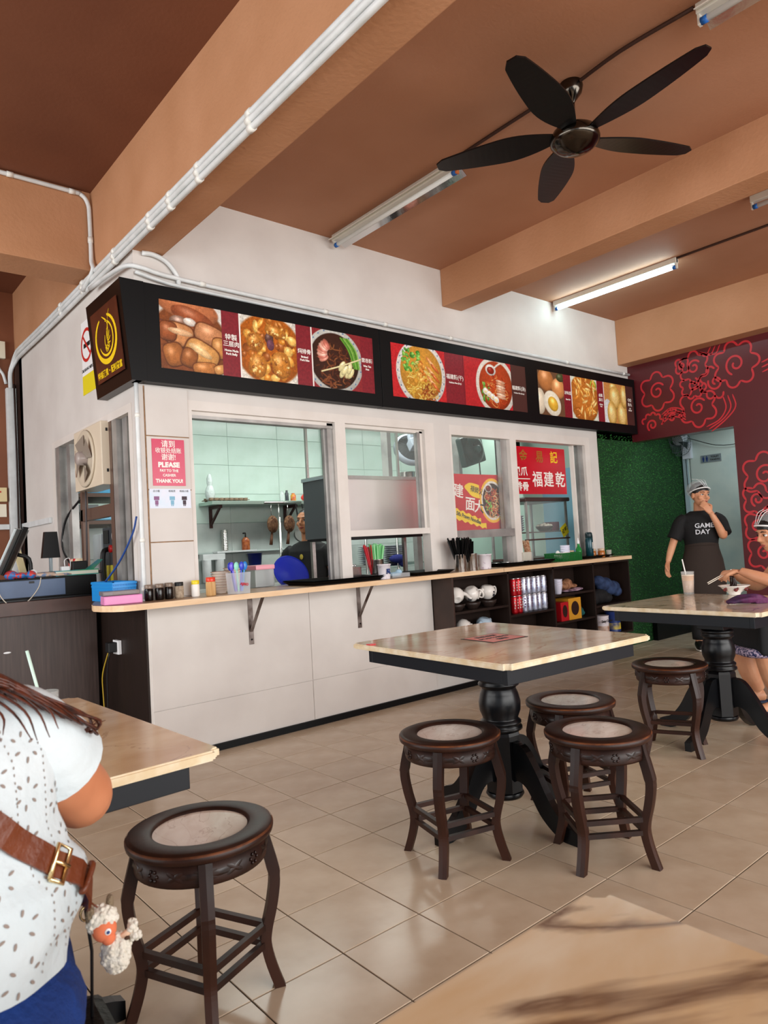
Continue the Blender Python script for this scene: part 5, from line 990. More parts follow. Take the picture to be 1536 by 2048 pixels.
t = thing('water_filter', 'white twin water filter on the kitchen wall', 'filter', (1.66, 2.50, .90)); MB().bbox(-.12, .12, -.03, .06, .22, .28, .004).build('head', m_pipe, t); [MB().lathe([(.04, .0), (.045, .02), (.045, .22)], x, 0, n=20).build('cartridge', m_pipe, t) for x in (-.07, .07)]
t = thing('plastic_pot', 'dark blue pot hanging under the soap bottle', 'pot', (2.12, 2.48, 1.0)); MB().lathe([(.06, 0), (.075, .16), (.082, .165), (.07, .16)], n=24).build('pot', M('pot_navy', '#1b2466', .35), t)
t = thing('plastic_bin', 'green plastic container behind the spoon cup', 'container', (1.05, .60, .934)); MB().bbox(-.09, .09, -.05, .05, 0, .12, .01).build('bin', M('bin_green', '#1f8044', .35), t)
t = thing('steel_pole', 'upright steel pole beside the man in black', 'pole', (2.08, 1.9, 0)); MB().tube([(0, 0, 0), (0, 0, 1.5)], .014, 10).build('pole', m_chrome, t)
# plate rack behind the chopsticks
rk = thing('steel_rack', 'steel rack with stacked plates behind the first window', 'rack', (3.75, 2.3, 0)); MB().box(-.45, .45, -.18, .2, .93, .96).build('shelf', m_chrome, rk)
for x in (-.44, .02, .44): MB().tube([(x, -.18, 0), (x, -.18, 1.6)], .014, 8).build('post', m_chrome, rk)
for gi, x in enumerate((3.50, 3.86)):
    for k in range(9):
        t = thing('plate', 'pale plate in the %s pile on the steel rack, %s' % (('left', 'right')[gi], ['lowest', 'second up', 'third up', 'fourth up', 'fifth up', 'sixth up', 'seventh up', 'eighth up', 'topmost'][k]), 'plate', (x, 2.27, .961+k*.022), 0, 'plates on the steel rack'); MB().lathe([(.08, 0), (.13, .018), (.155, .024), (.15, .026), (.07, .006), (.0001, .006)], n=26, caps=False).build('plate', M('plate_grey', '#b9bcc4', .3), t)
soft('cloth', 'dark blue cloth hanging over the steel rack', 'cloth', [(0, 0, .04, .12, .05, .05), (.08, 0, .0, .06, .04, .06)], M('cloth_navy', '#222a72', .8, bump=.5, bscale=30), (3.70, 2.05, .97))
# wall fan (white) and dark exhaust fan
wfn = thing('wall_fan', 'pale grey fan seen from below through the first window', 'fan', (3.49, 1.5, 2.16)); Q = Matrix.Rotation(R_(62), 4, 'X') @ Matrix.Rotation(R_(-18), 4, 'Y')
MB().lathe([(.165, -.03), (.185, -.02), (.19, .03), (.178, .05), (.16, .05)], n=40, caps=False, mat=Q).build('shroud', M('fan_grey', '#a9b4c0', .35), wfn)
gm = MB()
for k in range(40): a = 2*PI*k/40; gm.tube([(.05*math.cos(a), .05*math.sin(a), .062), (.12*math.cos(a), .12*math.sin(a), .066), (.168*math.cos(a), .168*math.sin(a), .045)], .0018, 4, mat=Q)
gm.build('grille', M('grille_dark', '#3a4046', .4), wfn); MB().lathe([(.16, .0), (.0001, .005)], n=30, caps=False, mat=Q).build('blades', M('blade_shadow', '#2f3436', .5), wfn)
MB().bbox(-.05, .05, -.05, .05, .05, .17, .01, mat=Q).build('motor', MATS['fan_grey'], wfn); MB().bar((0, -.02, .08), (.03, .05, .70), .05).build('bracket', MATS['fan_grey'], wfn)
ef = thing('exhaust_fan', 'dark green exhaust fan behind the second window', 'fan', (4.13, 1.2, 2.15)); Q = Matrix.Rotation(R_(-14), 4, 'Y') @ Matrix.Rotation(R_(8), 4, 'Z')
m_eg = M('fan_green', '#12322f', .35); mb = MB(); mb.bbox(-.20, .20, -.02, .06, -.16, .16, .02, mat=Q); mb.build('housing', m_eg, ef)
Q2 = Q @ Matrix.Rotation(R_(90), 4, 'X'); MB().lathe([(.155, .02), (.15, .045), (.10, .07), (.09, .07)], n=32, caps=False, mat=Q2).build('ring', m_eg, ef)
for k in range(4): a = k*PI/2+.5; MB().bar((.03*math.cos(a), -.07, .03*math.sin(a)), (.15*math.cos(a), -.04, .15*math.sin(a)), .02, .008, mat=Q).build('spoke', m_eg, ef)
MB().lathe([(.0001, .10), (.03, .098), (.04, .08), (.04, .03)], n=22, caps=False, mat=Q2).build('hub', M('hub_green', '#2c5f5a', .3), ef); MB().bar((0, .03, .15), (0, .05, .70), .05).build('mount', m_eg, ef)
t = tag(MB().tube([(3.45+.9, 1.3, 2.86), (4.34, 1.3, 2.0), (4.36, 1.28, 1.75), (4.42, 1.2, 1.72)], .008, 6, k=4).build('cable', m_blackp), 'black cable hanging beside the dark exhaust fan', 'cable')
t = tag(MB().tube([(3.12, 2.58, 2.9), (3.12, 2.58, 1.2)], .012, 6).build('pipe', M('pipe_mould', '#5c6b5f', .6)), 'dark upright pipe on the tiled kitchen wall', 'pipe')
# glass food cabinet behind the right sash
fc = thing('food_cabinet', 'glass food cabinet with a dark wooden top behind the shop banner', 'cabinet', (4.20, .55, .934))
m_fw = M('cabinet_brown', '#4b3430', .35); MB().bbox(-.36, .36, -.25, .25, .58, .62, .012).build('top', m_fw, fc); MB().bbox(-.34, .34, -.23, .23, -.0, .03, .003).build('base', m_fw, fc)
for x in (-.33, .31): 
    for y in (-.23, .21): MB().box(x, x+.02, y, y+.02, .03, .58).build('corner_post', m_alu, fc)
MB().box(-.31, .31, -.21, .21, .275, .285).build('shelf', m_fw, fc); MB().box(-.31, .31, -.226, -.222, .03, .58).build('pane', M_glass('cabinet_glass', '#dfeae8', .10), fc); MB().box(-.34, .34, -.24, -.20, .20, .215).build('rail', m_fw, fc)
for gi in range(2):
    for k in range(7):
        t = thing('bowl', 'grey bowl in the %s pile inside the glass food cabinet, %s' % (('left', 'second')[gi], ['lowest', 'second', 'third', 'fourth', 'fifth', 'sixth', 'topmost'][k]), 'bowl', (3.95+gi*.0+.12*gi, .50+.15*gi, 1.221+k*.022), 0, 'bowls in the food cabinet'); MB().lathe([(.03, 0), (.065, .028), (.068, .03), (.03, .008), (.0001, .008)], n=22).build('bowl', M('plate_grey', '#b9bcc4', .3), t)
shallow_bowl('dark bowl holding white fish balls in the glass cabinet', (4.27, .42, 1.221), m_bwl, .09, .05)
q = random.Random(6)
for k in range(9): t = tag(MB().ell((0, 0, 0), (.022, .022, .02), 12, 8).build('fish_ball', M('fishball', '#e4e4d2', .5)), 'white fish ball in the dark bowl in the glass cabinet', 'food', 'fish balls'); t.location = (4.27+(k % 3-1)*.042, .42+(k//3-1)*.042, 1.272+.006*(k % 2)+(.014 if k == 4 else 0))
t = thing('food_tub', 'maroon tub beside the fish balls in the glass cabinet', 'tub', (4.42, .45, 1.221)); MB().bbox(-.06, .06, -.06, .06, 0, .09, .006).build('tub', M('tub_maroon', '#6b2a45', .35), t)
t = thing('price_tag', 'yellow diamond price tag on the glass food cabinet', 'tag', (4.46, .318, 1.22)); MB().box(-.055, .055, -.003, 0, -.055, .055, mat=Matrix.Rotation(R_(60), 4, 'Y')).build('card', M('tag_yellow', '#e6d524', .5), t); text('lettering', '必吃', .05, m_blackp, t, (0, -.0045, .0), (PI/2, -.5, 0), .001)
t = thing('towel', 'blue towel hanging behind the glass food cabinet', 'towel', (4.5, 1.4, 1.28)); MB().bbox(-.1, .1, -.015, .015, 0, .25, .01).build('cloth', M('towel_blue', '#1f3aa0', .9, bump=.5, bscale=60), t); MB().tube([(-.16, 0, .245), (.5, 0, .245)], .006, 6).build('rod', m_chrome, t)
for i, x in enumerate((3.08, 3.36)): t = tag(MB().box(x-.03, x+.03, 1.0, 1.06, 0, 1.5).build('steel_post', m_alu), ['left dark steel post behind the tongs tray', 'right steel post behind the tongs tray'][i], 'post', 'steel posts in the kitchen')
t = thing('back_shelf', 'high grey steel shelf behind the red noodle banner', 'shelf', (3.72, 1.55, 1.80)); MB().box(-.6, .6, -.1, .1, 0, .03).build('board', m_alu, t); MB().box(-.55, -.5, -.05, .05, .03, 1.06).box(.5, .55, -.05, .05, .03, 1.06).build('hanger', m_alu, t)
for k in range(3): t = thing('steel_pot', ['left steel pot on the high steel shelf', 'middle steel pot on the high steel shelf', 'right steel pot on the high steel shelf'][k], 'pot', (3.45+.3*k, 1.53, 1.831), 0, 'steel pots on the high shelf'); MB().lathe([(.08, 0), (.085, .01), (.085, .09), (.09, .095)], n=24).build('pot', m_chrome, t)
# behind the side window
rs = thing('storage_rack', 'brown storage rack loaded with crates behind the side window', 'rack', (.48, 2.15, 0))
for z in (.9, 1.50, 1.72): MB().box(-.28, .28, -.35, .35, z-.03, z).build('shelf', M('rack_brown', '#6b5246', .5), rs)
for x in (-.27, .25):
    for y in (-.34, .32): MB().box(x, x+.025, y, y+.025, 0, 1.72).build('post', MATS['rack_brown'], rs)
t = thing('crate', 'light blue plastic crate on the top of the storage rack', 'crate', (.45, 2.05, 1.721)); MB().bbox(-.15, .15, -.2, .2, 0, .12, .006).build('crate', M('crate_blue', '#3fa7d8', .35), t)
t = thing('food_tray', 'pale blue tray on the storage rack', 'tray', (.45, 1.95, 1.501)); MB().bbox(-.14, .14, -.14, .14, 0, .11, .01).build('tray', M('tray_paleblue', '#7cc4e6', .35), t)
t = thing('carton', 'white carton at the left on the storage rack', 'box', (.38, 2.35, 1.501)); MB().bbox(-.1, .1, -.12, .12, 0, .16, .003).build('box', M('carton_white', '#cfd6d6', .6), t)
mc = thing('coffee_grinder', 'dark machine with a gauge and red knob behind the side window', 'machine', (.40, 1.30, .90))
MB().bbox(-.15, .15, -.16, .16, 0, .52, .006).build('body', M('machine_grey', '#3c4048', .4, .3), mc); MB().tube([(-.151, -.10, .45), (-.162, -.10, .45)], .035, 20).build('gauge', m_wp, mc); MB().tube([(-.151, -.07, .36), (-.18, -.07, .36)], .028, 18).build('knob', M('knob_red', '#c01e22', .3), mc)
MB().tube([(-.155, .02, .36), (-.2, .01, .33), (-.2, .02, .15), (-.18, .03, .05)], .018, 10, k=4).build('spout_hose', m_blackp, mc); MB().box(-.153, -.15, -.08, .09, .07, .24).build('warning_label', M('tag_yellow2', '#d9cf3a', .5), mc); MB().bbox(-.156, -.15, .02, .13, .40, .5, .002).build('panel', m_blackp, mc); MB().bbox(-.16, .1, .17, .36, -.0, .48, .004).build('side_case', M('case_white', '#cfd8dc', .4), mc)
struct('worktop_side', MB().box(.16, .62, .95, 1.76, .86, .90), m_alu)
t = thing('partition', 'cream partition panel at the right of the side window', 'panel', (.20, .28, .95)); MB().bbox(-.01, .01, -.11, .2, 0, .72, .003).build('panel', M('cream_panel', '#cfc2a8', .6), t)
t = thing('crate', 'bright blue crate of bags behind the corner of the side window', 'crate', (.16, .50, 1.60)); MB().bbox(-.03, .12, -.2, .2, 0, .1, .004).build('crate', MATS['crate_blue'], t); MB().box(-.03, .12, -.2, .2, -.02, 0).build('shelf', m_alu, t)
# extractor fan unit in the side window
xf = thing('extractor_fan', 'cream square extractor fan with a round dished face in the side window', 'fan', (-.02, .79, 1.655)); m_cr = M('cream_enamel', '#ddcfb9', .3)
MB().bbox(-.03, .12, -.275, .275, 0, .405, .006).build('housing', m_cr, xf); Q = Matrix.Translation((-.03, .03, .20)) @ Matrix.Rotation(-PI/2, 4, 'Y')
MB().lathe([(.185, .001), (.19, .010), (.18, .016), (.15, .008), (.10, .0015), (.0001, .001)], n=44, caps=False, mat=Q).build('dished_ring', M('fan_dish', '#cfc2ad', .3), xf)
MB().lathe([(.045, .0), (.045, .05), (.035, .062), (.0001, .064)], n=28, mat=Q).build('hub', M('hub_lilac', '#a39690', .3), xf)
for k in range(4):
    a = k*PI/2+.4; vs = []; 
    for r in (.045, .10, .16): 
        for e in (-.5, .5): vs.append((r*math.cos(a+e*.9), r*math.sin(a+e*.9), .012+.018*e+.01))
    MB().add(vs, [(0, 1, 3, 2), (2, 3, 5, 4)], True, Q).build('blade', M('fan_blade_grey', '#8c8175', .35), xf)
MB().box(-.034, -.03, .225, .245, .1, .28).build('slot', M('slot_brown', '#8a6a58', .5), xf)
for z in (.08, .34): MB().box(.0, .012, -.279, -.275, z, z+.02).build('screw', m_blackp, xf)
fn = thing('small_fan', 'black desk fan grille seen through the right of the side window', 'fan', (.55, .95, 1.72)); MB().lathe([(.0001, .03), (.10, .02), (.15, 0), (.10, -.02), (.0001, -.03)], n=30, mat=Matrix.Rotation(PI/2, 4, 'Y') @ Matrix.Rotation(.4, 4, 'X')).build('grille', M('grille_black', '#17181b', .5, bump=1, bscale=120), fn); MB().tube([(0, 0, 0), (.05, .1, -.2), (.05, .1, -1.72)], .012, 8).build('stand', m_blackp, fn)
for lb, pts, r, mt in (('black cable looping down inside the side window', [(.06, 1.30, 1.64), (.02, 1.55, 1.5), (.0, 1.6, 1.3), (.02, 1.42, 1.14), (.04, 1.2, 1.05)], .008, m_blackp), ('grey cable hanging from the extractor fan', [(-.01, .98, 1.655), (-.015, .98, 1.3), (-.01, 1.0, 1.2), (0, 1.05, .98)], .006, M('cable_grey', '#4a4446', .5)), ('blue hose leaning from the window down to the desk', [(-.02, .05, 1.42), (-.03, .10, 1.32), (-.05, .28, 1.16), (-.09, .52, 1.0)], .006, M('hose_blue', '#2b4d92', .4))):
    tag(MB().tube(pts, r, 8, k=5).build('cable', mt), lb, 'cable')
# ---------------------------------------------------------------- cashier desk and what stands on it
dk = thing('cashier_desk', 'dark walnut cashier desk at the far left', 'desk', (-.8, .95, 0)); MB().bbox(-1.4, .785, -.25, .35, .875, .957, .003).build('desktop', M('desk_top', '#553d36', .4, col2='#3f2c27', vscale=5, stretch=(1, 14, 1)), dk); MB().bbox(-1.35, .755, -.21, -.19, 0, .875, .002).build('front_panel', m_desk, dk); MB().bbox(.735, .755, -.19, .32, 0, .875, .002).build('side_panel', m_desk, dk)
MB().ell((.23, -.2135, .66), (.022, .003, .006), 10, 6).build('white_chip', m_wp, dk)
rg = thing('cash_drawer', 'black cash drawer with a dull blue front panel on the desk', 'drawer', (-.42, .93, .958)); MB().bbox(-.45, .385, -.19, .15, .012, .135, .004).build('case', m_black, rg); MB().bbox(-.44, .19, -.196, -.19, .022, .125, .002).build('front_panel', M('drawer_blue', '#4c5f7c', .4, .1, col2='#3f4f6a', vscale=4), rg); MB().box(-.02, .01, -.198, -.196, .105, .118).build('logo', m_blackp, rg); MB().box(-.43, .36, -.17, .13, 0, .012).build('feet', m_blackp, rg)
RZ = .958+.136
t = thing('tablet', 'tilted tablet on a black stand at the left edge of the desk', 'tablet', (-.50, .86, RZ)); Q = Matrix.Translation((.0, 0, .17)) @ Matrix.Rotation(R_(-28), 4, 'Z') @ Matrix.Rotation(R_(24), 4, 'Y'); MB().bbox(-.008, .008, -.13, .13, -.15, .15, .004, mat=Q).build('tablet', M('tablet_grey', '#8b9090', .3, .5), t); MB().bbox(.009, .02, -.05, .05, -.15, .17, .003, mat=Q).build('case', m_blackp, t)
MB().tube([(.03, 0, .15), (.09, -.02, .12), (.10, -.02, .005)], .012, 8, k=3).build('stand', m_blackp, t); MB().tube([(.10, -.07, .03), (.10, -.055, .03)], .022, 18).build('wheel_cap', m_wp, t); MB().bbox(.0, .14, -.06, .05, .0, .008, .002).build('foot', m_blackp, t)
t = thing('cream_board', 'cream wooden paddle leaning behind the tablet', 'board', (-.36, 1.06, .958)); MB().bbox(-.022, .022, -.006, .006, 0, .40, .004, mat=Matrix.Rotation(R_(-12), 4, 'Y')).build('board', M('paddle_wood', '#c9b98d', .5), t)
t = thing('card_reader', 'black customer display on a short white post', 'display', (-.255, .95, RZ)); MB().add([(-.055, -.02, .12), (.055, -.02, .12), (.04, -.02, .29), (-.035, -.02, .29), (-.055, .02, .12), (.055, .02, .12), (.04, .02, .29), (-.035, .02, .29)], [(0, 1, 2, 3), (7, 6, 5, 4), (0, 4, 5, 1), (1, 5, 6, 2), (2, 6, 7, 3), (3, 7, 4, 0)]).build('screen', M('display_black', '#08080a', .4, spec=.2), t); MB().lathe([(.03, 0), (.03, .008), (.011, .012), (.011, .125)], n=18).build('post', M('post_blue', '#a8b6bd', .4), t)
t = thing('charger', 'white phone charger cube with a looping lead', 'charger', (-.20, .84, RZ)); MB().bbox(-.025, .025, -.02, .02, 0, .06, .004).build('body', m_wp, t); MB().tube([(0, 0, .06), (0, 0, .10), (.03, 0, .11), (.04, .02, .06), (.03, .03, .0)], .003, 6, k=4).build('lead', m_wp, t)
t = thing('book', 'green paperback lying on the cash drawer', 'book', (-.14, .86, RZ)); MB().bbox(-.13, .13, -.08, .08, 0, .028, .002).build('pages', M('pages', '#d9dccb', .7), t); MB().bbox(-.132, .132, -.083, -.0, .0, .006, .001).bbox(-.132, .132, -.083, .083, .028, .033, .001).build('cover', M('cover_green', '#2f9a62', .35, col2='#3a8fae', vscale=9), t); MB().add([(.10, -.08, .033), (.18, -.02, .09), (.18, .08, .09), (.10, .08, .033), (.10, -.08, .036), (.18, -.02, .094), (.18, .08, .094), (.10, .08, .036)], [(0, 3, 2, 1), (4, 5, 6, 7), (0, 1, 5, 4), (1, 2, 6, 5), (2, 3, 7, 6), (3, 0, 4, 7)]).build('lifted_cover', MATS['cover_green'], t)
t = thing('phone_pouch', 'small black pouch behind the green book', 'pouch', (-.07, .99, RZ)); MB().bbox(-.05, .05, -.03, .03, 0, .09, .008).build('pouch', m_blackp, t)
soft('papers', 'heap of crumpled papers and coloured odds on the desk', 'papers', [(0, 0, .015, .10, .05, .018), (.1, 0, .01, .08, .06, .014), (-.08, 0, .02, .05, .04, .02)], M('paper_mix', '#cdb3a0', .8, bump=.8, bscale=50, col2='#7d8fae', vscale=35, lo=.42, hi=.55), (-.33, .82, RZ))
soft('toy_heap', 'small heap of colourful trinkets below the tablet', 'trinkets', [(0, 0, .02, .04, .03, .02), (.06, 0, .02, .03, .03, .03), (-.05, .02, .025, .04, .03, .03)], M('trinket', '#3a6fb0', .4, col2='#c23a3a', vscale=45, lo=.48, hi=.52), (-.47, .80, RZ))
tag(MB().tube([(-.62, .732, RZ+.0), (-.60, .725, 1.0), (-.54, .72, .935), (-.46, .725, .95), (-.39, .73, 1.03), (-.37, .738, RZ)], .003, 6, k=5).build('cable', M('lead_cream', '#c9bfae', .5)), 'thin pale lead looping in front of the cash drawer', 'cable')
t = thing('card_terminal', 'flat black tray at the right end of the cash drawer', 'tray', (-.02, 1.02, RZ)); MB().bbox(-.1, .10, -.05, .05, 0, .02, .006).build('tray', m_blackp, t)
for k, (x, y, z) in enumerate(((.06, 1.50, .942), (.06, 1.40, .942), (.06, 1.50, 1.073), (.06, 1.40, 1.073))):
    t = thing('milk_tin', 'red and cream drink tin in the side window, ' + ['lower left', 'lower right', 'upper left', 'upper right'][k], 'tin', (x, y, z+.10 if False else z), 0, 'red tins in the side window'); MB().lathe([(.046, 0), (.048, .004), (.048, .126), (.046, .13)], n=24).build('tin', M('tin_red', '#c9222c', .3, col2='#e8d6b4', vscale=11, lo=.42, hi=.5), t)
o = tag(MB().bbox(.015, .115, 1.34, 1.56, .94, .9415, .0005).build('shelf_paper', m_wp), 'white sheet under the red tins in the side window', 'paper')
bk = thing('blue_basket', 'bright blue woven plastic basket between desk and counter', 'basket', (-.09, .275, CT+.001)); m_bb = M('basket_blue', '#1d8fdc', .35); a, b, h = .068, .19, .115
k_ = MB(); k_.box(-a+.02, a-.02, -b+.02, b-.02, 0, .004); 
for zz in (.0, .02, .04, .06, .08, .10): f_ = .88+.12*zz/h; k_.bbox(-a*f_-.003, a*f_+.003, -b*f_-.004, -b*f_, zz, zz+.012, .001); k_.bbox(-a*f_-.003, a*f_+.003, b*f_, b*f_+.004, zz, zz+.012, .001); k_.bbox(-a*f_-.004, -a*f_, -b*f_, b*f_, zz, zz+.012, .001); k_.bbox(a*f_, a*f_+.004, -b*f_, b*f_, zz, zz+.012, .001)
k_.build('weave', m_bb, bk); k_ = MB()
for i in range(44): y = -b*.94+2*b*.94*i/43; k_.box(-a*.94-.002, -a*.94+.002, y-.004, y+.004, 0, h); k_.box(a*.94-.002, a*.94+.002, y-.004, y+.004, 0, h)
for i in range(15): x = -a*.94+2*a*.94*i/14; k_.box(x-.004, x+.004, -b*.94-.002, -b*.94+.002, 0, h); k_.box(x-.004, x+.004, b*.94-.002, b*.94+.002, 0, h)
k_.build('uprights', m_bb, bk)['kind'] = 'stuff'; MB().box(-a, a, -b, -b+.008, h-.01, h).box(-a, a, b-.008, b, h-.01, h).box(-a, -a+.008, -b, b, h-.01, h).box(a-.008, a, -b, b, h-.01, h).build('rim', m_bb, bk)
# socket with plug on the dark side panel
t = thing('wall_socket', 'white socket with black plug on the dark panel under the counter end', 'socket', (-.013, .44, .60)); MB().bbox(-.022, 0, -.045, .045, 0, .085, .003).build('plate', m_wp, t); MB().bbox(-.075, -.022, -.03, .03, .015, .075, .006).build('plug', m_blackp, t)
MB().tube([(-.06, 0, .015), (-.065, .04, -.12), (-.06, .06, -.3), (-.05, .1, -.58)], .004, 6, k=4).build('black_lead', m_blackp, t); MB().tube([(-.06, .02, .015), (-.075, .09, -.12), (-.07, .11, -.25), (-.06, .1, -.58)], .004, 6, k=4).build('yellow_lead', M('lead_yellow', '#b99a2c', .5), t)
# wall fan in the passage
pf = thing('wall_fan', 'white wall fan with pull cords in the passage', 'fan', (6.40, -.06, 2.06)); m_pw = M('fan_white', '#d3dce6', .35)
MB().bbox(-.07, 0, -.075, .03, -.10, .10, .012).build('base', m_pw, pf); MB().tube([(-.05, 0, .08), (-.16, .0, .10)], .028, 12).build('neck', m_pw, pf); Q = Matrix.Translation((-.22, .0, .12)) @ Matrix.Rotation(R_(-115), 4, 'Y') @ Matrix.Rotation(R_(-10), 4, 'X')
MB().lathe([(.03, -.12), (.07, -.10), (.08, -.05), (.07, .0)], n=24, mat=Q).build('motor', m_pw, pf); mb = MB()
for k in range(36): a = 2*PI*k/36; mb.tube([(.03*math.cos(a), .03*math.sin(a), .09), (.13*math.cos(a), .13*math.sin(a), .08), (.19*math.cos(a), .19*math.sin(a), .03), (.13*math.cos(a), .13*math.sin(a), -.02), (.06*math.cos(a), .06*math.sin(a), -.03)], .002, 4, mat=Q)
for rr, zz in ((.19, .03), (.13, .08), (.03, .09)): mb.tube([(rr*math.cos(2*PI*k/36), rr*math.sin(2*PI*k/36), zz) for k in range(37)], .003, 5, mat=Q)
mb.build('grille', M('grille_wire', '#59666c', .4), pf)
for k in range(3): a = 2*PI*k/3; MB().add([(.03*math.cos(a), .03*math.sin(a), .03), (.16*math.cos(a-.3), .16*math.sin(a-.3), .02), (.17*math.cos(a+.4), .17*math.sin(a+.4), .05)], [(0, 1, 2)], False, Q).build('blade', M('blade_clear', '#4b565a', .4), pf)
for yy in (-.045, .0): MB().tube([(-.05, yy, -.10), (-.05, yy, -.46)], .003, 5).ell((-.05, yy, -.47), (.01, .01, .014), 8, 6).build('pull_cord', m_blackp, pf)
tag(MB().tube([(6.35, -.1, 2.20), (6.35, -.5, 2.06), (6.35, -1.0, 2.11), (6.35, -1.35, 2.26)], .004, 5, k=5).build('cable', m_blackp), 'thin black cable drooping across the pale door', 'cable')
# sealed panels seen at the right inside the kitchen
t = thing('dark_curtain', 'black curtain hanging behind the shop banner', 'curtain', (4.7, 1.2, 1.72)); MB().box(-.18, .22, -.02, .02, 0, 1.13).build('cloth', m_black, t)
# ---------------------------------------------------------------- people
m_skin = M('skin_light', '#d59c78', .5, col2='#c98b68', vscale=9); m_skin2 = M('skin_tan', '#c08460', .5, col2='#b3774f', vscale=9); m_skin3 = M('skin_warm', '#c98560', .5, col2='#bd7753', vscale=7)
m_lip = M('lip', '#9c4a44', .4); m_hair = M('hair_black', '#120d0c', .35, bump=.6, bscale=60, stretch=(1, 1, .1)); m_eyew = M('eye_white', '#e8e2dc', .2); m_iris = M('iris', '#1c110c', .15)
m_nails = M('nail', '#e3b6a3', .3)
def head_mb(mb, Q):
    mb.ell((0, -.012, .025), (.075, .094, .088), 24, 18, mat=Q); mb.ell((0, .018, -.035), (.060, .068, .072), 24, 16, mat=Q); mb.ell((0, .045, -.082), (.030, .030, .026), 16, 10, mat=Q)
    mb.tube([(0, .078, .025), (0, .092, .003), (0, .103, -.018), (0, .090, -.030)], [.007, .009, .0125, .008], 10, mat=Q); mb.ell((.013, .086, -.024), (.008, .010, .007), 8, 6, mat=Q); mb.ell((-.013, .086, -.024), (.008, .010, .007), 8, 6, mat=Q)
    mb.ell((0, .070, .036), (.055, .018, .010), 14, 8, mat=Q)
    for s in (-1, 1): mb.ell((s*.038, .058, -.022), (.024, .022, .022), 12, 8, mat=Q); mb.ell((s*.074, -.010, -.005), (.009, .019, .031), 10, 8, mat=Q)
    mb.ell((0, .080, -.050), (.022, .010, .006), 10, 6, mat=Q); mb.ell((0, .078, -.060), (.019, .010, .006), 10, 6, mat=Q)
def head_details(parent, Q, brow=True):
    for s in (-1, 1):
        e = MB().ell((s*.030, .069, .008), (.0135, .012, .0085), 14, 10, mat=Q).build('eye', m_eyew, parent); MB().ell((s*.030, .078, .008), (.0062, .005, .0066), 12, 8, mat=Q).build('iris', m_iris, e)
        MB().tube([(s*.014, .084, .030), (s*.030, .083, .035), (s*.048, .070, .029)], [.0028, .0035, .002], 6, k=3, mat=Q).build('eyebrow', m_hair, parent)
        MB().tube([(s*.016, .080, .012), (s*.030, .083, .0165), (s*.045, .071, .010)], [.0012, .0018, .0012], 6, k=3, mat=Q).build('eyelash', m_hair, parent)
    MB().tube([(-.021, .081, -.0545), (0, .090, -.052), (.021, .081, -.0545)], [.002, .0055, .002], 8, k=4, mat=Q).tube([(-.017, .080, -.0575), (0, .088, -.0605), (.017, .080, -.0575)], [.002, .0055, .002], 8, k=4, mat=Q).build('lips', m_lip, parent)
def hand_mb(mb, w, d, n, side=1, curl=.5, sc=1.0, spread=1.0, curls=None, thumb=.6):
    """wrist w, finger direction d, palm normal n (the side the fingers curl to), side=+1 thumb towards d x n"""
    d = Vector(d).normalized(); n = Vector(n); n = (n-d*n.dot(d)).normalized(); s = d.cross(n).normalized()*side; w = Vector(w)
    P = lambda a, b, c: w+d*a*sc+s*b*sc+n*c*sc
    mb.tube([P(-.02, 0, 0), P(.02, 0, 0), P(.05, .004, .002), P(.085, .0, .004)], [.024*sc, .029*sc, .036*sc, .034*sc], 12, k=3, flat=(1, .48) if abs(d.z) > 10 else None) if False else None
    for b in (-.026, -.009, .009, .026): mb.tube([P(.0, b*.55, 0), P(.045, b*.85, .001), P(.088, b, .003)], [.0135*sc, .0135*sc, .0115*sc], 8, k=2)
    L = (.060, .068, .074, .068); 
    for i, b in enumerate((-.030, -.011, .009, .029)):
        l = L[i]*sc; c = (curls[i] if curls else curl); a = 0; p = P(.084, b, .003); pts = [p]; sp = (b*2.2*spread)
        for k, f in enumerate((.45, .32, .26)):
            a += c*(.75 if k == 0 else .95); p = p+(d*math.cos(a)+n*math.sin(a)+s*sp*math.cos(a)).normalized()*l*f; pts.append(p)
        mb.tube(pts, [.0098*sc, .0088*sc, .0080*sc, .0068*sc], 8, k=3)
    t0 = P(.020, .024, .004); t1 = P(.050, .046+.012*(1-thumb), .012+.012*thumb); t2 = P(.075, .052-.012*thumb, .020+.026*thumb); t3 = P(.096, .050-.022*thumb, .026+.036*thumb)
    mb.tube([t0, t1, t2, t3], [.015*sc, .0125*sc, .0105*sc, .0085*sc], 8, k=3)
def limb(mb, pts, rs, n=16): mb.tube(pts, rs, n, k=5)
m_net = M_glass('hairnet_mesh', '#e9eef0', .26, .6); m_netband = M('hairnet_band', '#eef0f0', .6)
def hairnet(parent, Q, full=1.0):
    MB().ell((0, -.020, .042), (.080, .100, .088), 28, 18, mat=Q).build('hair', m_hair, parent)
    mb = MB(); mb.ell((0, -.030, .072), (.092, .112, .084), 32, 20, mat=Q @ Matrix.Rotation(.32, 4, 'X')); mb.build('hairnet', m_net, parent)
    bd = MB(); bd.tube([(.084*math.cos(a), -.012+.100*math.sin(a), .040+.038*math.sin(a)) for a in [2*PI*k/40 for k in range(41)]], .006, 6, mat=Q)
    for a in (-.5, .2, .9): bd.tube([(.02*a, .085, .085), (.05*a, .03, .145), (.08*a, -.04, .158)], .0018, 5, k=4, mat=Q)
    bd.build('net_band', m_netband, parent)
def HQ(loc, yaw=0, pitch=0, roll=0): return Matrix.Translation(loc) @ Matrix.Rotation(yaw, 4, 'Z') @ Matrix.Rotation(pitch, 4, 'X') @ Matrix.Rotation(roll, 4, 'Y')

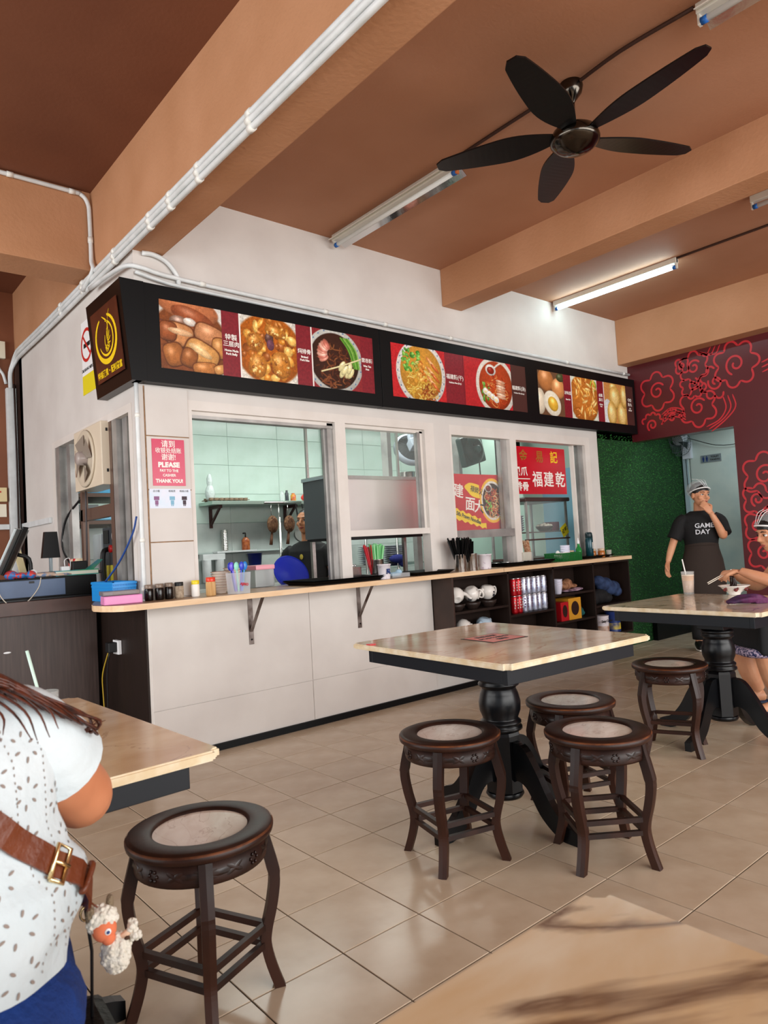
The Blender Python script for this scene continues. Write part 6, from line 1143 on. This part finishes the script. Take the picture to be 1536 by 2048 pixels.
# --- waitress standing in the passage (local +y = the way she faces, +x = her right)
W = thing('person', 'standing woman in a black t-shirt, brown apron and white hairnet touching her chin', 'person', (5.16, -.74, 0), R_(218-90))
hq = HQ((-.015, .03, 1.475), R_(24), R_(-4), R_(-4)); b = MB(); head_mb(b, hq)
b.tube([(0, -.01, 1.26), (0, 0, 1.33), (-.005, .012, 1.41)], [.052, .048, .05], 16, k=3)
b.ell((0, 0, 1.20), (.165, .095, .12)); b.ell((0, 0, 1.05), (.135, .09, .14)); b.ell((0, 0, .86), (.165, .11, .12)); b.ell((0, -.005, 1.265), (.12, .055, .045))
for s in (-1, 1): limb(b, [(s*.085, 0, .86), (s*.085, .01, .62), (s*.08, .0, .46), (s*.08, -.01, .25), (s*.08, -.015, .08)], [.095, .085, .06, .056, .038]); limb(b, [(s*.08, -.035, .05), (s*.083, .03, .035), (s*.09, .12, .025)], [.034, .034, .028])
limb(b, [(.145, 0, 1.262), (.20, 0, 1.18), (.245, .0, 1.06), (.29, .03, .95), (.325, .06, .855)], [.042, .042, .036, .033, .024])
hand_mb(b, (.33, .065, .85), (.16, .10, -1), (-.75, .6, 0), 1, .33, .98, thumb=.35)
limb(b, [(-.145, 0, 1.262), (-.175, .03, 1.19), (-.175, .10, 1.085), (-.13, .155, 1.17), (-.07, .165, 1.30)], [.042, .044, .040, .034, .024])
hand_mb(b, (-.065, .165, 1.305), (.55, -.02, .85), (.25, -1, .1), -1, .55, .92, curls=(.75, .65, .55, .4), thumb=.2)
body = remeshed(b, 'body', m_skin, W, .0058, 3); head_details(W, hq); hairnet(W, hq)
m_tee = M('tshirt_black', '#0c0c0e', .8, bump=.35, bscale=14)
c = MB(); c.loft([(1.00, 0, 0, .150, .112), (1.06, 0, .005, .158, .118), (1.14, 0, .005, .172, .122), (1.22, 0, 0, .185, .118), (1.28, 0, -.005, .172, .09), (1.318, 0, -.008, .10, .068), (1.330, 0, -.008, .082, .06)], 32)
c.tube([(.12, 0, 1.262), (.175, 0, 1.22), (.215, .0, 1.13), (.243, .0, 1.07)], [.060, .067, .066, .070], 18, k=4); c.tube([(-.12, 0, 1.262), (-.175, .01, 1.22), (-.190, .04, 1.15), (-.195, .072, 1.10)], [.060, .067, .066, .068], 18, k=4)
remeshed(c, 'tshirt', m_tee, W, .007, 3)
for s_, z in (('GAME', 1.185), ('DAY', 1.125)): text('tshirt_lettering', s_, .062, M('tee_print', '#c9ccd2', .7), W, (-.01 if z > 1.15 else .01, .131, z), (PI/2, 0, PI), .001, sx=1.05, thick=.0015)
m_apr = M('apron_brown', '#2e231d', .85, bump=.4, bscale=10)
c = MB(); c.loft([(.40, 0, .01, .17, .13), (.50, 0, .01, .182, .138), (.62, 0, .01, .192, .142), (.74, 0, .005, .196, .140), (.86, 0, 0, .182, .132), (.96, 0, 0, .156, .122), (1.03, 0, 0, .148, .116), (1.055, 0, 0, .146, .115)], 36, caps=True); c.build('apron', m_apr, W)
c = MB(); c.tube([(-.148*math.cos(a), .118*math.sin(a), 1.0) for a in [2*PI*k/32 for k in range(33)]], .006, 6); c.build('waist_tie', m_apr, W)
c = MB()
for s in (-1, 1): c.tube([(s*.085, 0, .80), (s*.083, .01, .5), (s*.08, -.005, .28), (s*.08, -.01, .10)], [.105, .078, .070, .062], 18, k=3)
c.build('trousers', M('trousers_black', '#101113', .8, bump=.3, bscale=20), W)
for s in (-1, 1):
    o = MB().tube([(s*.08, -.06, .045), (s*.083, .02, .045), (s*.09, .10, .034), (s*.092, .15, .028)], [.038, .045, .042, .026], 16, k=3).build('shoe', m_blackp, W); MB().tube([(s*.08, -.068, .014), (s*.083, .02, .013), (s*.09, .10, .012), (s*.092, .160, .012)], [.036, .044, .042, .028], 16, k=3, flat=(1.05, .32)).build('sole', M('sole_white', '#d9d4cb', .6), o)
MB().tube([(-.088+.026*math.cos(a), .160+.012*math.sin(a)+.01, 1.275+.026*math.sin(a)*.5+.0) for a in [2*PI*k/20 for k in range(21)]], .0035, 6).build('bracelet', M('bracelet_brown', '#5a2c1c', .5), W)

# --- woman eating on the right
D = thing('person', 'seated woman in a hairnet and dark sleeveless dress eating noodles with chopsticks', 'person', (3.455, -2.23, 0), R_(143-90))
hq = HQ((.0, .205, 1.105), R_(4), R_(-12), 0); b = MB(); head_mb(b, hq)
b.tube([(0, .03, .90), (0, .09, .975), (0, .165, 1.04)], [.062, .052, .052], 16, k=3)
b.ell((0, .03, .87), (.175, .11, .13)); b.ell((0, -.02, .72), (.16, .12, .16)); b.ell((0, -.03, .57), (.19, .15, .12)); b.ell((0, .03, .93), (.16, .08, .06))
for s in (-1, 1): limb(b, [(s*.10, 0, .55), (s*.12, .20, .54), (s*.13, .36, .50), (s*.13, .40, .42), (s*.13, .36, .22), (s*.13, .30, .09)], [.10, .09, .072, .062, .060, .040]); limb(b, [(s*.13, .27, .055), (s*.135, .36, .045), (s*.14, .45, .032)], [.038, .036, .028])
limb(b, [(.17, .04, .93), (.215, .10, .83), (.21, .21, .765), (.13, .36, .83), (.055, .455, .868)], [.054, .046, .040, .036, .025])
hand_mb(b, (.05, .46, .872), (-.55, .62, .1), (-.2, .1, -1), -1, .65, .98, curls=(.6, .7, .75, .7), thumb=.7)
limb(b, [(-.17, .05, .93), (-.25, .16, .84), (-.27, .30, .80), (-.17, .43, .85), (-.10, .49, .885)], [.054, .046, .040, .036, .025])
hand_mb(b, (-.095, .495, .885), (.8, .35, -.15), (.1, .2, -1), 1, .5, .98, curls=(.8, .7, .5, .45), thumb=.7)
remeshed(b, 'body', m_skin, D, .0058, 3); head_details(D, hq); hairnet(D, hq)
m_drs = M('dress_black', '#0e0e12', .8, bump=.3, bscale=12)
c = MB(); c.ell((0, -.02, .72), (.172, .135, .17)); c.ell((0, .02, .83), (.168, .118, .09)); c.ell((0, -.03, .57), (.205, .165, .12))
for s in (-1, 1): c.tube([(s*.09, -.03, .80), (s*.10, .04, .925), (s*.095, .07, .96), (s*.09, .0, .97), (s*.09, -.07, .88)], .022, 10, k=4)
remeshed(c, 'dress_top', m_drs, D, .008, 3)
c = MB()
for s in (-1, 1): c.tube([(s*.09, 0, .555), (s*.12, .20, .55), (s*.13, .33, .52), (s*.13, .40, .47)], [.125, .112, .098, .090], 18, k=3)
c.ell((0, .02, .55), (.2, .15, .115)); c.bbox(-.215, .215, .15, .465, .36, .60, .03); remeshed(c, 'skirt', m_drs, D, .009, 4)
c = MB(); c.tube([(-.20, .28, .37), (-.15, .46, .375), (0, .468, .37), (.15, .46, .375), (.20, .28, .37)], [.03, .04, .04, .04, .03], 14, k=5, flat=(1, .7)); c.build('patterned_hem', M('hem_print', '#b9a6bd', .8, col2='#1c2350', vscale=70, lo=.45, hi=.52), D)
for s in (-1, 1):
    o = MB().tube([(s*.13, .25, .014), (s*.135, .36, .014), (s*.14, .48, .014)], [.036, .045, .034], 16, k=3, flat=(1, .28)).build('slipper', M('slipper_blue', '#1f3350', .6), D); MB().tube([(s*.13-.045, .35, .03), (s*.135, .39, .085), (s*.13+.045, .35, .03)], .013, 8, k=4).build('strap', MATS['slipper_blue'], o)
for dz in (0, .008):
    t = tag(MB().bar((0, 0, 0), (-.012, .17, -.075), .004).build('chopstick', M('chopstick_ivory', '#e6dccb', .4)), 'ivory chopstick held over the rooster bowl', 'chopstick', 'chopsticks held by the eating woman')
    t.parent = None; t.matrix_world = D.matrix_basis @ Matrix.Translation((-.02+dz, .50, .885+dz)) 
# --- man in the kitchen
K = thing('person', 'man in a black shirt half hidden by the steel cabinet in the kitchen', 'person', (2.02, 1.33, -.0), R_(205-90))
hq = HQ((0, .03, 1.425), R_(2), 0, 0); b = MB(); head_mb(b, hq); b.tube([(0, -.01, 1.22), (0, .0, 1.30), (0, .01, 1.37)], [.064, .06, .06], 16, k=3)
b.ell((0, 0, 1.13), (.19, .11, .13)); b.ell((0, 0, .98), (.165, .12, .16)); b.ell((0, 0, .82), (.165, .12, .12))
for s in (-1, 1): limb(b, [(s*.09, 0, .8), (s*.09, 0, .45), (s*.09, 0, .08)], [.10, .07, .042]); limb(b, [(s*.09, -.03, .04), (s*.09, .13, .03)], [.038, .03])
for s in (-1, 1): limb(b, [(s*.19, 0, 1.18), (s*.235, .0, 1.03), (s*.245, .02, .92), (s*.22, .10, .84), (s*.19, .19, .80)], [.058, .05, .042, .036, .026]); hand_mb(b, (s*.188, .195, .80), (-.1*s, 1, -.2), (-s*.2, 0, -1), -s, .4)
remeshed(b, 'body', m_skin2, K, .007, 3); head_details(K, hq); MB().ell((0, -.025, .040), (.081, .098, .082), 26, 16, mat=hq).build('hair', m_hair, K)
c = MB(); c.loft([(.76, 0, 0, .185, .14), (.95, 0, 0, .185, .14), (1.08, 0, 0, .205, .13), (1.16, 0, 0, .21, .12), (1.22, 0, -.005, .16, .09), (1.25, 0, -.005, .085, .07)], 30)
for s in (-1, 1): c.tube([(s*.16, 0, 1.17), (s*.215, 0, 1.12), (s*.24, 0, 1.02)], [.066, .072, .070], 16, k=4)
remeshed(c, 'shirt', m_tee, K, .008, 3); c = MB()
for s in (-1, 1): c.tube([(s*.09, 0, .86), (s*.09, 0, .45), (s*.09, 0, .08)], [.125, .09, .065], 16, k=3)
c.build('trousers', MATS['trousers_black'], K)
for s_, z in (('WAR', 1.0), ('WINGS', .955)): text('shirt_print', s_, .05, M('gold_print', '#b3a03c', .6), K, (.02, .146, z), (PI/2, 0, PI), .001, thick=.0015)
MB().ell((-.0, .132, 1.11), (.018, .004, .024), 12, 8).build('chest_badge', MATS['gold_print'], K)

# --- woman in the white blouse, seen from behind at the left edge (local +y = away from the camera)
B = thing('person', 'woman in a white eyelet blouse and denim shorts seated with her back turned', 'person', (-1.475, -2.835, 0), R_(-4))
b = MB(); hq = HQ((-.02, .07, 1.245), R_(12), R_(-14), 0); head_mb(b, hq)
b.tube([(0, -.01, 1.0), (-.005, .01, 1.09), (-.01, .04, 1.17)], [.058, .052, .052], 16, k=3)
b.ell((0, 0, .92), (.18, .105, .13)); b.ell((0, -.01, .76), (.155, .115, .16)); b.ell((0, -.02, .58), (.185, .15, .13)); b.ell((0, 0, .98), (.15, .06, .04))
for s in (-1, 1): limb(b, [(s*.10, 0, .56), (s*.11, .22, .55), (s*.115, .40, .53), (s*.115, .44, .46), (s*.115, .42, .24), (s*.115, .40, .09)], [.105, .09, .072, .062, .058, .04]); limb(b, [(s*.115, .38, .05), (s*.12, .46, .04), (s*.125, .54, .03)], [.036, .034, .027])
limb(b, [(.160, .0, .950), (.205, .03, .89), (.258, .10, .825), (.285, .155, .780), (.22, .27, .785), (.09, .34, .80)], [.046, .050, .053, .048, .036, .025])
hand_mb(b, (.085, .342, .802), (-1, .15, 0), (0, 0, -1), -1, .35)
limb(b, [(-.175, .0, .965), (-.225, .06, .88), (-.24, .18, .79), (-.14, .30, .79), (-.05, .34, .80)], [.056, .05, .042, .036, .025]); hand_mb(b, (-.045, .342, .802), (1, .15, 0), (0, 0, -1), 1, .35)
remeshed(b, 'body', m_skin3, B, .006, 4); head_details(B, hq)
m_bl = M('blouse_cotton', '#cfd8dc', .85, bump=.6, bscale=22, col2='#c0ccd1', vscale=6)
def SB(z):   # blouse section: cx, cy, rx, ry
    K_ = [(.640, .0, -.02, .228, .160), (.67, .0, -.018, .232, .162), (.71, .006, -.016, .246, .160), (.745, .008, -.014, .246, .156), (.785, .0, -.012, .228, .150), (.83, -.004, -.008, .220, .142), (.87, -.002, -.004, .218, .136), (.91, 0, 0, .214, .128), (.96, 0, 0, .196, .112), (1.005, 0, -.004, .150, .088), (1.03, 0, -.004, .10, .07)]
    for p, q in zip(K_[:-1], K_[1:]):
        if z <= q[0]: t = max(0, (z-p[0])/(q[0]-p[0])); t = t*t*(3-2*t); return [p[i]+(q[i]-p[i])*t for i in range(1, 5)]
    return K_[-1][1:]
def SP(a, z, off=0):
    cx, cy, rx, ry = SB(z); wr = .0045*math.sin(5*a+z*9)+.003*math.sin(11*a-z*30)*max(0, (.9-z))*3; return (cx+(rx+wr+off)*math.cos(a), cy+(ry+wr+off)*math.sin(a), z)
vs = []; fs = []; n = 72; zs = [.650+.380*i/40 for i in range(41)]
for z in zs: vs += [SP(2*PI*k/n, z+(.02*math.sin(2*PI*k/n-2.2) if z < .665 else 0)) for k in range(n)]
for i in range(40): fs += [(i*n+k, i*n+(k+1) % n, (i+1)*n+(k+1) % n, (i+1)*n+k) for k in range(n)]
bl = MB().add(vs, fs, True).build('blouse', m_bl, B)
for s, P_ in ((1, [(.125, 0, .970), (.175, .005, .950), (.208, .022, .912), (.232, .05, .875)]), (-1, [(-.13, 0, .985), (-.185, .006, .965), (-.215, .03, .92), (-.24, .07, .875)])):
    MB().tube(P_, [.045, .056, .062, .070], 24, k=5, ends=False).build('sleeve', m_bl, B)
sh = MB(); sh.ell((0, -.002, .975), (.180, .088, .048), 28, 14); sh.build('yoke', m_bl, B)
ey = MB()
def petal(a, z, ang, l=.0046, w=.0021):
    P0 = Vector(SP(a, z, .0012)); T1 = (Vector(SP(a+.01, z, .0012))-P0).normalized(); T2 = Vector((0, 0, 1)); u = T1*math.cos(ang)+T2*math.sin(ang); v = -T1*math.sin(ang)+T2*math.cos(ang)
    ey.add([P0+u*l*math.cos(t)+v*w*math.sin(t) for t in [2*PI*k/8 for k in range(8)]], [tuple(range(8))])
for col, a0 in enumerate((-.18, -.62, -.95, -1.35, -1.8, -2.3)):
    for j in range(9):
        z = .675+.058*j+.025*(col % 2); a = a0+.05*math.sin(j*1.7+col)
        if z > .96: continue
        for k in range(6): t = k*PI/3+.3; petal(a+.019*math.cos(t)/.19, z+.017*math.sin(t), t)
    for j in range(38): z2 = .665+.0095*j; petal(a0+.21, z2, PI/2, .0022, .0010) if z2 < .96 else None
ey.build('eyelets', M('eyelet_shadow', '#8d7f78', .8), B)['kind'] = 'stuff'
# denim shorts
m_den = M('denim_blue', '#123b86', .85, bump=.5, bscale=90, col2='#0c2a66', vscale=8)
c = MB(); c.ell((0, -.025, .565), (.250, .186, .125)); 
for s in (-1, 1): c.tube([(s*.11, -.02, .56), (s*.135, .14, .555), (s*.142, .27, .55)], [.13, .125, .118], 22, k=4)
remeshed(c, 'denim_shorts', m_den, B, .008, 3); fr = MB()
for k in range(90): a = 2*PI*k/90; fr.bar((.142+.118*math.cos(a), .268, .55+.118*math.sin(a)), (.142+.124*math.cos(a), .29+.006*(k % 3), .55+.124*math.sin(a)), .003)
fr.build('frayed_hem', M('denim_fray', '#5f86b8', .9), B)['kind'] = 'stuff'
# hair
m_rh = M('hair_auburn', '#5e2b18', .35, col2='#2c120b', vscale=14, stretch=(6, 6, .6), lo=.3, hi=.7)
hr = MB(); hr.ell((0, -.02, .045), (.084, .104, .092), 26, 18, mat=hq)
q = random.Random(21)
def lock(pts, r): hr.tube(pts, [r*.6, r, r*.9, r*.7, r*.12][:len(pts)] if len(pts) == 5 else [r]*(len(pts)-1)+[r*.1], 7, k=5, flat=(1, .6))
for k in range(46):
    a = q.uniform(-2.9, -.2); x = .08*math.cos(a); y = .085*math.sin(a)
    lock([(x*.9-.02, y+.04, 1.27+q.uniform(-.03, .04)), (x*1.1-.02, y*1.1+.02, 1.15), (x*1.3-.015, y*1.2-.01, 1.05), (x*1.5-.02, -.095-.03*abs(math.sin(a)), .97), (x*1.7-.03+q.uniform(-.02, .02), -.135+q.uniform(-.01, .01), .86+q.uniform(-.07, .06))], q.uniform(.011, .018))
for k in range(110):
    o_ = q.uniform(-.034, .02); oz = q.uniform(-.004, .010); e = q.uniform(-.3, 1.0)**1; w_ = q.uniform(-.009, .009)
    hr.tube([(.02, .01+o_, 1.16+oz), (.070, -.025+o_, 1.080+oz), (.110, -.052+o_, 1.040+oz), (.150, -.058+o_, 1.020+oz), (.155+.055*e, -.062+o_*.6+w_, 1.008-.026*e+oz*.5), (.165+.10*e, -.055+.035*e+o_*.4+w_*1.5, .995-.062*e)], [.0022, .0028, .0028, .0025, .0018, .0005], 5, k=4)
for k in range(5): hr.tube([(.19, -.065+.004*k, 1.0), (.235, -.058+.004*k, .972-.003*k), (.262+.008*(k % 3), -.035, .950-.004*k), (.270+.009*(k % 2), -.012, .930-.004*(k % 4)), (.258+.006*(k % 4), .0, .920+.004*(k % 3)), (.272+.012*(k % 3), .01, .932+.005*(k % 2))], [.0018, .0022, .002, .0018, .0014, .0005], 5, k=4)
for k in range(14): hr.tube([(.02+.010*k, -.085, 1.02), (.022+.013*k, -.118, .99), (.02+.014*k+q.uniform(-.01, .01), -.138, .955+q.uniform(-.01, .015))], [.0022, .0018, .0006], 5, k=4)
hr.build('long_hair', m_rh, B)
# shoulder bag with its strap and the plush charm
m_strap = M('strap_leather', '#6e3519', .4, bump=.2, bscale=90, col2='#5e2b14', vscale=10)
bgT = thing('shoulder_bag', 'black shoulder bag with tan leather strap worn across the white blouse', 'bag', (-1.475, -2.835, 0), R_(-4))
sp_ = MB(); path = []
for i in range(25):
    t = i/24; a = -1.75+1.61*t; z = .70+.19*(-.14-a); path.append(SP(a, z, .006))
path += [(.256, .01, .672), (.262, .03, .645)]
vs = []; up_prev = None
for i, p in enumerate(path):
    p = Vector(p); d = Vector(path[min(i+1, len(path)-1)])-Vector(path[max(i-1, 0)]); d.normalize(); nrm = Vector((p.x, p.y*1.6, 0)).normalized(); s = d.cross(nrm).normalized(); nn = s.cross(d)
    for e, o_ in ((-1, 0), (1, 0), (1, .004), (-1, .004)): vs.append(p+s*e*.0165+nn*(-o_ if nn.dot(nrm) < 0 else o_))
N = len(path); fs = [(i*4+j, i*4+(j+1) % 4, i*4+4+(j+1) % 4, i*4+4+j) for i in range(N-1) for j in range(4)]+[(3, 2, 1, 0), (4*N-4, 4*N-3, 4*N-2, 4*N-1)]
sp_.add(vs, fs).build('strap', m_strap, bgT)
i = 18; p = Vector(path[i]); d = (Vector(path[i+1])-Vector(path[i-1])).normalized(); nrm = Vector((p.x, p.y*1.6, 0)).normalized(); s = d.cross(nrm).normalized(); nrm = -s.cross(d) if (-s.cross(d)).dot(nrm) > 0 else s.cross(d)
bk_ = MB(); C4 = [p+nrm*.008+s*.022-d*.012, p+nrm*.008+s*.022+d*.012, p+nrm*.008-s*.022+d*.012, p+nrm*.008-s*.022-d*.012]
bk_.tube(C4+[C4[0]], .0032, 8); bk_.tube([p+nrm*.010-d*.012, p+nrm*.011+d*.014], .0026, 8); bk_.build('buckle', M('gold_metal', '#e9cf9b', .2, 1.0), bgT)
i = 21; p = Vector(path[i]); d = (Vector(path[i+1])-Vector(path[i-1])).normalized(); sdir = d.cross(nrm).normalized(); lp = MB(); lp.tube([p+sdir*.019+nrm*.003, p+sdir*.017+nrm*.008, p+nrm*.009, p-sdir*.017+nrm*.008, p-sdir*.019+nrm*.003], .0045, 8, k=3); lp.build('strap_loop', m_strap, bgT)
MB().bbox(-.035, .035, -.07, .07, 0, .13, .02, mat=Matrix.Translation((.268, .06, .345))).build('bag_body', M('bag_leather_black', '#0d0d10', .35, bump=.2, bscale=60), bgT); MB().tube([(.262, .03, .65), (.272, .045, .58), (.272, .06, .47)], .0025, 8).build('cord', m_blackp, bgT); MB().tube([(.262+.008*math.cos(a), .03, .645+.010*math.sin(a)) for a in [2*PI*k/16 for k in range(17)]], .002, 6).build('ring', MATS['gold_metal'], bgT)
pl = thing('plush_charm', 'white fluffy plush animal charm with an orange face hanging from the bag', 'toy', (-1.192, -2.865, .612), R_(-10)); pl.scale = (.72, .72, .72)
m_fl = M('plush_white', '#f1ece0', .95, bump=.5, bscale=160, col2='#e0dacb', vscale=60)
c = MB(); q = random.Random(4)
def fuzzy(mb, ctr, r, n_):
    mb.ell(ctr, r, 16, 12)
    for k in range(n_): a, e = q.uniform(0, 2*PI), math.acos(q.uniform(-1, 1)); mb.ell((ctr[0]+r[0]*.93*math.sin(e)*math.cos(a), ctr[1]+r[1]*.93*math.sin(e)*math.sin(a), ctr[2]+r[2]*.93*math.cos(e)), (.0055, .0055, .0055), 7, 5)
fuzzy(c, (-.012, 0, .048), (.030, .028, .028), 70); fuzzy(c, (.012, -.006, -.022), (.030, .027, .040), 90); fuzzy(c, (.044, -.012, .024), (.010, .010, .010), 14); fuzzy(c, (.050, -.014, .005), (.010, .010, .010), 14)
c.build('fleece_body', m_fl, pl); MB().tube([(.01, -.012, .002), (.03, -.014, .012), (.042, -.014, .018)], .007, 8).build('limb', M('plush_peach', '#e6bfa2', .8), pl)
MB().ell((-.010, -.014, .034), (.024, .020, .024), 18, 12).ell((-.004, -.020, .018), (.014, .014, .014), 14, 10).build('face', M('plush_orange', '#e27a52', .8), pl)
e_ = MB().ell((-.006, -.0335, .036), (.0065, .003, .0065), 14, 8).build('eye', m_wp, pl); MB().ell((-.006, -.036, .036), (.0035, .002, .0035), 12, 8).build('pupil', m_navy, e_)
MB().ell((-.034, .0, .062), (.010, .014, .018), 12, 8).ell((.006, .012, .074), (.008, .010, .016), 12, 8).build('ears', M('plush_brown', '#8c7a62', .9, bump=1, bscale=120), pl)
MB().ell((.030, -.032, .012), (.006, .004, .004), 8, 6).build('bow', M('plush_darkbrown', '#4a3020', .8), pl)
MB().tube([(-.02, 0, .075), (-.035, .02, .085), (-.05, .03, .075)], .002, 6).build('cord', m_strap, pl)
